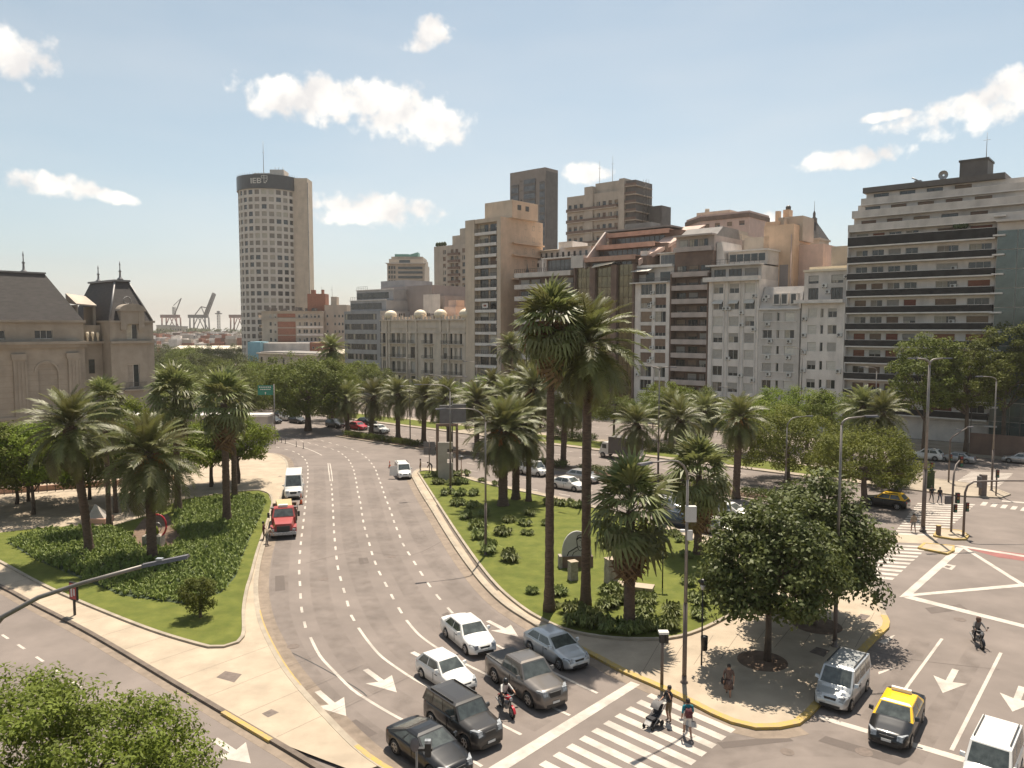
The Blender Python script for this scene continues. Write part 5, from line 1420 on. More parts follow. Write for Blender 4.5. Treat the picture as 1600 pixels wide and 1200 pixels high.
def frond_set(kind, n, seed):
    """list of (mesh, azimuth, elevation, roll, scale, z offset)"""
    r = random.Random(seed); out = []
    for k in range(n):
        f = (k + .5) / n
        az = k * 2.39996 + r.uniform(-.2, .2)
        if kind == 'phoenix':
            el = radians(lerp(84, -52, f ** .85)) + r.uniform(-.1, .1)
            me = FRONDS[0] if f < .25 else (FRONDS[3] if f < .5 else (FRONDS[1] if f < .78 else FRONDS[2]))
            sc = r.uniform(.86, 1.08) * (.80 + .25 * min(1, f * 3))
            z = lerp(.5, -.35, f)
        else:
            el = radians(lerp(82, -48, f ** .9)) + r.uniform(-.15, .15)
            me = FANS[0] if f < .35 else (FANS[1] if f < .7 else FANS[2])
            sc = r.uniform(.82, 1.12); z = lerp(.35, -.55, f)
        out.append((me, az, el, r.uniform(-.35, .35), sc, z))
    return out


def mat_frond(az, el, roll, sc, z, r0=.12):
    R = Matrix.Rotation(az, 4, 'Z') @ Matrix.Rotation(-el, 4, 'Y') @ Matrix.Rotation(roll, 4, 'X')
    return Matrix.Translation(Vector((0, 0, z))) @ R @ Matrix.Translation(Vector((r0, 0, 0))) @ Matrix.Scale(sc, 4)


def trunk_mesh(kind, h, r, seed, lean=(0, 0)):
    rr = random.Random(seed); pts = []; rads = []; n = 44
    for i in range(n + 1):
        f = i / n
        pts.append((lean[0] * f ** 1.4, lean[1] * f ** 1.4, h * f))
        k = 1.0 + .42 * max(0, 1 - f * 7) ** 2
        if kind == 'phoenix': k *= 1.0 - .08 * f
        else: k *= 1.0 - .30 * f
        rads.append(r * k * rr.uniform(.97, 1.03) * (1.045 if i % 2 else .955))
    mb = MB(); mb.tube(pts, rads, 14, 0)
    return mb


def palm(kind, px, py, label, top=None, h=None, r=.34, sc=1.0, n=64, seed=0, individual=True, lean=(0, 0), group=None, dates=False, skirt=0, boss=True, dry=0, loc=None):
    p = loc if loc is not None else G(px, py)
    if h is None:
        d = cam_dir(px, top); h = CAM_H + d.z * (p.y / d.y)
    t = thing('phoenix_palm' if kind == 'phoenix' else 'fan_palm', label, 'palm tree', (p.x, p.y, .1), (seed * 1.3) % 6.28, group)
    trunk_mesh(kind, h, r, seed, lean).build('trunk', [M('palm_trunk')], t)
    cx = Vector((lean[0], lean[1], h))
    if kind == 'phoenix' and boss:
        mb = MB(); mb.lathe([(r * .95, h - 1.5), (r * 1.35, h - 1.0), (r * 1.75, h - .45), (r * 1.6, h), (r * .7, h + .5), (.05, h + .7)], 12, 0, lean[0], lean[1]); mb.build('trunk_boss', [M('palm_boss')], t)
    if individual:
        for me, az, el, ro, s, z in frond_set(kind, n, seed):
            o = link(me.name.split('.')[0], me, t); o.matrix_local = Matrix.Translation(cx) @ mat_frond(az, el, ro, s * sc, z * sc)
    else:
        me = shared(('crown', kind, seed % 3, n), lambda: crown_mesh(kind, n, seed % 3))
        link('crown', me, t, cx, 0, (sc, sc, sc))
    rr = random.Random(seed + 5)
    for k in range(skirt):
        f = (k + .5) / skirt
        o = link('dry_leaf', DRYFAN if kind != 'phoenix' else DRYFROND, t)
        o.matrix_local = Matrix.Translation(cx + Vector((0, 0, -.3 - 1.3 * f * sc))) @ mat_frond(k * 2.4 + rr.random(), radians(rr.uniform(-85, -58)), rr.uniform(-.5, .5), sc * rr.uniform(.8, 1.1), 0, r * .8)
    if dates:
        for k in range(8):
            a = k * 2 * pi / 8 + rr.random(); mb = MB()
            for j in range(16):
                e = Vector((cos(a), sin(a), 0)) * rr.uniform(.55, 1.35) * sc; q = Vector((rr.uniform(-.3, .3), rr.uniform(-.3, .3), rr.uniform(-1.0, -.15))) * sc
                mb.tube([cx + Vector((0, 0, .1)), cx + e * .6 + Vector((0, 0, .25 * sc)), cx + e + q], [.03, .035, .05], 4)
            mb.build('date_stalk', [M('dates')], t)
    return t


def crown_mesh(kind, n, seed):
    Vs = []; Ms = []
    for me, az, el, ro, s, z in frond_set(kind, n, seed):
        m = np.array(mat_frond(az, el, ro, s, z)); nv = len(me.vertices)
        co = np.empty(nv * 3, np.float32); me.vertices.foreach_get('co', co)
        co = np.c_[co.reshape(-1, 3), np.ones(nv)] @ m.T
        Vs.append(co[:, :3].reshape(-1, 4, 3)); mi = np.empty(len(me.polygons), np.int32); me.polygons.foreach_get('material_index', mi); Ms.append(mi)
    return quads_mesh('crown', np.concatenate(Vs), [M('frond' if kind == 'phoenix' else 'frond_fan'), M('rachis')], np.concatenate(Ms))


# left lawn palms
palm('phoenix', 140, 868, 'dark date palm on the left lawn in front of the mansion', top=672, r=.34, sc=1.08, n=74, seed=1, lean=(-.9, .5), skirt=9)
palm('phoenix', 238, 876, 'broad pale date palm nearest the curved lamp on the left lawn', top=718, r=.38, sc=1.22, n=80, seed=2, skirt=6, dates=True)
palm('fan', 279, 800, 'fan palm behind the broad date palm on the left lawn', top=622, r=.33, sc=1.5, n=46, seed=3, skirt=12)
palm('fan', 355, 818, 'fan palm nearest the red truck on the left lawn', top=632, r=.38, sc=1.5, n=46, seed=4, skirt=18)
palm('fan', 367, 781, 'bare topped fan palm trunk just behind the one nearest the red truck', top=688, r=.34, sc=.5, n=14, seed=5, skirt=4)
palm('fan', 171, 824, 'slim palm behind the dark date palm', top=628, r=.24, sc=1.05, n=36, seed=6, skirt=4)
palm('phoenix', 181, 803, 'slender palm trunk in the shade by the white pyramid', top=665, r=.2, sc=.6, n=26, seed=7)
# central lawn palms
palm('fan', 858, 958, 'tallest fan palm with rusty flower stalks on the central lawn', top=512, r=.31, sc=1.32, n=58, seed=9, lean=(.2, -.1), skirt=6)
palm('phoenix', 915, 950, 'tall date palm beside the tallest fan palm on the central lawn', top=545, r=.31, sc=1.15, n=80, seed=10, lean=(.2, .3), skirt=8)
palm('fan', 983, 985, 'short stout fan palm in front of the stone pillars', top=800, r=.37, sc=1.5, n=50, seed=11, skirt=26)
palm('fan', 1090, 868, 'fan palm with a dry skirt next to the dark leafy tree', top=745, r=.34, sc=1.6, n=50, seed=12, skirt=30)
for i, (px, py) in enumerate(((786, 792), (806, 782), (826, 785))):
    palm('phoenix', px, py, ['leftmost trunk of the date palm clump with orange fruit', 'middle trunk of the date palm clump with orange fruit', 'rightmost slim trunk of the date palm clump on the lawn'][i], top=(678, 664, 690)[i], r=(.5, .42, .3)[i], sc=(1.22, 1.05, .8)[i], n=(78, 60, 40)[i], seed=13 + i, dates=i < 2)
# rusty flower stalks on the tallest palm
tallest = bpy.data.objects['fan_palm.005'] if 'fan_palm.005' in bpy.data.objects else None
for o in COL.objects:
    if o.get('label', '').startswith('tallest fan palm'): tallest = o
rr = random.Random(3); ph = max(c.location.z for c in tallest.children) if tallest else 18
for k in range(7):
    mb = MB(); a = 2.2 + k * .45 - 1.0
    for j in range(26):
        e = Vector((cos(a), sin(a), 0)) * rr.uniform(.3, 1.7) + Vector((.2, -.1, ph - rr.uniform(.3, .7)))
        mb.tube([(.2, -.1, ph - .2), e, e + Vector((rr.uniform(-.2, .2), rr.uniform(-.2, .2), -rr.uniform(.6, 1.9)))], [.03, .03, .05], 4)
    mb.build('flower_stalk', [M('flower_dry')], tallest)

# median row of date palms
ROW = [(543, 674), (580, 679), (622, 685), (662, 692), (703, 699), (745, 706), (790, 713), (835, 720), (880, 727), (990, 747), (1067, 762), (1150, 779)]
TOPS = [625, 624, 620, 622, 626, 632, 628, 612, 622, 668, 660, 658]
rl = random.Random(31)
ORD = ['first', 'second', 'third', 'fourth', 'fifth', 'sixth', 'seventh', 'eighth', 'ninth', 'tenth', 'eleventh', 'last']
for i, ((px, py), tp) in enumerate(zip(ROW, TOPS)):
    palm('phoenix', px, py, '%s date palm of the median row counted from the big round tree' % ORD[i], top=tp, r=.40, sc=(1.12 if i < 6 else (1.25 if i < 9 else .96)), n=62, seed=20 + i, individual=i > 8, group='date palms along the median', dates=(i in (7, 11)), lean=(rl.uniform(-.5, .5), rl.uniform(-.5, .5)), skirt=rl.choice((0, 4, 7)))
for i, (px, py, tp, lb) in enumerate(((815, 700, 596, 'date palm across the avenue rising behind the orange fruited clump'), (770, 690, 606, 'date palm across the avenue left of the orange fruited clump'), (1047, 700, 640, 'small date palm across the avenue behind the median'), (1100, 708, 648, 'bushy palm on the far strip near the round green trees'),
                            (1345, 735, 640, 'weeping feathery palm behind the right hand green trees'), (1375, 742, 650, 'second weeping feathery palm nearer the banded block'), (520, 665, 548, 'far palm by the ochre wall'), (797, 672, 545, 'dark palm against the peach side wall'))):
    palm('phoenix', px, py, lb, top=tp, r=.3, sc=1.0, n=62, seed=40 + i, individual=False)


# ------------------------------------------------------------------ broadleaf trees
def crown_quads(seed, rx, ry, rz, nclump, per, leaf, clump_r, flat=.35, hollow=.35, droop=0.0, aspect=.55, taper=0.0):
    r = np.random.default_rng(seed)
    u = r.normal(size=(nclump * 3, 3)); u /= np.linalg.norm(u, axis=1)[:, None]
    rad = (hollow + (1 - hollow) * r.random(len(u)) ** .45)
    c = u * rad[:, None]
    bump = np.array([mnoise.noise(Vector(v) * 1.7 + Vector((seed, 0, 0))) for v in u])
    c *= (1 + .42 * bump)[:, None]
    c = c[c[:, 2] > -flat - .12 * r.random(len(c))][:nclump]
    c[:, :2] *= (1 - taper * c[:, 2])[:, None]
    c = c * np.array([rx, ry, rz])
    n = len(c) * per
    off = r.normal(size=(n, 3)); off /= (np.linalg.norm(off, axis=1)[:, None] + 1e-6)
    off *= (r.random(n) ** .5)[:, None] * clump_r * np.array([1.15, 1.15, .75])
    cs = np.repeat(r.uniform(.7, 1.3, len(c)), per)[:, None]
    pos = np.repeat(c, per, axis=0) + off * cs
    pos[:, 2] -= droop * (off[:, 0] ** 2 + off[:, 1] ** 2)
    nr = off / clump_r * .7 + np.array([0, 0, .55]) + r.normal(size=(n, 3)) * .55 + np.repeat(c / np.array([rx, ry, rz]), per, axis=0) * .4
    nr /= np.linalg.norm(nr, axis=1)[:, None]
    t1 = np.cross(nr, r.normal(size=(n, 3))); t1 /= np.linalg.norm(t1, axis=1)[:, None]
    t2 = np.cross(nr, t1)
    l = leaf * r.uniform(.65, 1.35, n)[:, None]; w = l * aspect
    bend = nr * l * .12
    return np.stack([pos - t1 * l * .5, pos - t2 * w * .5 + bend, pos + t1 * l * .5, pos + t2 * w * .5 + bend], axis=1), c


def tree(name, label, loc, h_crown, rx, ry, rz, mname, seed, nclump=90, per=70, leaf=.24, clump_r=.8, trunk_r=.22, group=None, flat=.35, hollow=.35, branches=9, key=None, cat='tree', rz_rot=0., aspect=.55, fork=.45, droop=0., taper=0.):
    t = thing(name, label, cat, (loc[0], loc[1], .1), rz_rot, group)
    if key and key in MESHC:
        me, c = MESHC[key]
    else:
        Q, c = crown_quads(seed, rx, ry, rz, nclump, per, leaf, clump_r, flat, hollow, droop, aspect, taper)
        me = quads_mesh('crown', Q, [M(mname)])
        if key: MESHC[key] = (me, c)
    link('crown', me, t, (0, 0, h_crown))
    r = random.Random(seed)
    zf = max(.8, (h_crown - rz * .35) * fork + .3)
    mb = MB(); mb.tube([(0, 0, -.1), (r.uniform(-.1, .1), r.uniform(-.1, .1), zf * .5), (0, 0, zf), (0, 0, h_crown)], [trunk_r * 1.35, trunk_r, trunk_r * .9, trunk_r * .35], 10)
    mb.build('trunk', [M('bark')], t)
    idx = list(range(len(c))); r.shuffle(idx)
    for k in idx[:branches]:
        e = Vector(c[k]) + Vector((0, 0, h_crown)); s = Vector((0, 0, lerp(zf * .9, h_crown * .8, r.random())))
        m = s.lerp(e, .5) + Vector((r.uniform(-.3, .3), r.uniform(-.3, .3), -.2))
        mb = MB(); mb.tube([s, m, e], [trunk_r * .5, trunk_r * .3, trunk_r * .1], 6); mb.build('branch', [M('bark')], t)
    return t


def zc(py, p): 
    d = cam_dir(800, py); return CAM_H + d.z * (p.y / d.y)

p = G(1193, 1035); tree('leafy_tree', 'dark glossy leafy tree on the corner pavement, the nearer of two', (p.x + .2, p.y), 5.3, 3.9, 3.4, 3.3, 'leaf_dark', 101, 230, 80, .27, .72, .17, taper=.15, flat=.62, hollow=.45, branches=14, fork=.75)
p = G(1278, 978); tree('leafy_tree', 'dark glossy leafy tree on the corner pavement, the farther and taller one', (p.x - .3, p.y), 5.1, 4.0, 4.0, 3.8, 'leaf_dark', 102, 300, 85, .28, .78, .2, taper=.34, flat=.62, hollow=.45, branches=14, fork=.6)
tree('feathery_tree', 'feathery green tree crown in the bottom corner by the left road', (-15.2, 21.0), 4.7, 5.6, 4.6, 3.2, 'leaf_near', 103, 460, 130, .165, .6, .25, flat=.5, hollow=.5, branches=16, aspect=.42)
p = G(388, 757); tree('round_tree', 'round bright green tree beside the concrete wall', (p.x - 1.2, p.y), zc(690, p), 4.4, 4.0, 3.1, 'leaf_bright', 104, 150, 80, .26, .75, .2, flat=.6)
p = G(92, 806); tree('garden_tree', 'bright green spreading tree left of the dark date palm', (p.x - 2.5, p.y), zc(715, p), 5.0, 4.0, 3.6, 'leaf_bright', 105, 150, 80, .27, .8, .16, flat=.5)
p = G(20, 800); tree('garden_tree', 'dark green tree at the very left edge above the garden wall', (p.x - 1.5, p.y + 3), zc(735, p), 4.6, 4.0, 3.2, 'leaf_mid', 106, 130, 80, .27, .8, .16, flat=.5)
p = G(112, 800); tree('garden_tree', 'thin multi-stemmed tree behind the dark date palm', (p.x, p.y + 2), zc(735, p), 3.4, 3.0, 3.0, 'leaf_mid', 107, 100, 75, .25, .7, .13, flat=.5)
p = G(165, 790); tree('garden_tree', 'light green tree between the two date palms of the left lawn', (p.x, p.y + 4), zc(690, p) , 3.6, 3.4, 4.2, 'leaf_bright', 108, 120, 75, .26, .75, .15, flat=.6)
p = G(310, 770); tree('garden_tree', 'leafy tree behind the left lawn fan palms', (p.x, p.y + 4), zc(700, p), 3.6, 3.6, 2.6, 'leaf_mid', 109, 100, 75, .26, .75, .15, flat=.6)
for i, (px, py, ty, R_, mn, lb) in enumerate(((45, 785, 722, 4.6, 'leaf_mid', 'shady tree over the garden wall left of the slim palm'), (215, 792, 715, 4.4, 'leaf_mid', 'shady tree behind the broad date palm'), (262, 778, 705, 4.6, 'leaf_bright', 'bright tree just right of the broad date palm crown'), (-20, 812, 730, 5.0, 'leaf_mid', 'shady tree cut by the left edge'), (330, 762, 700, 3.8, 'leaf_mid', 'shady tree left of the round bright tree'), (140, 782, 700, 4.4, 'leaf_mid', 'shady tree right behind the dark date palm trunk'))):
    p = G(px, py); tree('garden_tree', lb, (p.x, p.y), zc(ty, p), R_, R_ * .9, R_ * .72, mn, 130 + i, 120, 80, .28, .85, .16, flat=.55)
p = G(313, 968); tree('bush', 'loose rounded bush alone on the grass tip of the left lawn', (p.x, p.y), 1.55, 1.1, 1.1, 1.25, 'leaf_mid', 140, 60, 60, .2, .36, .09, flat=.75, hollow=.3, branches=6, cat='bush', aspect=.3)
p = G(490, 673); tree('spreading_tree', 'big round shade tree at the bend of the main road', (p.x - 1.0, p.y), zc(606, p), 8.0, 7.5, 5.6, 'leaf_mid', 110, 330, 85, .36, 1.15, .55, flat=.75, hollow=.4)
p = G(1335, 792); tree('umbrella_tree', 'flat topped feathery tree behind the black and yellow taxi', (p.x + .9, p.y), zc(718, p), 5.5, 4.6, 3.0, 'leaf_tipa', 111, 220, 90, .22, .75, .32, flat=.5, hollow=.45)
p = G(1225, 752); tree('umbrella_tree', 'wide feathery tree with dense crown right of the median palms', (p.x + .4, p.y), zc(694, p), 6.6, 5.4, 3.9, 'leaf_tipa', 112, 260, 90, .25, .85, .32, flat=.6, hollow=.45)
p = G(1380, 765); tree('leafy_tree', 'small grey green tree at the edge of the avenue plaza', (p.x + .8, p.y + 1), zc(745, p), 2.6, 2.4, 2.0, 'leaf_mid', 113, 80, 70, .24, .6, .14, flat=.5)
p = G(1455, 718); tree('street_tree', 'dark tree against the banded block, left of two', (p.x, p.y + 2), zc(588, p), 5.4, 5.0, 5.6, 'leaf_mid', 114, 170, 85, .34, .95, .3, flat=.8)
p = G(1510, 716); tree('street_tree', 'dark tree against the banded block, right of two', (p.x + 1, p.y + 2), zc(590, p), 5.2, 5.0, 5.2, 'leaf_mid', 115, 170, 85, .34, .95, .3, flat=.8)
p = G(1590, 716); tree('street_tree', 'tall shaded tree in front of the glass building', (p.x + 1, p.y + 5), zc(570, p), 5.0, 5.0, 5.6, 'leaf_mid', 116, 150, 85, .34, .95, .3, flat=.8)
# trees across the avenue and further off
far = [(1040, 625, 126, 4.2, 'leaf_bright'), (1095, 634, 122, 3.6, 'leaf_mid'), (1010, 640, 118, 3.2, 'leaf_mid'), (1178, 648, 112, 4.2, 'leaf_bright'), (1215, 636, 120, 3.8, 'leaf_bright'), (1262, 640, 116, 4.4, 'leaf_bright'),
       (1300, 642, 112, 4.2, 'leaf_mid'), (960, 640, 122, 3.6, 'leaf_mid'), (895, 650, 128, 3.8, 'leaf_mid'), (725, 625, 160, 4.6, 'leaf_bright'), (762, 612, 165, 4.2, 'leaf_bright'), (680, 618, 178, 4.8, 'leaf_far'), (560, 588, 205, 6.2, 'leaf_bright'), (585, 598, 196, 5.4, 'leaf_mid'),
       (620, 612, 190, 4.6, 'leaf_mid'), (645, 616, 186, 4.4, 'leaf_far'), (535, 606, 180, 5.0, 'leaf_mid'), (430, 628, 200, 6.5, 'leaf_mid'), (405, 622, 230, 6.5, 'leaf_bright'), (445, 616, 225, 5.5, 'leaf_bright'), (380, 604, 260, 7.0, 'leaf_far'),
       (355, 600, 220, 7.5, 'leaf_mid'), (322, 600, 250, 7.5, 'leaf_far'), (290, 592, 280, 8.0, 'leaf_mid'), (262, 588, 300, 8.0, 'leaf_far'), (310, 584, 330, 8.0, 'leaf_mid'), (345, 581, 340, 7.5, 'leaf_far'), (275, 605, 210, 7.0, 'leaf_mid'), (245, 600, 230, 7.0, 'leaf_far'), (300, 618, 180, 6.0, 'leaf_mid'), (335, 628, 170, 5.5, 'leaf_mid'),
       (395, 628, 170, 6.0, 'leaf_mid'), (370, 573, 370, 7.5, 'leaf_far'), (255, 573, 380, 8.0, 'leaf_far'), (398, 642, 180, 4.8, 'leaf_far'), (446, 634, 182, 5.0, 'leaf_mid'), (515, 630, 152, 4.6, 'leaf_mid'), (372, 648, 172, 4.2, 'leaf_far'), (250, 640, 150, 5.0, 'leaf_mid'), (215, 640, 170, 5.5, 'leaf_far'), (700, 640, 150, 3.6, 'leaf_mid'),
       (845, 648, 140, 3.6, 'leaf_far'), (1140, 655, 112, 3.0, 'leaf_mid'), (1330, 690, 104, 2.6, 'leaf_mid'), (505, 612, 225, 5.5, 'leaf_mid'), (470, 618, 205, 5.5, 'leaf_far')]
rt = random.Random(9)
NTH = ['first', 'second', 'third', 'fourth', 'fifth', 'sixth', 'seventh', 'eighth', 'ninth', 'tenth', 'eleventh', 'twelfth', 'thirteenth', 'fourteenth', 'fifteenth', 'sixteenth', 'seventeenth', 'eighteenth', 'nineteenth', 'twentieth', 'twenty-first', 'twenty-second', 'twenty-third', 'twenty-fourth', 'twenty-fifth']
def zone_of(px): return 'across the avenue before the buildings' if px > 660 else ('beyond the bend toward the port' if px < 470 else 'before the old mid-rise and palace')
for i, (px, py, Y, R_, mn) in enumerate(far):
    x, z = YP(px, py, Y)
    z = max(z, R_ * .62)
    v = i % 3
    zone = zone_of(px); rank = sorted(q[0] for q in far if zone_of(q[0]) == zone and q[4] == mn).index(px)
    tone = {'leaf_bright': 'bright green', 'leaf_mid': 'mid green', 'leaf_far': 'dull green'}[mn]
    t = tree('park_tree', '%s belt tree %s, %s from the left' % (tone, zone, NTH[rank]), (x, Y), 1.0, 1.0, 1.0, .78, mn, 200 + v, 130, 60, .062, .20, .05, '%s trees %s' % (tone, zone), key=('ft', v, mn), flat=.7, hollow=.4, branches=2, rz_rot=rt.random() * 6)
    t.scale = (R_, R_, R_ * rt.uniform(.85, 1.05))
    c = [o for o in t.children if o.name.startswith('crown')][0]
    c.location.z = z / t.scale.z
    tr = [o for o in t.children if o.name.startswith('trunk')][0]; tr.scale.z = z / t.scale.z
    for b in [o for o in t.children if o.name.startswith('branch')]: b.location.z = z / t.scale.z - 1.0

# ------------------------------------------------------------------ beds, shrubs and hedges
def in_poly(x, y, P):
    c = False; j = len(P) - 1
    for i in range(len(P)):
        if (P[i].y > y) != (P[j].y > y) and x < (P[j].x - P[i].x) * (y - P[i].y) / (P[j].y - P[i].y) + P[i].x: c = not c
        j = i
    return c


def strap_quads(r, x, y, z, R_, H, n, w):
    Q = []
    for k in range(n):
        a = r.random() * 2 * pi; q = r.uniform(.35, 1.0)
        dx, dy = cos(a), sin(a); hz = H * r.uniform(.7, 1.15) * (1.15 - .45 * q)
        b = Vector((x + dx * R_ * .12, y + dy * R_ * .12, z)); m = Vector((x + dx * R_ * .55 * q, y + dy * R_ * .55 * q, z + hz)); e = Vector((x + dx * R_ * q * 1.05, y + dy * R_ * q * 1.05, z + hz * r.uniform(.45, .9)))
        s = Vector((-dy, dx, 0)) * w
        Q.append([b - s * .6, b + s * .6, m + s, m - s]); Q.append([m - s, m + s, e + s * .15, e - s * .15])
    return Q


NTH = ['first', 'second', 'third', 'fourth', 'fifth', 'sixth', 'seventh', 'eighth', 'ninth', 'tenth', 'eleventh', 'twelfth', 'thirteenth', 'fourteenth', 'fifteenth', 'sixteenth', 'seventeenth', 'eighteenth', 'nineteenth', 'twentieth', 'twenty-first', 'twenty-second', 'twenty-third', 'twenty-fourth', 'twenty-fifth']
BED = gp([(12, 851), (60, 880), (128, 908), (190, 934), (290, 948), (345, 930), (368, 905), (378, 875), (390, 845), (408, 806), (415, 788), (404, 777), (340, 780), (290, 788), (272, 800), (268, 828), (283, 843), (262, 862), (215, 858), (205, 840), (186, 829), (130, 829), (60, 834)])
r = random.Random(21); Q = []
xs = [p.x for p in BED]; ys = [p.y for p in BED]
y = min(ys)
while y < max(ys):
    x = min(xs)
    while x < max(xs):
        jx, jy = x + r.uniform(-.2, .2), y + r.uniform(-.2, .2)
        if in_poly(jx, jy, BED): Q += strap_quads(r, jx, jy, .16, r.uniform(.34, .52), r.uniform(.35, .66), 13, .05)
        x += .44
    y += .44
o = link('ground_cover', quads_mesh('ground_cover', Q, [M('agapanthus')])); tag(o, 'dense strappy ground cover plants filling the left lawn bed', 'plants', None, 'stuff')
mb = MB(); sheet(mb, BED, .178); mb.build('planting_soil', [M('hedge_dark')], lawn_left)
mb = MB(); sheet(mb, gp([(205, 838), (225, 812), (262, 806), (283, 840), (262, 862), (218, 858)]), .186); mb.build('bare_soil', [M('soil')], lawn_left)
SHR = []
for k in range(4):
    r = random.Random(70 + k); Q = []
    for j in range(9):
        a = r.random() * 6.28; d = sqrt(r.random()) * .55
        Q += strap_quads(r, cos(a) * d, sin(a) * d, 0, .5, .74 - .34 * d, 30, .045)
    SHR.append(quads_mesh('shrub_leaves', Q, [M('shrub_leaf')]))
SH = [(682, 746, 1.0, 0), (703, 745, 1.1, 0), (724, 745, 1.2, 0), (685, 759, 1.1, 0), (710, 759, 1.2, 0), (722, 758, 1.1, 0), (699, 775, 1.15, 0), (720, 777, 1.2, 0), (741, 776, 1.1, 0), (715, 792, 1.2, 0), (738, 795, 1.1, 0), (732, 812, 1.2, 0), (757, 809, 1.1, 0),
      (747, 828, 1.35, 0), (750, 843, 1.35, 0), (767, 865, 1.6, 0), (795, 878, 1.4, 0), (796, 818, 1.0, 1), (820, 823, 1.0, 1), (829, 807, 1.1, 1), (851, 823, .8, 1), (787, 838, 1.2, 1), (824, 838, .8, 1), (754, 755, .8, 1), (774, 761, .9, 1), (862, 790, 1.2, 1), (885, 792, 1.2, 1), (905, 795, 1.1, 1),
      (830, 931, .75, 2), (872, 932, 1.0, 2), (955, 930, 1.2, 3), (946, 953, 1.25, 3), (970, 945, 1.1, 3), (1008, 945, 1.2, 3), (1006, 968, 1.2, 3), (1045, 965, 1.3, 3), (1047, 988, 1.2, 3), (1025, 985, 1.1, 3), (1090, 945, 1.2, 4), (1088, 968, 1.0, 4), (1078, 918, 1.0, 4), (1118, 940, .8, 4), (1030, 872, .95, 4), (1071, 874, .9, 4), (952, 860, 1.1, 2), (1052, 840, .9, 4), (1066, 850, .8, 4),
      (897, 965, 1.35, 5), (905, 982, 1.3, 5), (936, 985, 1.3, 5), (960, 990, 1.25, 5), (985, 996, 1.1, 5), (1003, 990, 1.2, 5), (920, 972, 1.2, 5), (668, 748, .7, 0), (866, 955, .7, 5)]
zl = ['low strappy shrub along the central lawn kerb', 'low strappy shrub mid lawn by the palm clump', 'round shrub beside the tall palm trunks', 'leafy shrub around the short stout fan palm', 'leafy shrub on the lawn near the dark leafy trees', 'shaded shrub at the foot of the tall palms']
for i, (px, py, s, zn) in enumerate(SH):
    p = G(px, py); rk = sorted((q for q in SH if q[3] == zn), key=lambda q: q[1] * 10 + q[0]).index((px, py, s, zn)); t = thing('shrub', zl[zn] + ', %s from far end' % NTH[rk], 'shrub', (p.x, p.y, .16), i * 1.7, 'shrubs: ' + zl[zn])
    link('foliage', SHR[i % 4], t, None, 0, (s * 1.0, s * 1.0, s * .98))
def hedge(name, label, s0, s1, c, w, h, mn='leaf_dark', seed=0):
    r = np.random.default_rng(seed); L = s1 - s0; n = int(L * w * 190)
    pos = np.c_[r.random(n) * L, (r.random(n) - .5) * w, r.random(n) ** .6 * h * (1 + .15 * np.sin(np.linspace(0, 40, n)))]
    nr = r.normal(size=(n, 3)) + np.array([0, 0, .6]); nr /= np.linalg.norm(nr, axis=1)[:, None]
    t1 = np.cross(nr, r.normal(size=(n, 3))); t1 /= np.linalg.norm(t1, axis=1)[:, None]; t2 = np.cross(nr, t1); l = .2
    Q = np.stack([pos - t1 * l * .5, pos - t2 * l * .3, pos + t1 * l * .5, pos + t2 * l * .3], 1)
    p = av(s0, c); o = link(name, quads_mesh(name, Q, [M(mn)]), None, (p.x, p.y, .12), AV_RZ); tag(o, label, 'hedge')
for i, (a, b) in enumerate(((540, 600), (603, 655), (840, 885), (905, 950), (1000, 1062), (1075, 1140), (1160, 1215))):
    hedge('hedge', ['low hedge at the far end of the median under the first palms', 'low hedge under the third and fourth median palms', 'clipped hedge behind the white van', 'clipped hedge behind the white sedan on the avenue', 'clipped hedge left of the lamp on the median', 'clipped hedge right of the lamp on the median', 'clipped hedge at the near end of the median'][i], FP(a, 700, 80)[0], FP(b, 700, 80)[0], 80.1, 1.6, .85, 'leaf_dark' if i > 1 else 'leaf_mid', 300 + i)
for i, (a, b, c) in enumerate(((985, 1060, 100), (1060, 1140, 101), (860, 930, 101))):
    hedge('hedge', ['dark hedge across the avenue behind the dark truck', 'dark hedge across the avenue before the palms', 'hedge by the grass across the avenue'][i], FP(a, 690, c)[0], FP(b, 690, c)[0], c, 2.0, 1.3, 'leaf_dark', 320 + i)

# ------------------------------------------------------------------ vehicles
mat('rubber', (.018, .017, .016), .8, var=.2)
mat('alloy', (.45, .44, .43), .35, metal=.8, var=.1)
mat('car_glass', (.075, .085, .078), .05, var=.35, scale=2.5, spec=1.0)
mat('headlamp', (.34, .35, .36), .12, var=.35, scale=9, spec=.9)
mat('taillamp', (.35, .02, .015), .2, var=.1, spec=.7)
mat('trim', (.025, .024, .023), .5, var=.1)
mat('plate', (.6, .6, .58), .5, var=.05)
def paint(n, c, metal=.0, rough=.28): return mat('paint_' + n, c, rough, var=.04, scale=.8, metal=metal, coat=.45, spec=.3)
paint('white', (.74, .72, .68)); paint('black', (.012, .012, .013)); paint('charcoal', (.040, .037, .035)); paint('silver', (.46, .45, .44), .5); paint('grey', (.165, .15, .138), .5)
paint('red', (.42, .022, .03)); paint('truck_red', (.34, .05, .045), rough=.45); paint('yellow', (.85, .50, .02)); paint('pale_silver', (.52, .53, .53), .4); paint('navy', (.03, .045, .07)); paint('beige', (.42, .39, .34), .3)

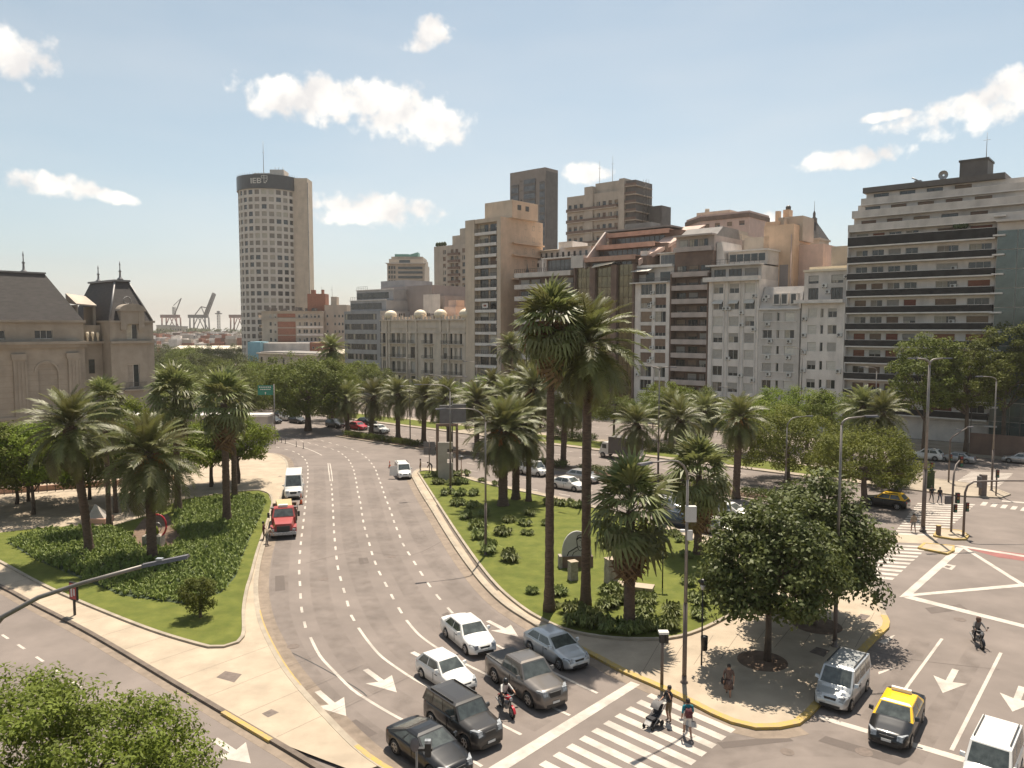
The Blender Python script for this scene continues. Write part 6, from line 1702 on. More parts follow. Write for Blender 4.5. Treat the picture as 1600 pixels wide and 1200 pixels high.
KINDS = dict(
    sedan=dict(L=4.6, W=1.78, H=1.46, wb=2.70, hood=.95, belt=.96, deck=1.04, nose=.68, wf=1.04, ft=.40, rt=-1.02, wr=-1.72, wr_=.315),
    hatch=dict(L=4.35, W=1.80, H=1.44, wb=2.73, hood=.96, belt=.98, deck=1.0, nose=.70, wf=.98, ft=.22, rt=-1.38, wr=-2.02, wr_=.325),
    oldhatch=dict(L=3.9, W=1.63, H=1.39, wb=2.45, hood=.88, belt=.90, deck=.92, nose=.68, wf=.70, ft=.10, rt=-1.28, wr=-1.82, wr_=.28),
    coupe=dict(L=4.4, W=1.84, H=1.36, wb=2.65, hood=.92, belt=.93, deck=.97, nose=.66, wf=.85, ft=.12, rt=-.75, wr=-1.95, wr_=.34),
    suv=dict(L=4.25, W=1.81, H=1.68, wb=2.57, hood=1.12, belt=1.12, deck=1.14, nose=.95, wf=.88, ft=.48, rt=-1.85, wr=-2.06, wr_=.35),
    crossover=dict(L=4.3, W=1.82, H=1.60, wb=2.6, hood=1.05, belt=1.05, deck=1.05, nose=.8, wf=.95, ft=.3, rt=-1.5, wr=-2.0, wr_=.34),
    pickup=dict(L=5.25, W=1.95, H=1.83, wb=3.09, hood=1.17, belt=1.18, deck=1.16, nose=.98, wf=1.15, ft=.62, rt=-.72, wr=-.92, wr_=.39),
    minivan=dict(L=4.2, W=1.72, H=1.80, wb=2.7, hood=1.05, belt=1.06, deck=1.06, nose=.74, wf=1.28, ft=.72, rt=-1.95, wr=-2.06, wr_=.31),
    van=dict(L=5.9, W=2.0, H=2.55, wb=3.66, hood=1.30, belt=1.32, deck=1.32, nose=.90, wf=2.25, ft=1.55, rt=-2.86, wr=-2.92, wr_=.35),
)


def wheel_mesh(r, w):
    def fn():
        mb = MB()
        prof = [(r * .62, -w / 2), (r * .92, -w / 2), (r, -w * .32), (r, w * .32), (r * .92, w / 2), (r * .62, w / 2)]
        rings = [[(rr * cos(2 * pi * j / 18), yy, rr * sin(2 * pi * j / 18)) for j in range(18)] for rr, yy in prof]
        mb.loft(rings, 0); return mb.mesh('wheel', [M('rubber')])
    return shared(('wheel', r, w), fn)


def rim_mesh(r, w):
    def fn():
        mb = MB()
        for sg in (1,):
            y = w * .5 + .004
            mb.lathe([(r * .64, 0), (r * .60, .012), (r * .54, .012)], 16, 0, 0, 0, False)
            for i in range(len(mb.v)): x, q, z = mb.v[i]; mb.v[i] = (x, y + z, q)
            for k in range(5):
                a = 2 * pi * k / 5; d = Vector((cos(a), 0, sin(a))); n = Vector((-sin(a), 0, cos(a)))
                mb.hexa([d * .04 * r - n * .10 * r + Vector((0, y - .02, 0)), d * .6 * r - n * .07 * r + Vector((0, y - .02, 0)), d * .6 * r + n * .07 * r + Vector((0, y - .02, 0)), d * .04 * r + n * .10 * r + Vector((0, y - .02, 0)),
                         d * .04 * r - n * .10 * r + Vector((0, y + .012, 0)), d * .6 * r - n * .07 * r + Vector((0, y + .012, 0)), d * .6 * r + n * .07 * r + Vector((0, y + .012, 0)), d * .04 * r + n * .10 * r + Vector((0, y + .012, 0))])
        return mb.mesh('rim', [M('alloy')])
    return shared(('rim', r, w), fn)


def bil(c, u, v):
    a = c[0].lerp(c[1], u); b = c[3].lerp(c[2], u); return a.lerp(b, v)


def pane(c, u0, u1, v0, v1, off=.008, su0=0., su1=0.):
    """thin glass plate on a quad face (bl, br, tr, tl); su shifts the top corners"""
    n = (c[1] - c[0]).cross(c[3] - c[0]).normalized()
    q = [bil(c, u0, v0), bil(c, u1, v0), bil(c, u1 + su1, v1), bil(c, u0 + su0, v1)]
    mb = MB(); mb.hexa([p - n * .01 for p in q] + [p + n * off for p in q]); return mb


def interp(tab, x):
    for (x0, y0), (x1, y1) in zip(tab, tab[1:]):
        if x <= x1: return lerp(y0, y1, 0 if x1 == x0 else max(0, (x - x0) / (x1 - x0)))
    return tab[-1][1]


def car(label, p, head, kind, pm, roof=None, name='parked_car', cat='car', glass_back=True, extra=None):
    k = KINDS[kind]; L, W, H = k['L'], k['W'], k['H']; hl = L / 2; hw = W / 2
    t = thing(name, label, cat, (p[0], p[1], .006), head)
    wr = k['wr_']; xf, xr = k['wb'] / 2 + (.04 if kind != 'van' else -.1), -k['wb'] / 2 + (.04 if kind != 'van' else -.1)
    P = [M(pm)]; sh = (kind, pm)
    def body():
        mb = MB(); N_ = 58
        dz = k['deck']
        top = [(-hl, dz * .72), (-hl + .06, dz * .93), (-hl + .22, dz), (k['wr'], dz), (k['wr'] + .3, k['belt']), (k['wf'], k['belt']), (k['wf'] + .02, k['hood']), (hl - .75, lerp(k['hood'], k['nose'], .42)), (hl - .22, k['nose'] + .06), (hl - .05, k['nose'] - .06), (hl, k['nose'] * .62)]
        wid = [(-hl, .80), (-hl + .10, .92), (-hl + .5, .985), (0, 1.0), (hl - .9, .985), (hl - .35, .93), (hl - .10, .82), (hl, .68)]
        rings = []
        for i in range(N_ + 1):
            x = lerp(-hl, hl, i / N_); zt = interp(top, x); w = hw * interp(wid, x)
            zb = .20 + .10 * max(0, (abs(x) - hl + .35) / .35)
            za = zb
            for xc_ in (xf, xr):
                R_ = wr + .065
                if abs(x - xc_) < R_: za = max(za, sqrt(R_ * R_ - (x - xc_) ** 2) + wr * .96)
            za = min(za, zt - .12)
            zm = max(za + .02, zt * .60)
            half = [(w * .60, zb), (w * .62, za - .005) if za > zb + .02 else (w * .93, zb), (w * .985, za), (w, zm), (w * .985, zt - .10 if zt - .10 > zm else zm + .01), (w * .93, zt - .025), (w * .55, zt + .012)]
            rings.append([(x, y, z) for y, z in half] + [(x, 0, zt + .022)] + [(x, -y, z) for y, z in reversed(half)] + [(x, 0, zb)])
        mb.loft(rings, 0, True, True); return mb.mesh('body', P)
    link('body', shared(('carbody',) + sh, body), t)
    # greenhouse
    zb0, zt0 = k['belt'] - .03, H
    wb_, wt_ = hw * .945, hw * (.74 if kind not in ('van', 'minivan', 'suv') else .84)
    A = [Vector((k['wr'], wb_, zb0)), Vector((k['wf'], wb_, zb0)), Vector((k['ft'], wt_, zt0 - .06)), Vector((k['rt'], wt_, zt0 - .06))]
    B = [Vector((v.x, -v.y, v.z)) for v in A]
    def cab():
        mb = MB()
        r0 = [B[0], B[1], A[1], A[0]]; r1 = [B[3], B[2], A[2], A[3]]
        ri = .14
        r2 = [Vector((k['rt'] + ri, -wt_ + ri, zt0 - .012)), Vector((k['ft'] - ri, -wt_ + ri, zt0 - .012)), Vector((k['ft'] - ri, wt_ - ri, zt0 - .012)), Vector((k['rt'] + ri, wt_ - ri, zt0 - .012))]
        r3 = [Vector((k['rt'] + .5, -wt_ * .5, zt0 + .01)), Vector((k['ft'] - .4, -wt_ * .5, zt0 + .01)), Vector((k['ft'] - .4, wt_ * .5, zt0 + .01)), Vector((k['rt'] + .5, wt_ * .5, zt0 + .01))]
        mb.loft([r0, r1, r2, r3], 0, True, False)
        mr = 1 if roof else 0
        for i in range(len(mb.f)):
            mb.m[i] = mr
        return mb.mesh('cabin', P + ([M(roof)] if roof else []))
    link('cabin', shared(('carcab', roof) + sh, cab), t)
    fr = [B[1], A[1], A[2], B[2]]; bk = [A[0], B[0], B[3], A[3]]
    lf = [A[1], A[0], A[3], A[2]]; rg_ = [B[0], B[1], B[2], B[3]]
    def g(nm, c, *a, **kw): link(nm, shared((nm, kind, a, tuple(sorted(kw.items())), c[0].y > 0), lambda: pane(c, *a, **kw).mesh(nm, [M('car_glass')])), t)
    g('windshield', fr, .06, .94, .06, .93)
    if glass_back: g('rear_window', bk, .09, .91, .14, .9)
    Lg = abs(A[1].x - A[0].x)
    splits = {'sedan': ((.10, .50), (.53, .90)), 'hatch': ((.10, .50), (.53, .88)), 'coupe': ((.10, .56), (.60, .84)), 'oldhatch': ((.09, .52), (.56, .90)), 'suv': ((.08, .40), (.43, .70), (.74, .95)), 'crossover': ((.1, .48), (.51, .86)), 'pickup': ((.10, .52), (.55, .94)), 'minivan': ((.10, .36), (.40, .66), (.70, .94)), 'van': ((.10, .26), (.30, .50), (.54, .74), (.77, .95))}[kind]
    for a, b in splits:
        g('side_window', lf, a, b, .10, .88); g('side_window', rg_, 1 - b, 1 - a, .10, .88)
    for xw in (xf, xr):
        for sg in (1, -1):
            o = link('wheel', wheel_mesh(wr, .21), t, (xw, sg * (hw - .115), wr), 0 if sg > 0 else pi)
            link('rim', rim_mesh(wr, .21), o)
    def q(nm, m, fn):
        link(nm, shared((nm, kind, m), lambda: (lambda b: (fn(b), b.mesh(nm, [M(m)]))[1])(MB())), t)
    zn = k['nose']
    for sg in (1, -1):
        q('headlight%d' % sg if False else 'headlight', 'headlamp', lambda b: None) if False else None
        link('headlight', shared(('hl', kind, sg), lambda: MB().hexa([(hl - .40, sg * hw * .935, zn - .15), (hl - .03, sg * hw * .72, zn - .16), (hl - .04, sg * hw * .46, zn - .14), (hl - .40, sg * hw * .6, zn - .14), (hl - .46, sg * hw * .915, zn + .085), (hl - .10, sg * hw * .72, zn + .06), (hl - .11, sg * hw * .46, zn + .05), (hl - .42, sg * hw * .6, zn + .06)]).mesh('headlight', [M('headlamp')])), t)
        link('taillight', shared(('tl', kind, sg), lambda: MB().hexa([(-hl - .005, sg * hw * .80, k['deck'] * .70), (-hl + .3, sg * hw * .945, k['deck'] * .72), (-hl + .3, sg * hw * .6, k['deck'] * .72), (-hl - .005, sg * hw * .55, k['deck'] * .70), (-hl + .04, sg * hw * .80, k['deck'] * .90), (-hl + .32, sg * hw * .955, k['deck'] * .92), (-hl + .3, sg * hw * .6, k['deck'] * .92), (-hl + .04, sg * hw * .55, k['deck'] * .90)]).mesh('taillight', [M('taillamp')])), t)
        link('mirror', shared(('mir', kind, pm, sg), lambda: MB().hexa([(k['wf'] - .32, sg * (hw - .03), k['belt'] + .02), (k['wf'] - .18, sg * (hw - .03), k['belt'] + .02), (k['wf'] - .22, sg * (hw + .17), k['belt'] + .05), (k['wf'] - .34, sg * (hw + .17), k['belt'] + .05), (k['wf'] - .34, sg * (hw - .03), k['belt'] + .17), (k['wf'] - .24, sg * (hw - .03), k['belt'] + .17), (k['wf'] - .26, sg * (hw + .16), k['belt'] + .18), (k['wf'] - .36, sg * (hw + .16), k['belt'] + .18)]).mesh('mirror', P)), t)
        link('door_seam', shared(('seam', kind, sg), lambda: MB().box(-.02, .0, sg * hw - .012, sg * hw + .004, .34, k['belt'] - .12).mesh('door_seam', [M('trim')])), t)
        link('door_handle', shared(('hnd', kind, sg), lambda: MB().box(.14, .34, sg * hw - .01, sg * hw + .022, k['belt'] - .2, k['belt'] - .165).mesh('door_handle', [M('trim')])), t)
    link('grille', shared(('gr', kind), lambda: MB().hexa([(hl - .07, -hw * .46, zn - .24), (hl - .02, -hw * .3, zn - .26), (hl - .02, hw * .3, zn - .26), (hl - .07, hw * .46, zn - .24), (hl - .13, -hw * .46, zn - .02), (hl - .055, -hw * .3, zn - .03), (hl - .055, hw * .3, zn - .03), (hl - .13, hw * .46, zn - .02)]).mesh('grille', [M('trim')])), t)
    link('bumper', shared(('bp', kind), lambda: MB().hexa([(hl - .24, -hw * .74, .24), (hl + .012, -hw * .55, .24), (hl + .012, hw * .55, .24), (hl - .24, hw * .74, .24), (hl - .22, -hw * .76, .40), (hl + .015, -hw * .55, .40), (hl + .015, hw * .55, .40), (hl - .22, hw * .76, .40)]).mesh('bumper', [M('trim')])), t)
    link('number_plate', shared(('np', kind), lambda: MB().box(hl + .016, hl + .03, -.2, .2, .42, .53).mesh('number_plate', [M('plate')])), t)
    link('underbody', shared(('ub', kind), lambda: MB().box(-hl + .4, hl - .4, -hw * .6, hw * .6, .16, .5).mesh('underbody', [M('trim')])), t)
    if kind == 'pickup':
        link('bed_cover', shared('bedc', lambda: MB().box(-hl + .14, k['wr'] - .08, -hw * .86, hw * .86, 1.165, 1.20).mesh('bed_cover', [M('charcoal_cover')] if 'charcoal_cover' in MATS else [M('trim')])), t)
    if kind in ('suv', 'minivan', 'crossover'):
        for sg in (1, -1): link('roof_rail', shared(('rr', kind, sg), lambda: MB().box(k['rt'] + .25, k['ft'] - .3, sg * wt_ * .88 - .02, sg * wt_ * .88 + .02, H - .02, H + .05).mesh('roof_rail', [M('trim')])), t)
    if extra: extra(t, k)
    return t


def head_px(a, b):
    p, q = G(*a), G(*b); d = q - p; return atan2(d.y, d.x)


def place(label, rear, front, kind, pm, off=0., **kw):
    """rear and front: photo pixels of the near side wheels' ground contact; off: metres from there to the axis, to the car's right (+) or left (-)"""
    p, q = G(*rear), G(*front); d = (q - p).normalized(); rt = Vector((d.y, -d.x, 0))
    c = (p + q) / 2 + rt * off
    return car(label, c, atan2(d.y, d.x), kind, pm, **kw)

mat('charcoal_cover', (.10, .092, .085), .7, var=.1)
# heading lower-right; camera sees their right-hand flank, so the axis lies to the car's left
place('white four door sedan behind the grey pickup', (697, 996), (728, 1023), 'sedan', 'paint_white', -.8, name='sedan_car')
place('white old two door hatchback left of the pickup', (661, 1061), (697, 1085), 'oldhatch', 'paint_white', -.74, name='hatchback_car')
place('dark grey double cab pickup waiting at the stop line', (774, 1067), (825, 1104), 'pickup', 'paint_grey', -.88, name='pickup_truck', cat='pickup')
place('silver hatchback next to the yellow kerb half in palm shade', (828, 1019), (874, 1047), 'hatch', 'paint_pale_silver', -.82, name='hatchback_car')
place('black boxy off-roader waiting in front of the white hatchback', (675, 1135), (727, 1172), 'suv', 'paint_charcoal', -.82, name='suv_car')
place('glossy black car cut by the bottom edge', (622, 1180), (672, 1217), 'coupe', 'paint_black', -.8, name='coupe_car')

# roof dish set in front of the black car (on the sill of the building opposite): small satellite dish on a pole
def taxi_extra(t, k):
    mb = MB(); mb.box(-.92, -.74, -.42, .42, k['H'] + .005, k['H'] + .16); mb.build('roof_sign', [M('ac_white')], t)
    for sg in (1, -1):
        mb = MB(); mb.hexa([(k['wr'] + .35, sg * .865, .98), (k['wf'] - .05, sg * .865, .98), (k['ft'], sg * .70, 1.42), (k['rt'] + .1, sg * .70, 1.42), (k['wr'] + .35, sg * .87, .985), (k['wf'] - .05, sg * .87, .985), (k['ft'], sg * .705, 1.425), (k['rt'] + .1, sg * .705, 1.425)]) if False else None
place('black and yellow taxi waiting at the right hand stop line', (1440, 1126), (1420, 1170), 'sedan', 'paint_black', .78, roof='paint_yellow', name='taxi_car', cat='taxi', extra=taxi_extra)
place('silver small van parked by the yellow kerb under the tree', (1350, 1082), (1330, 1108), 'minivan', 'paint_pale_silver', .74, name='small_van', cat='van')
place('white van cut by the right bottom corner', (1594, 1202), (1574, 1256), 'minivan', 'paint_white', .76, name='small_van', cat='van')
# far left lane: minibus
place('white minibus parked behind the red truck', (473, 758), (471, 787), 'van', 'paint_white', .85, name='minibus', cat='van')
place('white small van with an open door by the lawn tip', (617, 742), (622, 749), 'minivan', 'paint_white', -.8, name='small_van', cat='van', extra=lambda t, k: (lambda b: (b.hexa([(.95, -.86, .35), (1.0, -.86, .35), (.7, -1.75, .35), (.65, -1.75, .35), (.95, -.86, 1.6), (1.0, -.86, 1.6), (.7, -1.7, 1.5), (.65, -1.7, 1.5)]), b.build('open_door', [M('paint_white')], t)))(MB()))

# avenue traffic, driving along the avenue towards the right
AVH = AV_RZ
def on_av(label, px, py, kind, pm, back=False, **kw):
    p = G(px, py); return car(label, p, AVH + (pi if back else 0), kind, pm, **kw)
on_av('white van driving on the avenue left of the tall palms', 833, 742, 'minivan', 'paint_white', name='small_van', cat='van')
on_av('white sedan on the avenue just left of the tall date palm', 888, 764, 'sedan', 'paint_white', name='sedan_car')
on_av('grey car on the avenue behind the white sedan', 912, 752, 'hatch', 'paint_silver', name='hatchback_car')
on_av('silver car behind the fan palm fronds on the avenue', 1046, 798, 'sedan', 'paint_silver', name='sedan_car')
on_av('dark blue car with shining windshield by the avenue kerb', 1063, 822, 'sedan', 'paint_navy', name='sedan_car')
on_av('white car with sunroof on the avenue right of the skirted fan palm', 1140, 808, 'hatch', 'paint_white', name='hatchback_car')
on_av('beige white car half hidden by the dark leafy tree', 1118, 833, 'sedan', 'paint_beige', name='sedan_car')
on_av('black and yellow taxi stopped before the avenue crosswalk', 1384, 792, 'crossover', 'paint_black', True, roof='paint_yellow', name='taxi_car', cat='taxi')
on_av('white suv parked at the far kerb beside the banded block', 1447, 718, 'crossover', 'paint_white', True, name='parked_car')
on_av('silver sedan parked at the far kerb, second from the banded block trees', 1494, 722, 'sedan', 'paint_silver', True, name='parked_car')
on_av('dark car parked at the far kerb at the right edge', 1596, 724, 'sedan', 'paint_silver', True, name='parked_car')
on_av('black car at the far left end of the avenue by the concrete wall', 426, 661, 'sedan', 'paint_black', name='sedan_car')
on_av('white van at the far end of the avenue under the big round tree', 450, 657, 'minivan', 'paint_white', name='small_van', cat='van')
on_av('dark car beside the white van under the big round tree', 465, 661, 'hatch', 'paint_charcoal', name='hatchback_car')
on_av('black car behind the distant white van', 441, 652, 'sedan', 'paint_black', name='sedan_car')
on_av('dark suv just right of the big round tree trunk', 524, 668, 'crossover', 'paint_charcoal', name='suv_car')
on_av('bright red car between the median palms', 559, 671, 'sedan', 'paint_red', name='sedan_car')
on_av('dark car beyond the bright red car', 574, 664, 'hatch', 'paint_black', name='hatchback_car')
on_av('white car half behind a median palm trunk right of the red car', 592, 676, 'sedan', 'paint_white', name='sedan_car')


# red flatbed truck with its bonnet toward the camera
p, q = G(463, 800), G(461, 858); d = (q - p).normalized()
c = (p + q) / 2 + Vector((d.y, -d.x, 0)) * 1.0
t = thing('red_truck', 'old red tipper truck with orange load parked at the left kerb', 'truck', (c.x, c.y, .006), atan2(d.y, d.x))
part('cab', ['paint_truck_red'], t, lambda b: (b.hexa([(.2, -1.0, .75), (1.75, -1.0, .75), (1.75, 1.0, .75), (.2, 1.0, .75), (.2, -1.0, 1.6), (1.75, -1.0, 1.55), (1.75, 1.0, 1.55), (.2, 1.0, 1.6)]), b.hexa([(.2, -1.0, 1.605), (1.72, -1.0, 1.555), (1.72, 1.0, 1.555), (.2, 1.0, 1.605), (.3, -.85, 2.3), (1.15, -.85, 2.28), (1.15, .85, 2.28), (.3, .85, 2.3)])))
part('bonnet', ['paint_truck_red'], t, lambda b: b.hexa([(1.76, -.95, .75), (3.3, -.8, .72), (3.3, .8, .72), (1.76, .95, .75), (1.76, -.85, 1.55), (3.2, -.68, 1.32), (3.2, .68, 1.32), (1.76, .85, 1.55)]))
for sg in (1, -1):
    part('fender', ['paint_truck_red'], t, lambda b: b.hexa([(2.1, sg * .96, .55), (3.35, sg * .82, .55), (3.35, sg * 1.12, .55), (2.1, sg * 1.14, .55), (2.3, sg * .96, 1.08), (3.2, sg * .82, 1.0), (3.2, sg * 1.1, .98), (2.3, sg * 1.12, 1.08)]))
    part('headlight', 'headlamp', t, lambda b: b.box(3.32, 3.40, sg * .9 - .13, sg * .9 + .13, .72, .92))
    part('mirror', 'trim', t, lambda b: (b.box(1.5, 1.56, sg * 1.02, sg * 1.35, 1.75, 1.8), b.box(1.48, 1.58, sg * 1.3 - .1, sg * 1.3 + .1, 1.55, 2.0)))
    part('side_window', 'car_glass', t, lambda b: b.hexa([(.45, sg * .985, 1.64), (1.5, sg * .985, 1.62), (1.5, sg * .995, 1.62), (.45, sg * .995, 1.64), (.5, sg * .87, 2.2), (1.1, sg * .87, 2.2), (1.1, sg * .88, 2.2), (.5, sg * .88, 2.2)]))
fcs = [Vector((1.72, -1.0, 1.555)), Vector((1.72, 1.0, 1.555)), Vector((1.15, .85, 2.28)), Vector((1.15, -.85, 2.28))]
pane(fcs, .06, .94, .08, .9, .012).build('windshield', [M('car_glass')], t)
part('bumper', 'headlamp', t, lambda b: b.box(3.36, 3.55, -1.1, 1.1, .42, .66))
part('grille', 'trim', t, lambda b: b.box(3.27, 3.34, -.55, .55, .72, 1.15))
part('roof_box', 'ac_white', t, lambda b: b.box(.45, .95, -.45, .35, 2.3, 2.5))
part('chassis', 'trim', t, lambda b: b.box(-3.3, 3.2, -.5, .5, .45, .74))
part('tipper_bed', ['wall_brown', 'charcoal_cover'], t, lambda b: (b.box(-3.4, .05, -1.15, 1.15, .8, .95), b.box(-3.4, .05, -1.15, -1.07, .95, 1.75), b.box(-3.4, .05, 1.07, 1.15, .95, 1.75), b.box(-.03, .05, -1.07, 1.07, .95, 2.0), b.box(-3.4, -3.32, -1.07, 1.07, .95, 1.75), b.box(-.5, .06, -1.2, 1.2, 2.0, 2.08, 1)))
part('load', 'wall_ochre', t, lambda b: (b.hexa([(-3.2, -.9, 1.2), (-1.2, -.7, 1.2), (-1.0, .8, 1.2), (-3.0, .7, 1.2), (-3.1, -.8, 2.15), (-1.4, -.6, 1.9), (-1.2, .7, 1.95), (-3.0, .6, 2.2)]),))
for x in (2.6, -1.9):
    for sg in (1, -1):
        o = link('wheel', wheel_mesh(.46, .28), t, (x, sg * .93, .46), 0 if sg > 0 else pi); link('rim', rim_mesh(.46, .28), o)
part('barrier_board', 'wall_brown', t, lambda b: b.box(-3.46, -3.41, -1.2, 1.2, 1.0, 1.5))

# dark box truck on the far carriageway
p = G(968, 716); t = thing('box_truck', 'dark box truck with white cab on the far carriageway', 'truck', (p.x, p.y, .006), AVH + pi)
part('cargo_box', 'wall_dark', t, lambda b: b.box(-3.2, 1.2, -1.1, 1.1, .75, 3.1))
part('cab', ['paint_white', 'car_glass'], t, lambda b: (b.hexa([(1.25, -1, .5), (3.0, -.95, .5), (3.0, .95, .5), (1.25, 1, .5), (1.25, -1, 2.2), (2.3, -.9, 2.2), (2.3, .9, 2.2), (1.25, 1, 2.2)]), b.hexa([(2.75, -.85, 1.35), (2.8, -.85, 1.35), (2.8, .85, 1.35), (2.75, .85, 1.35), (2.42, -.8, 2.05), (2.47, -.8, 2.05), (2.47, .8, 2.05), (2.42, .8, 2.05)], 1)))
part('side_window', 'car_glass', t, lambda b: b.box(1.6, 2.3, 1.0, 1.012, 1.35, 1.95))
part('tailgate', 'ac_white', t, lambda b: b.box(-3.3, -3.22, -1, 1, .6, 1.4))
for x in (2.2, -2.0):
    for sg in (1, -1): link('rim', rim_mesh(.4, .24), link('wheel', wheel_mesh(.4, .24), t, (x, sg * .95, .4), 0 if sg > 0 else pi))


# ------------------------------------------------------------------ people
mat('skin', (.36, .20, .13), .6, var=.08, scale=6)
mat('hair', (.022, .015, .011), .6, var=.2, scale=20)
mat('shoe', (.03, .028, .027), .6)
def cloth(n, c): return mat('cloth_' + n, c, .85, var=.18, scale=7)
cloth('black', (.022, .021, .024)); cloth('teal', (.02, .22, .27)); cloth('khaki', (.19, .135, .08)); cloth('white', (.60, .57, .53)); cloth('grey', (.16, .15, .145)); cloth('brown', (.13, .075, .055)); cloth('denim', (.055, .07, .11)); cloth('maroon', (.11, .03, .035)); cloth('tan', (.30, .235, .17)); cloth('orange', (.42, .13, .04)); mat('cloth_pattern', (0.180, 0.122, 0.099), .85, col2=(0.045, 0.023, 0.023), scale=14, detail=2)
STAND = dict(pelvis=(0, 0, .96), spine=(0, 0, 1.14), chest=(.01, 0, 1.36), neck=(.0, 0, 1.50), head=(.03, 0, 1.60), crown=(.02, 0, 1.71),
             shL=(0, .19, 1.42), elL=(-.03, .25, 1.14), wrL=(.06, .24, .90), haL=(.09, .235, .83), shR=(0, -.19, 1.42), elR=(-.03, -.25, 1.14), wrR=(.06, -.24, .90), haR=(.09, -.235, .83),
             hiL=(0, .10, .90), knL=(.06, .11, .50), anL=(-.02, .11, .09), toL=(.14, .12, .045), hiR=(0, -.10, .90), knR=(.04, -.11, .50), anR=(-.06, -.11, .09), toR=(.10, -.12, .045))
WALK = dict(STAND, knL=(.20, .10, .50), anL=(.22, .10, .10), toL=(.38, .11, .07), knR=(-.02, -.10, .49), anR=(-.30, -.10, .15), toR=(-.18, -.11, .05), elL=(-.10, .25, 1.15), wrL=(.02, .25, .92), haL=(.06, .25, .85), elR=(.05, -.25, 1.14), wrR=(.20, -.23, .95), haR=(.26, -.22, .90))
PUSH = dict(STAND, elR=(.12, -.24, 1.16), wrR=(.40, -.18, 1.05), haR=(.47, -.17, 1.04), elL=(.10, .26, 1.2), wrL=(.16, .18, 1.40), haL=(.14, .12, 1.45))
BEND = dict(STAND, pelvis=(-.1, 0, .92), spine=(.08, 0, 1.08), chest=(.26, 0, 1.22), neck=(.38, 0, 1.30), head=(.47, 0, 1.34), crown=(.55, 0, 1.40), shL=(.28, .18, 1.27), shR=(.28, -.18, 1.27), elL=(.42, .22, 1.0), elR=(.42, -.22, 1.0), wrL=(.55, .2, .82), wrR=(.55, -.2, .82), haL=(.58, .2, .75), haR=(.58, -.2, .75))
RIDE = dict(pelvis=(-.30, 0, .86), spine=(-.24, 0, 1.03), chest=(-.14, 0, 1.24), neck=(-.10, 0, 1.38), head=(-.05, 0, 1.48), crown=(-.05, 0, 1.58), shL=(-.13, .18, 1.30), elL=(.12, .30, 1.10), wrL=(.34, .30, 1.06), haL=(.40, .29, 1.05), shR=(-.13, -.18, 1.30), elR=(.12, -.30, 1.10), wrR=(.34, -.30, 1.06), haR=(.40, -.29, 1.05),
            hiL=(-.28, .12, .84), knL=(.14, .22, .74), anL=(.0, .20, .36), toL=(.16, .21, .31), hiR=(-.28, -.12, .84), knR=(.14, -.22, .74), anR=(.0, -.20, .36), toR=(.16, -.21, .31))
RAD = dict(pelvis=.135, spine=.125, chest=.15, neck=.055, head=.095, crown=.06, sh=.068, el=.046, wr=.033, ha=.038, hi=.095, kn=.062, an=.042, to=.036)
BONES = [('pelvis', 'spine', 'top'), ('spine', 'chest', 'top'), ('chest', 'neck', 'top'), ('neck', 'head', 'skin'), ('head', 'crown', 'skin')]
for s_ in 'LR': BONES += [('chest', 'sh' + s_, 'top'), ('sh' + s_, 'el' + s_, 'sleeve'), ('el' + s_, 'wr' + s_, 'fore'), ('wr' + s_, 'ha' + s_, 'skin'), ('pelvis', 'hi' + s_, 'legs'), ('hi' + s_, 'kn' + s_, 'legs'), ('kn' + s_, 'an' + s_, 'shin'), ('an' + s_, 'to' + s_, 'shoe')]


def pose_mesh(pose):
    V = []; ix = {}; rads = []
    for n_, p in pose.items():
        ix[n_] = len(V); V.append(Vector(p)); rads.append(RAD.get(n_, RAD.get(n_[:2])))
    E = [(ix[a], ix[b]) for a, b, _ in BONES]
    for s_ in 'LR':
        h = V[ix['ha' + s_]]; d = (h - V[ix['wr' + s_]]).normalized(); sd = d.cross(Vector((0, 1, 0) if abs(d.y) < .8 else (1, 0, 0))).normalized()
        for f in range(5):
            off = sd * (-.028 + .014 * f) if f < 4 else sd * .04
            l = (.075, .085, .08, .065, .05)[f]
            dd = d if f < 4 else (d * .6 + sd * .8).normalized()
            V.append(h + off + dd * l * .55); rads.append(.010); E.append((ix['ha' + s_], len(V) - 1))
            V.append(h + off + dd * l + d.cross(sd) * .02); rads.append(.008); E.append((len(V) - 2, len(V) - 1))
    me = bpy.data.meshes.new('body'); me.from_pydata(V, E, [])
    tmp = bpy.data.objects.new('tmp_body', me); COL.objects.link(tmp)
    md = tmp.modifiers.new('skin', 'SKIN'); sb = tmp.modifiers.new('sub', 'SUBSURF'); sb.levels = sb.render_levels = 1
    md.use_smooth_shade = True
    sv = me.skin_vertices[0].data
    for i, r in enumerate(rads): sv[i].radius = (r, r); sv[i].use_root = (i == ix['pelvis'])
    dg = bpy.context.evaluated_depsgraph_get(); dg.update()
    m2 = bpy.data.meshes.new_from_object(tmp.evaluated_get(dg))
    bpy.data.objects.remove(tmp); bpy.data.meshes.remove(me)
    return m2


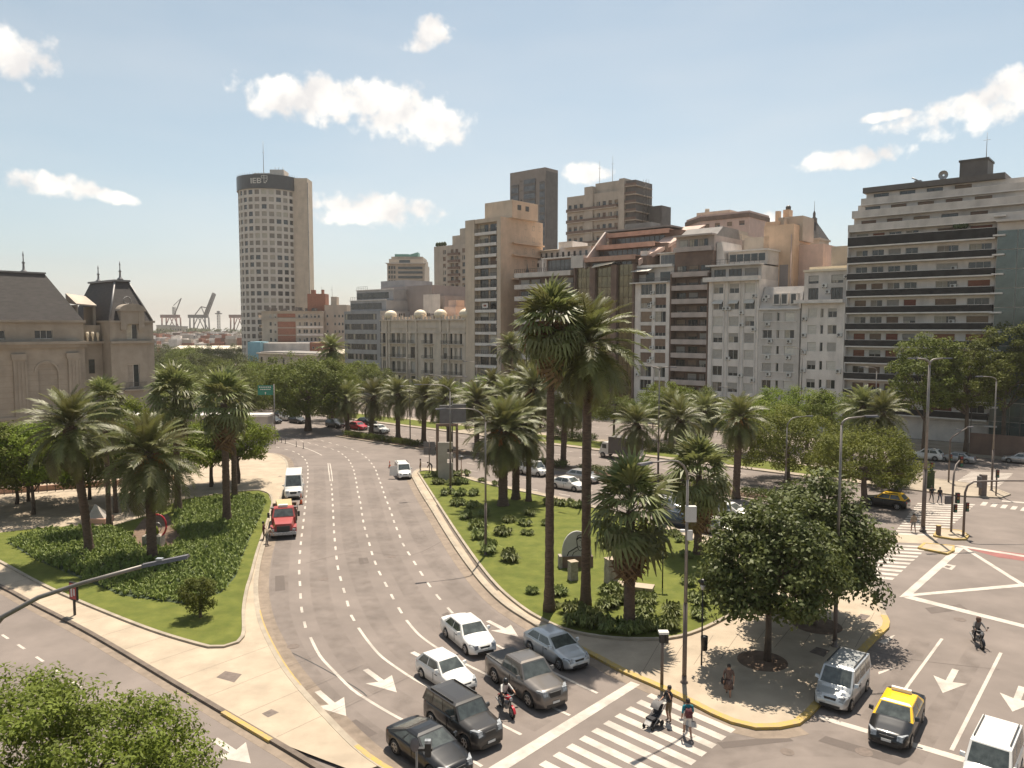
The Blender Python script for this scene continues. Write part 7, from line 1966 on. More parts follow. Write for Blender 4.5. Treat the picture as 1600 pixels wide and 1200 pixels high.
def person(label, loc, head, pose, top, legs, shin=None, fore='skin', sleeve=None, hair=True, parent=None, scale=1.0, helmet=None):
    m2 = shared(('pose', id(pose)), lambda: pose_mesh(pose)).copy()
    tags = {'top': top, 'legs': legs, 'shin': shin or legs, 'fore': fore, 'skin': 'skin', 'shoe': 'shoe', 'sleeve': sleeve or top}
    names = sorted(set(tags.values())); m2.materials.clear()
    for n_ in names: m2.materials.append(M(n_))
    segs = [(Vector(pose[a]), Vector(pose[b]), names.index(tags[k])) for a, b, k in BONES]
    for f in m2.polygons:
        c = f.center; best = 9; bi = 0
        for a, b, k in segs:
            ab = b - a; u = max(0, min(1, (c - a).dot(ab) / ab.length_squared)); dd = (c - a - ab * u).length
            if dd < best: best = dd; bi = k
        f.material_index = bi
    m2.name = 'body'
    t = thing('person', label, 'person', (loc[0], loc[1], loc[2] if len(loc) > 2 else .006), head)
    t.scale = (scale,) * 3
    link('body', m2, t)
    hd, cr = Vector(pose['head']), Vector(pose['crown'])
    up = (cr - hd).normalized()
    if helmet:
        mb = MB(); rings = [[(cr.x + r * cos(2 * pi * j / 12) * 1.15 - .01, cr.y + r * sin(2 * pi * j / 12), cr.z + z) for j in range(12)] for r, z in ((.11, -.20), (.135, -.12), (.14, -.03), (.11, .06), (.05, .10))]
        mb.loft(rings); mb.build('helmet', [M(helmet)], t)
    elif hair:
        mb = MB(); rings = [[(cr.x + r * cos(2 * pi * j / 12) * 1.1 - .03, cr.y + r * sin(2 * pi * j / 12), cr.z + z) for j in range(12)] for r, z in ((.085, -.13), (.10, -.06), (.095, .0), (.065, .05), (.02, .065))]
        mb.loft(rings); mb.build('hair', [M('hair')], t)
    mb = MB(); fx = hd + Vector((.085, 0, -.0)); mb.hexa([fx + Vector(v) for v in ((-.02, -.014, -.02), (.025, -.012, -.02), (.025, .012, -.02), (-.02, .014, -.02), (-.02, -.006, .03), (.0, -.006, .03), (.0, .006, .03), (-.02, .006, .03))]); mb.build('nose', [M('skin')], t)
    return t


def hp(a, b): return head_px(a, b)
p = G(1045, 1128); per = person('person in black shirt and khaki shorts pushing a stroller on the crosswalk', (p.x, p.y), hp((1045, 1128), (1015, 1138)), PUSH, 'cloth_black', 'cloth_khaki', 'skin')
# backpack-free stroller
p = G(1021, 1135); hd = hp((1045, 1120), (1015, 1138))
t = thing('stroller', 'dark baby stroller with a grey hood on the crosswalk', 'stroller', (p.x, p.y, .008), hd)
for x, y, r in ((-.3, .26, .14), (-.3, -.26, .14), (.4, .24, .11), (.4, -.24, .11)):
    link('wheel', wheel_mesh(r, .06), t, (x, y, r))
part('frame', 'steel', t, lambda b: [b.tube([(-.72, s * .22, 1.02), (-.2, s * .24, .55), (.42, s * .24, .12)], .02, 6) for s in (1, -1)] + [b.tube([(-.3, s * .25, .14), (.0, s * .24, .45)], .02, 6) for s in (1, -1)] + [b.tube([(-.72, -.22, 1.02), (-.72, .22, 1.02)], .022, 6)])
part('seat', 'cloth_black', t, lambda b: (b.hexa([(-.25, -.2, .45), (.35, -.2, .42), (.35, .2, .42), (-.25, .2, .45), (-.25, -.2, .52), (.35, -.2, .5), (.35, .2, .5), (-.25, .2, .52)]), b.hexa([(-.28, -.2, .5), (-.2, -.2, .5), (-.2, .2, .5), (-.28, .2, .5), (-.5, -.2, .95), (-.42, -.2, .97), (-.42, .2, .97), (-.5, .2, .95)])))
part('hood', 'cloth_grey', t, lambda b: b.loft([[(-.45 + .42 * sin(a) , y, .78 + .30 * cos(a)) for y in (-.23, -.12, .0, .12, .23)] for a in (-.5, .0, .5, 1.0, 1.4)], 0, False, True, False))
part('basket', 'cloth_black', t, lambda b: b.box(-.25, .25, -.2, .2, .16, .3))
part('footrest', 'cloth_white', t, lambda b: b.hexa([(.35, -.16, .34), (.5, -.16, .2), (.5, .16, .2), (.35, .16, .34), (.36, -.16, .42), (.52, -.16, .26), (.52, .16, .26), (.36, .16, .42)]))
p = G(1074, 1152); per = person('person in teal shirt and pale shorts crossing beside the stroller', (p.x, p.y), hp((1074, 1152), (1060, 1118)), WALK, 'cloth_teal', 'cloth_white', 'skin', scale=1.03)
d = Vector((cos(per.rotation_euler.z), sin(per.rotation_euler.z), 0)); rt = Vector((d.y, -d.x, 0))
b_ = thing('backpack', 'maroon and black backpack on the person in teal', 'bag', (p.x, p.y, .006), per.rotation_euler.z)
part('bag_body', 'cloth_maroon', b_, lambda b: b.loft([[(-.17 - .13 * w, -.15 * q, z), (-.17 - .16 * w, 0, z), (-.17 - .13 * w, .15 * q, z), (-.15, .16 * q, z), (-.15, -.16 * q, z)] for z, w, q in ((1.0, .5, .8), (1.1, 1, 1), (1.3, 1, 1), (1.45, .5, .75))]))
part('strap', 'cloth_black', b_, lambda b: [b.tube([(-.15, s * .12, 1.45), (.02, s * .13, 1.53), (.15, s * .13, 1.38)], .02, 5) for s in (1, -1)])
pr = p + rt * .27 + d * .25
b_ = thing('racket', 'round tennis racket held by the person in teal', 'racket', (pr.x, pr.y, .5), per.rotation_euler.z)
part('hoop', 'steel', b_, lambda b: b.tube([(.0 + .02 * sin(a), .13 * cos(a), .16 * sin(a)) for a in [2 * pi * k / 16 for k in range(17)]], .012, 5))
part('handle', 'black', b_, lambda b: b.tube([(0, 0, .16), (0, 0, .43)], .015, 5))
p = G(1138, 1090); per = person('person in a patterned brown dress under the leafy tree', (p.x, p.y), radians(-110), WALK, 'cloth_pattern', 'cloth_pattern', 'skin', 'skin', scale=.98)
hb = thing('handbag', 'small dark handbag beside the person in the patterned dress', 'bag', (p.x - .28, p.y, .75)); part('bag_body', 'cloth_black', hb, lambda b: b.hexa([(-.09, -.15, 0), (.09, -.15, 0), (.09, .15, 0), (-.09, .15, 0), (-.05, -.12, .26), (.05, -.12, .26), (.05, .12, .26), (-.05, .12, .26)])); part('strap', 'cloth_black', hb, lambda b: b.tube([(0, -.1, .26), (.1, 0, .6), (0, .1, .26)], .012, 5))
part('skirt', 'cloth_pattern', per, lambda b: b.lathe([(.17, .98), (.21, .8), (.25, .5), (.22, .5)], 12, 0, .02, 0))
p = G(1455, 785); person('person in dark clothes walking onto the far crosswalk, left of two', (p.x, p.y), radians(-95), WALK, 'cloth_black', 'cloth_grey')
p = G(1468, 787); person('person in black walking onto the far crosswalk, right of two', (p.x, p.y), radians(-95), WALK, 'cloth_black', 'cloth_denim')
p = G(1427, 832); person('person in tan clothes crossing by the tall lamp post', (p.x, p.y), radians(80), WALK, 'cloth_tan', 'cloth_grey', 'skin')
p = G(657, 738); person('worker in tan standing by the open van door', (p.x, p.y), radians(180), STAND, 'cloth_tan', 'cloth_brown')
p = G(675, 739); person('worker in black bending at the sign post', (p.x, p.y), radians(190), BEND, 'cloth_black', 'cloth_black')
p = G(412, 846); person('worker in maroon leaning at the red truck', (p.x, p.y), radians(20), PUSH, 'cloth_maroon', 'cloth_brown')
p = G(417, 852); person('worker in tan shirt nearest the red truck bonnet', (p.x, p.y), radians(60), BEND, 'cloth_tan', 'cloth_grey')


# ------------------------------------------------------------------ motorcycles
def motorbike(name, label, p, head, pm, wr=.29):
    t = thing(name, label, 'motorcycle', (p.x, p.y, .006), head)
    for x in (.66, -.62):
        o = link('wheel', wheel_mesh(wr, .10), t, (x, 0, wr)); link('rim', rim_mesh(wr, .10), o); o2 = link('rim', rim_mesh(wr, .10), o, None, pi)
    part('frame', 'steel_dark', t, lambda b: (b.tube([(.66, 0, wr), (.42, 0, .82)], .03, 6), b.tube([(.42, 0, .8), (.2, 0, .45), (-.3, 0, .4), (-.62, 0, wr)], .035, 6), b.tube([(.4, 0, .78), (-.2, 0, .70), (-.75, 0, .72)], .035, 6)))
    part('engine', 'steel', t, lambda b: (b.box(-.12, .22, -.12, .12, .28, .55), b.tube([(.2, -.14, .36), (-.2, -.16, .3), (-.8, -.17, .42)], [.025, .035, .05], 7)))
    part('fuel_tank', pm, t, lambda b: b.loft([[(x, w * cos(a), z + h * sin(a)) for a in [2 * pi * j / 10 for j in range(10)]] for x, w, h, z in ((.38, .06, .06, .84), (.28, .13, .11, .83), (.05, .14, .12, .80), (-.12, .07, .07, .76))]))
    part('seat', 'black', t, lambda b: b.loft([[(x, w * cos(a), z + h * sin(a)) for a in [2 * pi * j / 8 for j in range(8)]] for x, w, h, z in ((-.1, .1, .05, .76), (-.35, .13, .06, .77), (-.72, .11, .05, .82))]))
    part('front_fender', pm, t, lambda b: b.loft([[(.66 + (wr + .05) * cos(a), y, wr + (wr + .05) * sin(a)) for y in (-.06, 0, .06)] for a in (.2, .7, 1.2, 1.7, 2.2)], 0, False, True, False))
    part('rear_fender', pm, t, lambda b: b.loft([[(-.62 + (wr + .06) * cos(a), y, wr + (wr + .06) * sin(a)) for y in (-.07, 0, .07)] for a in (1.2, 1.7, 2.2, 2.7)], 0, False, True, False))
    part('handlebar', 'steel', t, lambda b: b.tube([(.28, .36, 1.02), (.42, .15, 1.0), (.42, -.15, 1.0), (.28, -.36, 1.02)], .018, 6))
    part('headlight', 'headlamp', t, lambda b: b.loft([[(x, r * cos(a), .88 + r * sin(a)) for a in [2 * pi * j / 10 for j in range(10)]] for x, r in ((.44, .05), (.54, .09), (.57, .08))]))
    for sg in (1, -1): part('mirror', 'trim', t, lambda b: (b.tube([(.34, sg * .3, 1.03), (.36, sg * .36, 1.18)], .01, 4), b.box(.35, .37, sg * .36 - .05, sg * .36 + .05, 1.16, 1.24)))
    return t
hm = hp((784, 1098), (803, 1118))
p = G(791, 1113); motorbike('motorcycle', 'red motorcycle waiting beside the grey pickup', p, hm, 'paint_red')
person('rider in black helmet and white shirt on the red motorcycle', (p.x, p.y), hm, RIDE, 'cloth_white', 'cloth_black', helmet='paint_black')
p = G(1528, 1008); hm = radians(-103); motorbike('motorcycle', 'dark scooter riding alone at the right junction', p, hm, 'paint_black')
person('rider in grey jacket and helmet on the dark scooter', (p.x, p.y), hm, RIDE, 'cloth_grey', 'cloth_black', fore='cloth_grey', helmet='cloth_brown')
p = G(1058, 826) ; hm = AVH; motorbike('motorcycle', 'motorcycle behind the dark blue car on the avenue', av(*(lambda s: (s, 69.3))(FP(1052, 812, 69.3)[0])), hm, 'paint_black')
q_ = av(FP(1052, 812, 69.3)[0], 69.3); person('rider in white helmet on the avenue beside the dark blue car', (q_.x, q_.y), hm, RIDE, 'cloth_tan', 'cloth_denim', helmet='paint_white')

# ------------------------------------------------------------------ street furniture
mat('pole_grey', (.23, .205, .185), .5, var=.12, scale=3, metal=.35)
mat('pole_brown', (.13, .10, .085), .6, var=.15, scale=3)
mat('sign_green', (.01, .16, .115), .5, var=.06)
mat('sign_back', (.15, .14, .145), .55, var=.12, scale=2, metal=.3)
mat('sign_red', (.36, .045, .04), .5, var=.1)
mat('cone_orange', (.55, .10, .03), .6, var=.1)
mat('stone_block', (.33, .29, .24), .9, var=.2, scale=4, bump=.5, bscale=14)
mat('mural_grey', (.42, .40, .385), .85, var=.08, scale=1.5)
mat('ink', (.02, .02, .02), .7)
mat('lens_red', (.20, .02, .02), .3); mat('lens_amber', (.25, .12, .02), .3); mat('lens_green', (.02, .14, .08), .3)
mat('ring_red', (.48, .02, .035), .35, var=.05)


def lamp_head(b, p, d, L=.75, m=0):
    n = Vector((-d.y, d.x, 0)); u = Vector((0, 0, 1))
    b.hexa([p - n * .11 - u * .05, p + d * L - n * .15 - u * .06, p + d * L + n * .15 - u * .06, p + n * .11 - u * .05, p - n * .08 + u * .06, p + d * L - n * .10 + u * .05, p + d * L + n * .10 + u * .05, p + n * .08 + u * .06], m)


def street_lamp(label, px, py, h, arms, r=.11, group=None, loc=None, m='pole_grey', two_tone=True, curve=1.1):
    """arms: list of (dx, dy, reach)"""
    p = loc if loc is not None else G(px, py)
    t = thing('street_lamp', label, 'street lamp', (p.x, p.y, .1), 0, group)
    part('pole', [m, 'pole_brown'], t, lambda b: (b.tube([(0, 0, 0), (0, 0, h * .36)], [r * 1.25, r * 1.2], 10, 1), b.tube([(0, 0, h * .36), (0, 0, h - curve)], [r, r * .7], 10)))
    part('base_plate', 'pole_brown', t, lambda b: b.lathe([(r * 2.2, 0), (r * 2.2, .06), (r * 1.4, .1), (r * 1.4, .4)], 10))
    for dx, dy, reach in arms:
        d = Vector((dx, dy, 0)).normalized()
        pts = [Vector((0, 0, h - curve - .02))] + [d * (reach * .45) * (1 - cos(a)) + Vector((0, 0, h - curve + curve * sin(a))) for a in (.35, .75, 1.15, 1.57)] + [d * reach * .95 + Vector((0, 0, h + .06))]
        part('arm', m, t, lambda b: b.tube(pts, [r * .7, r * .65, r * .6, r * .55, r * .5, r * .42], 8))
        part('lamp_head', 'sign_back', t, lambda b: lamp_head(b, pts[-1], d, .85))
    return t


t = street_lamp('tall brown grey lamp post with camera boxes on the near corner', 1069, 1070, 11.8, [(-.79, -.61, 2.9)], .095)
part('camera_box', 'ac_white', t, lambda b: b.box(-.1, .42, -.28, .02, 8.55, 9.35)); part('camera_box', 'ac_white', t, lambda b: (b.box(-.35, -.12, -.2, 0, 8.0, 8.12), b.box(-.02, .25, -.25, -.1, 7.6, 8.1)))
street_lamp('lamp post rising from the lawn with its arm over the main road', 759, 870, 12.0, [(-.94, -.33, 3.4)], .085)
street_lamp('slim lamp post near the lawn tip beside the grey totem', 704, 766, 12.0, [(-.94, -.3, 3.4)], .1, curve=.8)
street_lamp('tall lamp post on the junction refuge by the avenue crosswalk', 1442, 831, 15.6, [(-1, -.1, 1.3), (1, .1, 1.3)], .145, curve=.5)
street_lamp('tall lamp post standing inside the dark leafy trees', 1304, 1013, 13.3, [(1, .2, 1.5)], .095, curve=.4)
street_lamp('curved lamp among the feathery trees across the avenue', 1227, 775, 8.6, [(.9, .3, 2.6)], .09)
street_lamp('straight lamp post in the median between clipped hedges', 1028, 757, 13.8, [(-.76, .65, 1.8), (.76, -.65, 1.4)], .1, curve=.3)
street_lamp('thin dark lamp post beside the tall date palm trunk', 910, 792, 10.5, [(-.76, .65, 1.6)], .08, m='steel_dark')
street_lamp('double arm lamp in the median behind the totem', 699, 700, 11.0, [(-.76, .65, 4.2), (.76, -.65, 3.6)], .1, curve=1.2)
street_lamp('dark lamp post in the median left of the totem', 641, 689, 9.0, [(-.5, -.8, 1.6)], .08, m='steel_dark')
for i, (px, py, tp) in enumerate(((783, 665, 541), (640, 650, 560), (745, 655, 566), (1250, 690, 545), (1145, 690, 606), (1020, 676, 572), (427, 650, 567), (512, 655, 568), (538, 668, 640), (1549, 768, 590), (1365, 720, 575))):
    p = G(px, py); d = cam_dir(px, tp); h = CAM_H + d.z * p.y / d.y
    street_lamp(['far lamp before the beige balcony tower', 'far lamp before the palace', 'far curved lamp at the beige tower foot', 'lamp before the low white building', 'lamp before the white three column building', 'lamp before the brown balcony building', 'far lamp by the low tan hall', 'far lamp by the ochre wall', 'short dark lamp by the big round tree', 'tall lamp at the far corner plaza by the kiosk', 'lamp before the banded block trees'][i], px, py, h, [(-.9, -.2, 2.0)], .09, curve=.5)
# big curved lamp close to the window, lower left
H0 = Vector((-17.6, 24.4, 0))
t = thing('street_lamp', 'large close curved lamp arm reaching over the left lawn', 'street lamp', (H0.x, H0.y, 0))
part('pole', 'pole_grey', t, lambda b: b.tube([(0, 0, 0), (0, 0, 4), (0, 0, 7.6)], [.14, .12, .10], 10))
part('arm', 'pole_grey', t, lambda b: b.tube([(0, 0, 7.6), (.25, 0, 8.25), (1.0, 0, 9.1), (2.2, 0, 9.75), (3.6, .1, 10.2), (5.6, .15, 10.75)], [.10, .095, .085, .075, .065, .06], 10))
part('lamp_head', ['sign_back', 'headlamp'], t, lambda b: (lamp_head(b, Vector((5.55, .15, 10.75)), Vector((.97, .05, .20)).normalized(), 1.5), b.box(6.0, 6.2, .1, .25, 10.93, 11.0, 1)))

# traffic signals
def signal_head(t, x, y, z, s=1.0, face=0):
    part('signal_head', ['black', 'lens_red', 'lens_amber', 'lens_green'], t, lambda b: (b.box(x - .16 * s, x + .16 * s, y - .12 * s, y + .12 * s, z, z + .95 * s), [b.lathe([(.105 * s, 0), (.10 * s, .03)], 10, k + 1, x, y) if False else b.box(x - .1 * s, x + .1 * s, y - .125 * s - .02, y - .122 * s, z + .68 * s - .3 * k * s, z + .88 * s - .3 * k * s, k + 1) for k in range(3)]))
def backplate(t, x, y, z): part('signal_box', 'sign_back', t, lambda b: b.box(x - .28, x + .28, y, y + .14, z, z + .75))
p = G(1486, 833); t = thing('traffic_light', 'traffic light pole on the island with arm reaching up and right', 'traffic light', (p.x, p.y, .14))
part('pole', 'pole_brown', t, lambda b: b.tube([(0, 0, 0), (0, 0, 4.2), (.15, .2, 5.2), (.7, .9, 5.9), (1.5, 1.6, 6.3)], [.1, .09, .08, .07, .06], 8))
signal_head(t, 1.55, 1.6, 5.6, 1.1); signal_head(t, .45, 0, 2.6); signal_head(t, .3, .0, 1.75, .8); backplate(t, -.35, 0, 2.5)
p = G(1505, 840); t = thing('traffic_light', 'traffic light pole on the island with a long horizontal arm', 'traffic light', (p.x, p.y, .14))
part('pole', 'pole_brown', t, lambda b: b.tube([(0, 0, 0), (0, 0, 3.9), (.18, .0, 4.5), (.7, 0, 4.85), (3, -.05, 4.95), (6.5, -.1, 4.95)], [.11, .1, .09, .085, .07, .05], 8))
signal_head(t, .22, 0, 2.2, .85)
p = G(1482, 755); t = thing('traffic_light', 'lamp and signal pole at the service road edge', 'traffic light', (p.x, p.y, .14))
part('pole', 'pole_brown', t, lambda b: b.tube([(0, 0, 0), (0, 0, 5.0), (.2, 0, 5.4), (1.9, -.2, 6.6)], [.1, .09, .08, .06], 8)); part('lamp_head', 'sign_back', t, lambda b: (lamp_head(b, Vector((1.8, -.2, 6.6)), Vector((1, 0, .1)), .7), lamp_head(b, Vector((1.2, -.1, 6.3)), Vector((-1, 0, .1)), .6)))
signal_head(t, .1, -.1, 2.6, .8)
p = G(1556, 776); t = thing('traffic_light', 'short signal post at the plaza tip', 'traffic light', (p.x, p.y, .14))
part('pole', 'pole_brown', t, lambda b: b.tube([(0, 0, 0), (0, 0, 3.0)], .08, 8)); signal_head(t, 0, -.1, 2.0, .9)
p = G(1452, 764); t = thing('traffic_light', 'signal on a green kiosk at the corner plaza', 'traffic light', (p.x, p.y, .14))
part('cabinet', 'hedge_dark', t, lambda b: b.box(-.4, .4, -.3, .3, 0, 2.0)); signal_head(t, .1, -.1, 2.05)
p = G(1535, 776); t = thing('litter_kiosk', 'dark advertising pillar on the corner plaza', 'kiosk', (p.x, p.y, .14))
part('column', 'pole_brown', t, lambda b: b.box(-.28, .28, -.28, .28, 0, 2.3)); part('panel', 'sign_back', t, lambda b: b.box(-.5, -.3, -.3, .3, .9, 2.1))
p = G(1466, 838); t = thing('bollard', 'brown square bollard on the traffic island', 'bollard', (p.x, p.y, .14)); part('post', 'wall_brown', t, lambda b: b.prism([(-.15, -.15), (.15, -.15), (.15, .15), (-.15, .15)], 0, .8)); part('cap', 'yellow_paint', t, lambda b: b.box(-.17, .17, -.17, .17, .8, .86))
# posts on the near corner
p = G(1034, 1073); t = thing('traffic_light', 'short post with a signal box at the near crosswalk kerb', 'traffic light', (p.x, p.y, .12))
part('pole', ['pole_brown'], t, lambda b: b.tube([(0, 0, 0), (0, 0, 2.6)], [.09, .07], 8)); part('signal_head', ['black', 'ac_white'], t, lambda b: (b.box(-.16, .12, -.12, .14, 2.25, 2.7), b.box(-.2, .3, -.16, .2, 2.7, 2.82, 1), b.box(.14, .3, -.1, .1, 2.2, 2.62)))
p = G(1096, 1042); t = thing('park_lamp', 'thin park lamp with a litter bin on the near corner pavement', 'park lamp', (p.x, p.y, .12))
part('pole', 'black', t, lambda b: b.tube([(0, 0, 0), (0, 0, 4.4)], [.05, .035], 6)); part('lamp_head', ['black', 'ac_white'], t, lambda b: (b.lathe([(.05, 4.35), (.25, 4.6), (.28, 4.68), (.05, 4.8)], 10), b.lathe([(.10, 4.2), (.16, 4.5)], 8, 1))); part('litter_bin', 'black', t, lambda b: b.lathe([(.17, .85), (.2, 1.6), (.2, 1.62), (.0, 1.64)], 10, 0, .12, -.05))
p = G(1035, 922); t = thing('park_lamp', 'thin park lamp on the lawn right of the stout fan palm', 'park lamp', (p.x, p.y, .16))
part('pole', 'black', t, lambda b: b.tube([(0, 0, 0), (0, 0, 3.4)], [.05, .035], 6)); part('lamp_head', ['sign_back'], t, lambda b: (b.box(-.05, .35, -.12, .12, 3.3, 3.55), b.box(-.3, -.1, -.1, .1, 3.15, 3.3)))
p = G(721, 757); t = thing('park_lamp', 'brown park lamp with flat head near the lawn tip', 'park lamp', (p.x, p.y, .16))
part('pole', 'terracotta', t, lambda b: b.tube([(0, 0, 0), (0, 0, 3.0)], [.06, .05], 6)); part('lamp_head', 'sign_back', t, lambda b: b.lathe([(.08, 2.95), (.3, 3.1), (.32, 3.2), (.05, 3.28)], 10))

# sign boards and totem at the lawn tip
p = G(671, 741); t = thing('sign_board', 'grey panel sign on a single post at the lawn tip', 'sign', (p.x, p.y, .12))
part('post', 'pole_brown', t, lambda b: b.tube([(0, -.0, 0), (0, 0, 4.2)], .06, 6)); part('panel', 'sign_back', t, lambda b: (b.box(-.72, .72, .07, .12, 2.35, 3.25), b.box(-.72, .72, .07, .12, 3.28, 3.95))); part('panel_rib', 'steel', t, lambda b: b.box(-.74, .74, .125, .14, 3.95, 4.02))
p = G(684, 741); t = thing('gantry_sign', 'big blank back of a road sign on a brown portal frame', 'sign', (p.x, p.y, .12))
part('post', 'wall_brown', t, lambda b: (b.box(-.18, .18, -.15, .15, 0, 6.0),)); part('post', 'wall_brown', t, lambda b: b.box(2.3, 2.6, -.15, .15, 0, 6.0)); part('beam', 'wall_brown', t, lambda b: b.box(-.19, 2.61, -.16, .16, 6.0, 6.3))
part('panel', 'sign_back', t, lambda b: b.box(.3, 1.85, -.1, 0, 6.35, 8.6)); part('panel', 'sign_back', t, lambda b: b.box(1.9, 3.6, -.1, 0, 6.5, 8.75)); part('panel_edge', 'slab_white', t, lambda b: (b.box(.28, 1.87, -.13, -.1, 8.6, 8.68), b.box(1.88, 3.62, -.13, -.1, 8.75, 8.83), b.box(1.9, 3.6, -.13, -.1, 6.42, 6.5)))
part('sign_mast', 'steel_dark', t, lambda b: b.tube([(1.88, .1, 0), (1.88, .1, 9.2)], .07, 6))
p = G(694, 752); t = thing('grey_totem', 'grey green slab totem with two square holes at the lawn tip', 'totem', (p.x, p.y, .15))
part('slab', 'concrete', t, lambda b: punch(b, 1.45, 0, 4.6, [(.38, 1.05)], [(2.1, 2.6), (3.3, 3.8)], -.15, .3, 0, -.72))
p = G(430, 694); zs0, zs1 = zc(617, p), zc(602, p); t = thing('road_sign', 'green direction sign with arrow at the bend of the road', 'sign', (p.x, p.y, 0))
part('post', 'pole_grey', t, lambda b: b.tube([(0, 0, 0), (0, 0, zs1 + .2)], .09, 6))
zo = zs0 - 5.9
part('panel', 'sign_green', t, lambda b: b.box(-2.5, -.1, -.2, -.12, zs0, zs1))
part('lettering', 'win_white', t, lambda b: ([b.box(-2.3 + .28 * i, -2.1 + .28 * i, -.22, -.205, zs1 - .35, zs1 - .2) for i in range(7)], [b.box(-2.1 + .28 * i, -1.9 + .28 * i, -.22, -.205, zs1 - .7, zs1 - .55) for i in range(6)]))
part('arrow', 'win_white', t, lambda b: (b.box(-1.35, -1.25, -.22, -.205, zs0 + .1, zs0 + .3), b.hexa([(-1.45, -.22, zs0 + .305), (-1.15, -.22, zs0 + .305), (-1.15, -.205, zs0 + .305), (-1.45, -.205, zs0 + .305), (-1.31, -.22, zs0 + .5), (-1.29, -.22, zs0 + .5), (-1.29, -.205, zs0 + .5), (-1.31, -.205, zs0 + .5)])))
# small poster stand on the left pavement
p = G(117, 964); t = thing('poster_stand', 'small reddish poster stand on the left pavement edge', 'sign', (p.x, p.y, .13), radians(-25))
part('post', 'black', t, lambda b: b.box(-.07, .07, -.05, .05, 0, 1.0)); part('frame', 'black', t, lambda b: b.box(-.36, .36, -.06, .06, 1.0, 2.15)); part('poster', ['sign_red', 'ac_white'], t, lambda b: (b.box(-.3, .3, -.075, -.062, 1.06, 2.08), b.box(-.2, -.04, -.085, -.077, 1.2, 1.9, 1), b.box(.06, .2, -.085, -.077, 1.3, 1.75, 1)))
# portrait mural on plinth (generic bust in line work)
p = G(899, 889); t = thing('mural_monument', 'rounded grey mural with a line drawn bust on a dark plinth', 'monument', (p.x, p.y, .15), radians(6))
part('plinth', ['wall_brown', 'stone_block'], t, lambda b: (b.box(-1.05, 1.35, -.2, .35, 0, .85), b.box(-1.3, -1.06, -.3, .4, 0, .95, 1)))
part('panel', 'mural_grey', t, lambda b: b.loft([[(1.15 * cos(pi * k / 20) + .1, y, .86 + 1.95 * sin(pi * k / 20) ** .8) for k in range(21)] for y in (-.05, .12)], 0, True, False))
def stroke(pts, w=.035): part('ink_line', 'ink', t, lambda b: b.tube([(x + .1, -.065, .86 + z) for x, z in pts], w, 4))
stroke([(-.75, .05), (-.62, .35), (-.25, .55), (.02, .72)], .04); stroke([(-.35, .05), (-.25, .3), (.05, .45)], .025); stroke([(.05, .72), (.12, .5), (.3, .4), (.42, .55)], .03)
stroke([(.05, .72), (.0, 1.05), (-.03, 1.35), (.08, 1.6), (.3, 1.68), (.5, 1.58), (.58, 1.3), (.55, 1.0), (.45, .78), (.3, .68), (.12, .8)], .028)
stroke([(.0, 1.3), (.15, 1.45), (.4, 1.42), (.56, 1.35)], .05); stroke([(.2, 1.2), (.3, 1.22)], .025); stroke([(.42, 1.2), (.5, 1.2)], .025); stroke([(.38, 1.15), (.42, .98), (.34, .96)], .018); stroke([(.28, .86), (.42, .86)], .02)
stroke([(.62, .5), (.8, .35), (.9, .1)], .035)
# stone blocks on the lawn
for i, (px, py, h, w, lb) in enumerate(((895, 909, 1.35, .30, 'short square stone pillar before the mural'), (955, 914, 1.75, .40, 'taller rough stone pillar beside the stout fan palm'))):
    p = G(px, py); t = thing('stone_pillar', lb, 'pillar', (p.x, p.y, .15), .4)
    part('shaft', 'stone_block', t, lambda b: b.loft([[(sx * w * q, sy * w * q, z) for sx, sy in ((-1, -1), (1, -1), (1, 1), (-1, 1))] for z, q in ((0, 1.0), (h * .3, .93), (h * .55, .98), (h * .8, .9), (h, .95))], 0, True, False)); part('cap', 'pave', t, lambda b: b.box(-w * 1.05, w * 1.05, -w * 1.05, w * 1.05, h, h + .06))
p = G(992, 925); t = thing('stone_slab', 'low pale stone slab behind the stout fan palm', 'bench', (p.x, p.y, .15), -.35); part('slab', 'pave', t, lambda b: b.box(-1.3, 1.3, -.5, .5, .2, .38)); part('base', 'stone_block', t, lambda b: b.box(-1.0, 1.0, -.4, .4, 0, .2))
# left lawn: ring sculpture, white pyramid
p = G(241, 856); t = thing('ring_sculpture', 'red ring sculpture on a square pedestal in the left bed', 'sculpture', (p.x, p.y, .15))
part('pedestal', 'stone_block', t, lambda b: b.box(-.8, .75, -.45, .45, 0, .95)); part('ring', 'ring_red', t, lambda b: b.tube([(.35 + .72 * cos(a), .0, 1.75 + .95 * sin(a)) for a in [2 * pi * k / 24 for k in range(25)]], .08, 8)); part('flower_basket', 'leaf_bright', t, lambda b: [b.lathe([(.05, .95), (.28, 1.1), (.2, 1.5), (.02, 1.8)], 7, 0, -.4 + .3 * i, 0) for i in range(3)]); part('inner_disc', 'steel', t, lambda b: b.tube([(.35 + .3 * cos(a), .0, 1.6 + .4 * sin(a)) for a in [2 * pi * k / 14 for k in range(15)]], .04, 6))
p = G(155, 818); t = thing('pyramid_sculpture', 'small white pyramid on a brown base in the shade', 'sculpture', (p.x, p.y, .13)); part('base', 'terracotta', t, lambda b: b.box(-1.0, 1.0, -.8, .8, 0, .5)); part('pyramid', 'concrete', t, lambda b: b.loft([[(-.8, -.6, .5), (.8, -.6, .5), (.8, .6, .5), (-.8, .6, .5)], [(-.35, -.05, 1.7), (-.25, -.05, 1.7), (-.25, .05, 1.7), (-.35, .05, 1.7)]], 0, True, False))
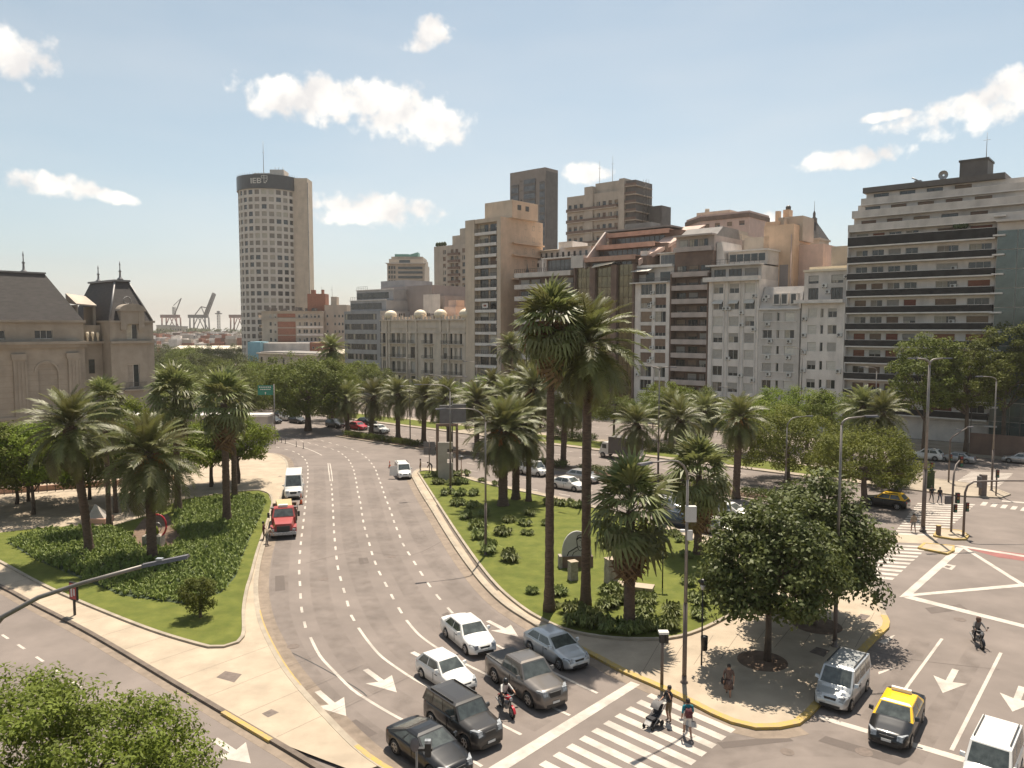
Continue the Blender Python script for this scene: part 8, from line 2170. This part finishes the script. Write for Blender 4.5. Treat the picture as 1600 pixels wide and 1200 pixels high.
# lane divider posts and cones
for i, (px, py) in enumerate(((427, 688), (433, 690), (440, 691.5), (446, 693), (463, 698), (474, 701))):
    p = G(px, py); t = thing('lane_post', 'slim dark lane divider post on the far bend, %s from the left' % ['first', 'second', 'third', 'fourth', 'fifth', 'sixth'][i], 'post', (p.x, p.y, .008), 0, 'lane divider posts on the far bend')
    part('post', 'steel_dark', t, lambda b: b.tube([(0, 0, 0), (0, 0, .9)], [.05, .04], 6)); part('base', 'trim', t, lambda b: b.lathe([(.12, 0), (.1, .05)], 8))
for px, py, h, lb in ((609, 731, .95, 'orange cone near the white small van, farther one'), (611.5, 740, .95, 'orange cone near the white small van, nearer one'), (470.5, 788, 1.15, 'tall orange cone beside the white minibus')):
    p = G(px, py); t = thing('traffic_cone', lb, 'traffic cone', (p.x, p.y, .008)); part('cone', ['cone_orange', 'ac_white'], t, lambda b: (b.lathe([(.17, .03), (.10, h * .45)], 12), b.lathe([(.10, h * .45), (.075, h * .62)], 12, 1), b.lathe([(.075, h * .62), (.03, h)], 12))); part('base', 'trim', t, lambda b: b.box(-.22, .22, -.22, .22, 0, .03))
# satellite dish and box on a bracket close below the window (in front of the black car)
d0 = cam_dir(648, 1163); pp = Vector((0, 0, CAM_H)) + d0 * (22.0 / d0.y)
t = thing('satellite_dish', 'small grey dish and camera on a pole in front of the black car', 'satellite dish', (pp.x, pp.y, 0))
part('pole', 'pole_grey', t, lambda b: b.tube([(.05, .05, 0), (.05, .05, pp.z - .1)], .035, 8))
part('dish', 'sign_back', t, lambda b: b.loft([[(r * .72 * cos(a), -.03 - .10 * (1 - (r / .19) ** 2) * .5, pp.z + r * 1.15 * sin(a)) for a in [2 * pi * k / 18 for k in range(18)]] for r in (.004, .07, .14, .19)], 0, False))
part('bracket', 'trim', t, lambda b: (b.box(.1, .52, .0, .12, pp.z - .22, pp.z - .14), b.box(.30, .48, -.02, .16, pp.z - .40, pp.z + .04)))
part('receiver', 'headlamp', t, lambda b: b.box(.30, .48, -.06, .08, pp.z + .04, pp.z + .13))
# low wall and fenced site at the right edge
sx = FP(1515, 690, 128)[0]
t = thing('site_wall', 'brown site wall with tall wire fence at the right edge', 'wall', av(sx, 128.), AV_RZ)
part('wall_body', 'wall_brown', t, lambda b: b.box(0, 30, 0, .3, 0, 3.2))
for k in range(10): part('fence_post', 'steel_dark', t, lambda b: b.box(k * 3, k * 3 + .1, .1, .2, 3.2, 7.6))
for z in (4.4, 5.8, 7.4): part('fence_rail', 'steel_dark', t, lambda b: b.box(0, 30, .12, .18, z, z + .07))

# ------------------------------------------------------------------ port and far city
def pw(px, Y): return YP(px, 512, Y)[0]
mat('far_metal', (.035, .036, .042), .7, var=.15, scale=.1); mat('far_red', (.16, .05, .04), .7, var=.15, scale=.1)
def beam(b, a, c, r): b.tube([a, c], r * 1.45, 5)
Y = 1450.
def crane(label, px, m, boom, s=1.0, name='port_crane'):
    x = pw(px, Y); t = thing(name, label, 'crane', (x, Y, -.3))
    part('legs', m, t, lambda b: [beam(b, (sx * 15 * s, sy * 9, 0), (sx * 14 * s, sy * 9, 38), 1.0) for sx in (-1, 1) for sy in (-1, 1)] + [beam(b, (-15 * s, sy * 9, 2), (15 * s, sy * 9, 2), .8) for sy in (-1, 1)] + [beam(b, (-15 * s, sy * 9, 4), (0, sy * 9, 37), .6) for sy in (-1, 1)] + [beam(b, (15 * s, sy * 9, 10), (2, sy * 9, 37), .6) for sy in (-1, 1)])
    part('girder', m, t, lambda b: b.box(-20 * s, 16 * s, -4, 4, 37, 43))
    if boom:
        part('boom', m, t, lambda b: ([beam(b, (10 * s, y, 42), (28 * s, y, 84), .9) for y in (-3, 3)], [beam(b, (14 * s, y, 40), (31 * s, y, 82), .7) for y in (-3, 3)], [beam(b, (lerp(10, 28, f) * s, 0, lerp(42, 84, f)), (lerp(14, 31, min(1, f + .12)) * s, 0, lerp(40, 82, min(1, f + .12))), .5) for f in (.1, .25, .4, .55, .7, .85)]))
        part('apex_frame', m, t, lambda b: (beam(b, (-8 * s, 0, 43), (4 * s, 0, 58), .7), beam(b, (4 * s, 0, 58), (14 * s, 0, 56), .7), beam(b, (10 * s, 0, 43), (4 * s, 0, 58), .6)))
    return t
crane('grey gantry crane with its boom raised at the port', 312, 'far_metal', True)
crane('red gantry crane frame beside the round tower', 374, 'far_red', False, .9)
t = crane('red and grey harbour crane left of the grey gantry crane', 268, 'far_red', False, .95)
part('jib', 'far_metal', t, lambda b: (lattice(b, 3, 0, 38, 58, 4, 4, .5), beam(b, (5, 0, 40), (20, 0, 74), .8), beam(b, (5, 0, 60), (18, 0, 72), .4)))
x = pw(342, Y); t = thing('lattice_mast', 'thin lattice mast with a crosshead at the port', 'mast', (x, Y, -.3)); part('mast', 'far_metal', t, lambda b: lattice(b, -2, -2, 0, 50, 4, 5, .45)); part('crosshead', 'far_metal', t, lambda b: (b.box(-6, 6, -2, 2, 44, 46), b.box(-1.5, 1.5, -1.5, 1.5, 46, 50)))
for px, Yb, w, h, lb in ((255, 1250, 22, 22, 'square pale port silo left of the cranes'), (275, 1200, 20, 20, 'pale port office with dark windows under the harbour crane')):
    x = pw(px, Yb); t = thing('port_building', lb, 'building', (x, Yb, -.3)); part('wall', 'wall_tan', t, lambda b: b.box(-w / 2, w / 2, 0, 20, 0, h)); part('roof', 'roof_grey', t, lambda b: b.box(-w / 2 - .5, w / 2 + .5, -.5, 20.5, h, h + 1))
    if h < 21: 
        for k in range(3):
            for j in range(5): part('window', 'win_dark', t, lambda b: b.box(-8.5 + j * 3.6, -6.5 + j * 3.6, -.2, -.01, 4 + k * 5, 7 + k * 5))
Yw = 500.; x0, x1 = pw(268, Yw), pw(380, Yw)
t = thing('warehouse', 'long cream warehouse with low pitched roof before the port', 'warehouse', (x0, Yw, -.3)); part('wall', 'dome_cream', t, lambda b: b.box(0, x1 - x0, 0, 26, 0, 5.0)); part('roof', 'dome_cream', t, lambda b: b.hexa([(-.5, -.8, 5.0), (x1 - x0, -.8, 5.0), (x1 - x0, 27, 5.0), (-.5, 27, 5.0), (-.5, 12.8, 6.8), (x1 - x0, 12.8, 6.8), (x1 - x0, 13.2, 6.8), (-.5, 13.2, 6.8)]))
for j in range(12): part('window', 'win_dark', t, lambda b: b.box(2 + j * 3.6, 3.3 + j * 3.6, -.1, -.01, 2.2, 3.3))
rr = random.Random(77)
mb = MB()
for i in range(900):
    Yk = rr.uniform(560, 1150); px = rr.uniform(200, 400); x = pw(px, Yk); w, dd, h = rr.uniform(3, 9), rr.uniform(3, 9), rr.uniform(3, 11)
    mb.box(x, x + w, Yk, Yk + dd, -.3, h, rr.randrange(6))
    if rr.random() < .5: mb.box(x + .5, x + w - .5, Yk + .3, Yk + dd - .3, h + .01, h + 2.5, rr.randrange(6))
o = mb.build('shanty_houses', [M('brick_red'), M('wall_tan'), M('wall_grey'), M('roof_grey'), M('wall_white'), M('wall_brown')]); tag(o, 'dense mass of small brick houses below the port cranes', 'houses', None, 'stuff')
Qs = []
for i in range(70):
    Yk = rr.uniform(1160, 1560) if i % 2 else rr.uniform(900, 1300); px = rr.uniform(150, 620); xx = pw(px, Yk); q, _ = crown_quads(400 + i % 4, 14, 12, 8 + rr.random() * 5, 24, 26, 3.0, 4.5, .9, .5)
    Qs.append(q + np.array([xx, Yk, 7]))
o = link('far_treeline', quads_mesh('far_treeline', np.concatenate(Qs), [M('leaf_far')])); tag(o, 'hazy dark treeline along the port shore', 'trees', None, 'stuff')

# ------------------------------------------------------------------ warm summer haze
mb = MB(); mb.box(-13500, 13500, -480, 15500, -2.5, 113)
hz = mb.build('haze', [])
hm_ = bpy.data.materials.new('haze_air'); hm_.use_nodes = True
hn = hm_.node_tree.nodes; hl_ = hm_.node_tree.links
for n_ in list(hn):
    if n_.type == 'BSDF_PRINCIPLED': hn.remove(n_)
pv = hn.new('ShaderNodeVolumePrincipled')
pv.inputs['Color'].default_value = (.97, .92, .86, 1)
pv.inputs['Density'].default_value = HAZE_D
pv.inputs['Anisotropy'].default_value = .25
hl_.new(pv.outputs[0], [n_ for n_ in hn if n_.type == 'OUTPUT_MATERIAL'][0].inputs['Volume'])
hz.data.materials.append(hm_)
tag(hz, 'thin warm summer haze over the whole city', 'haze', None, 'stuff')
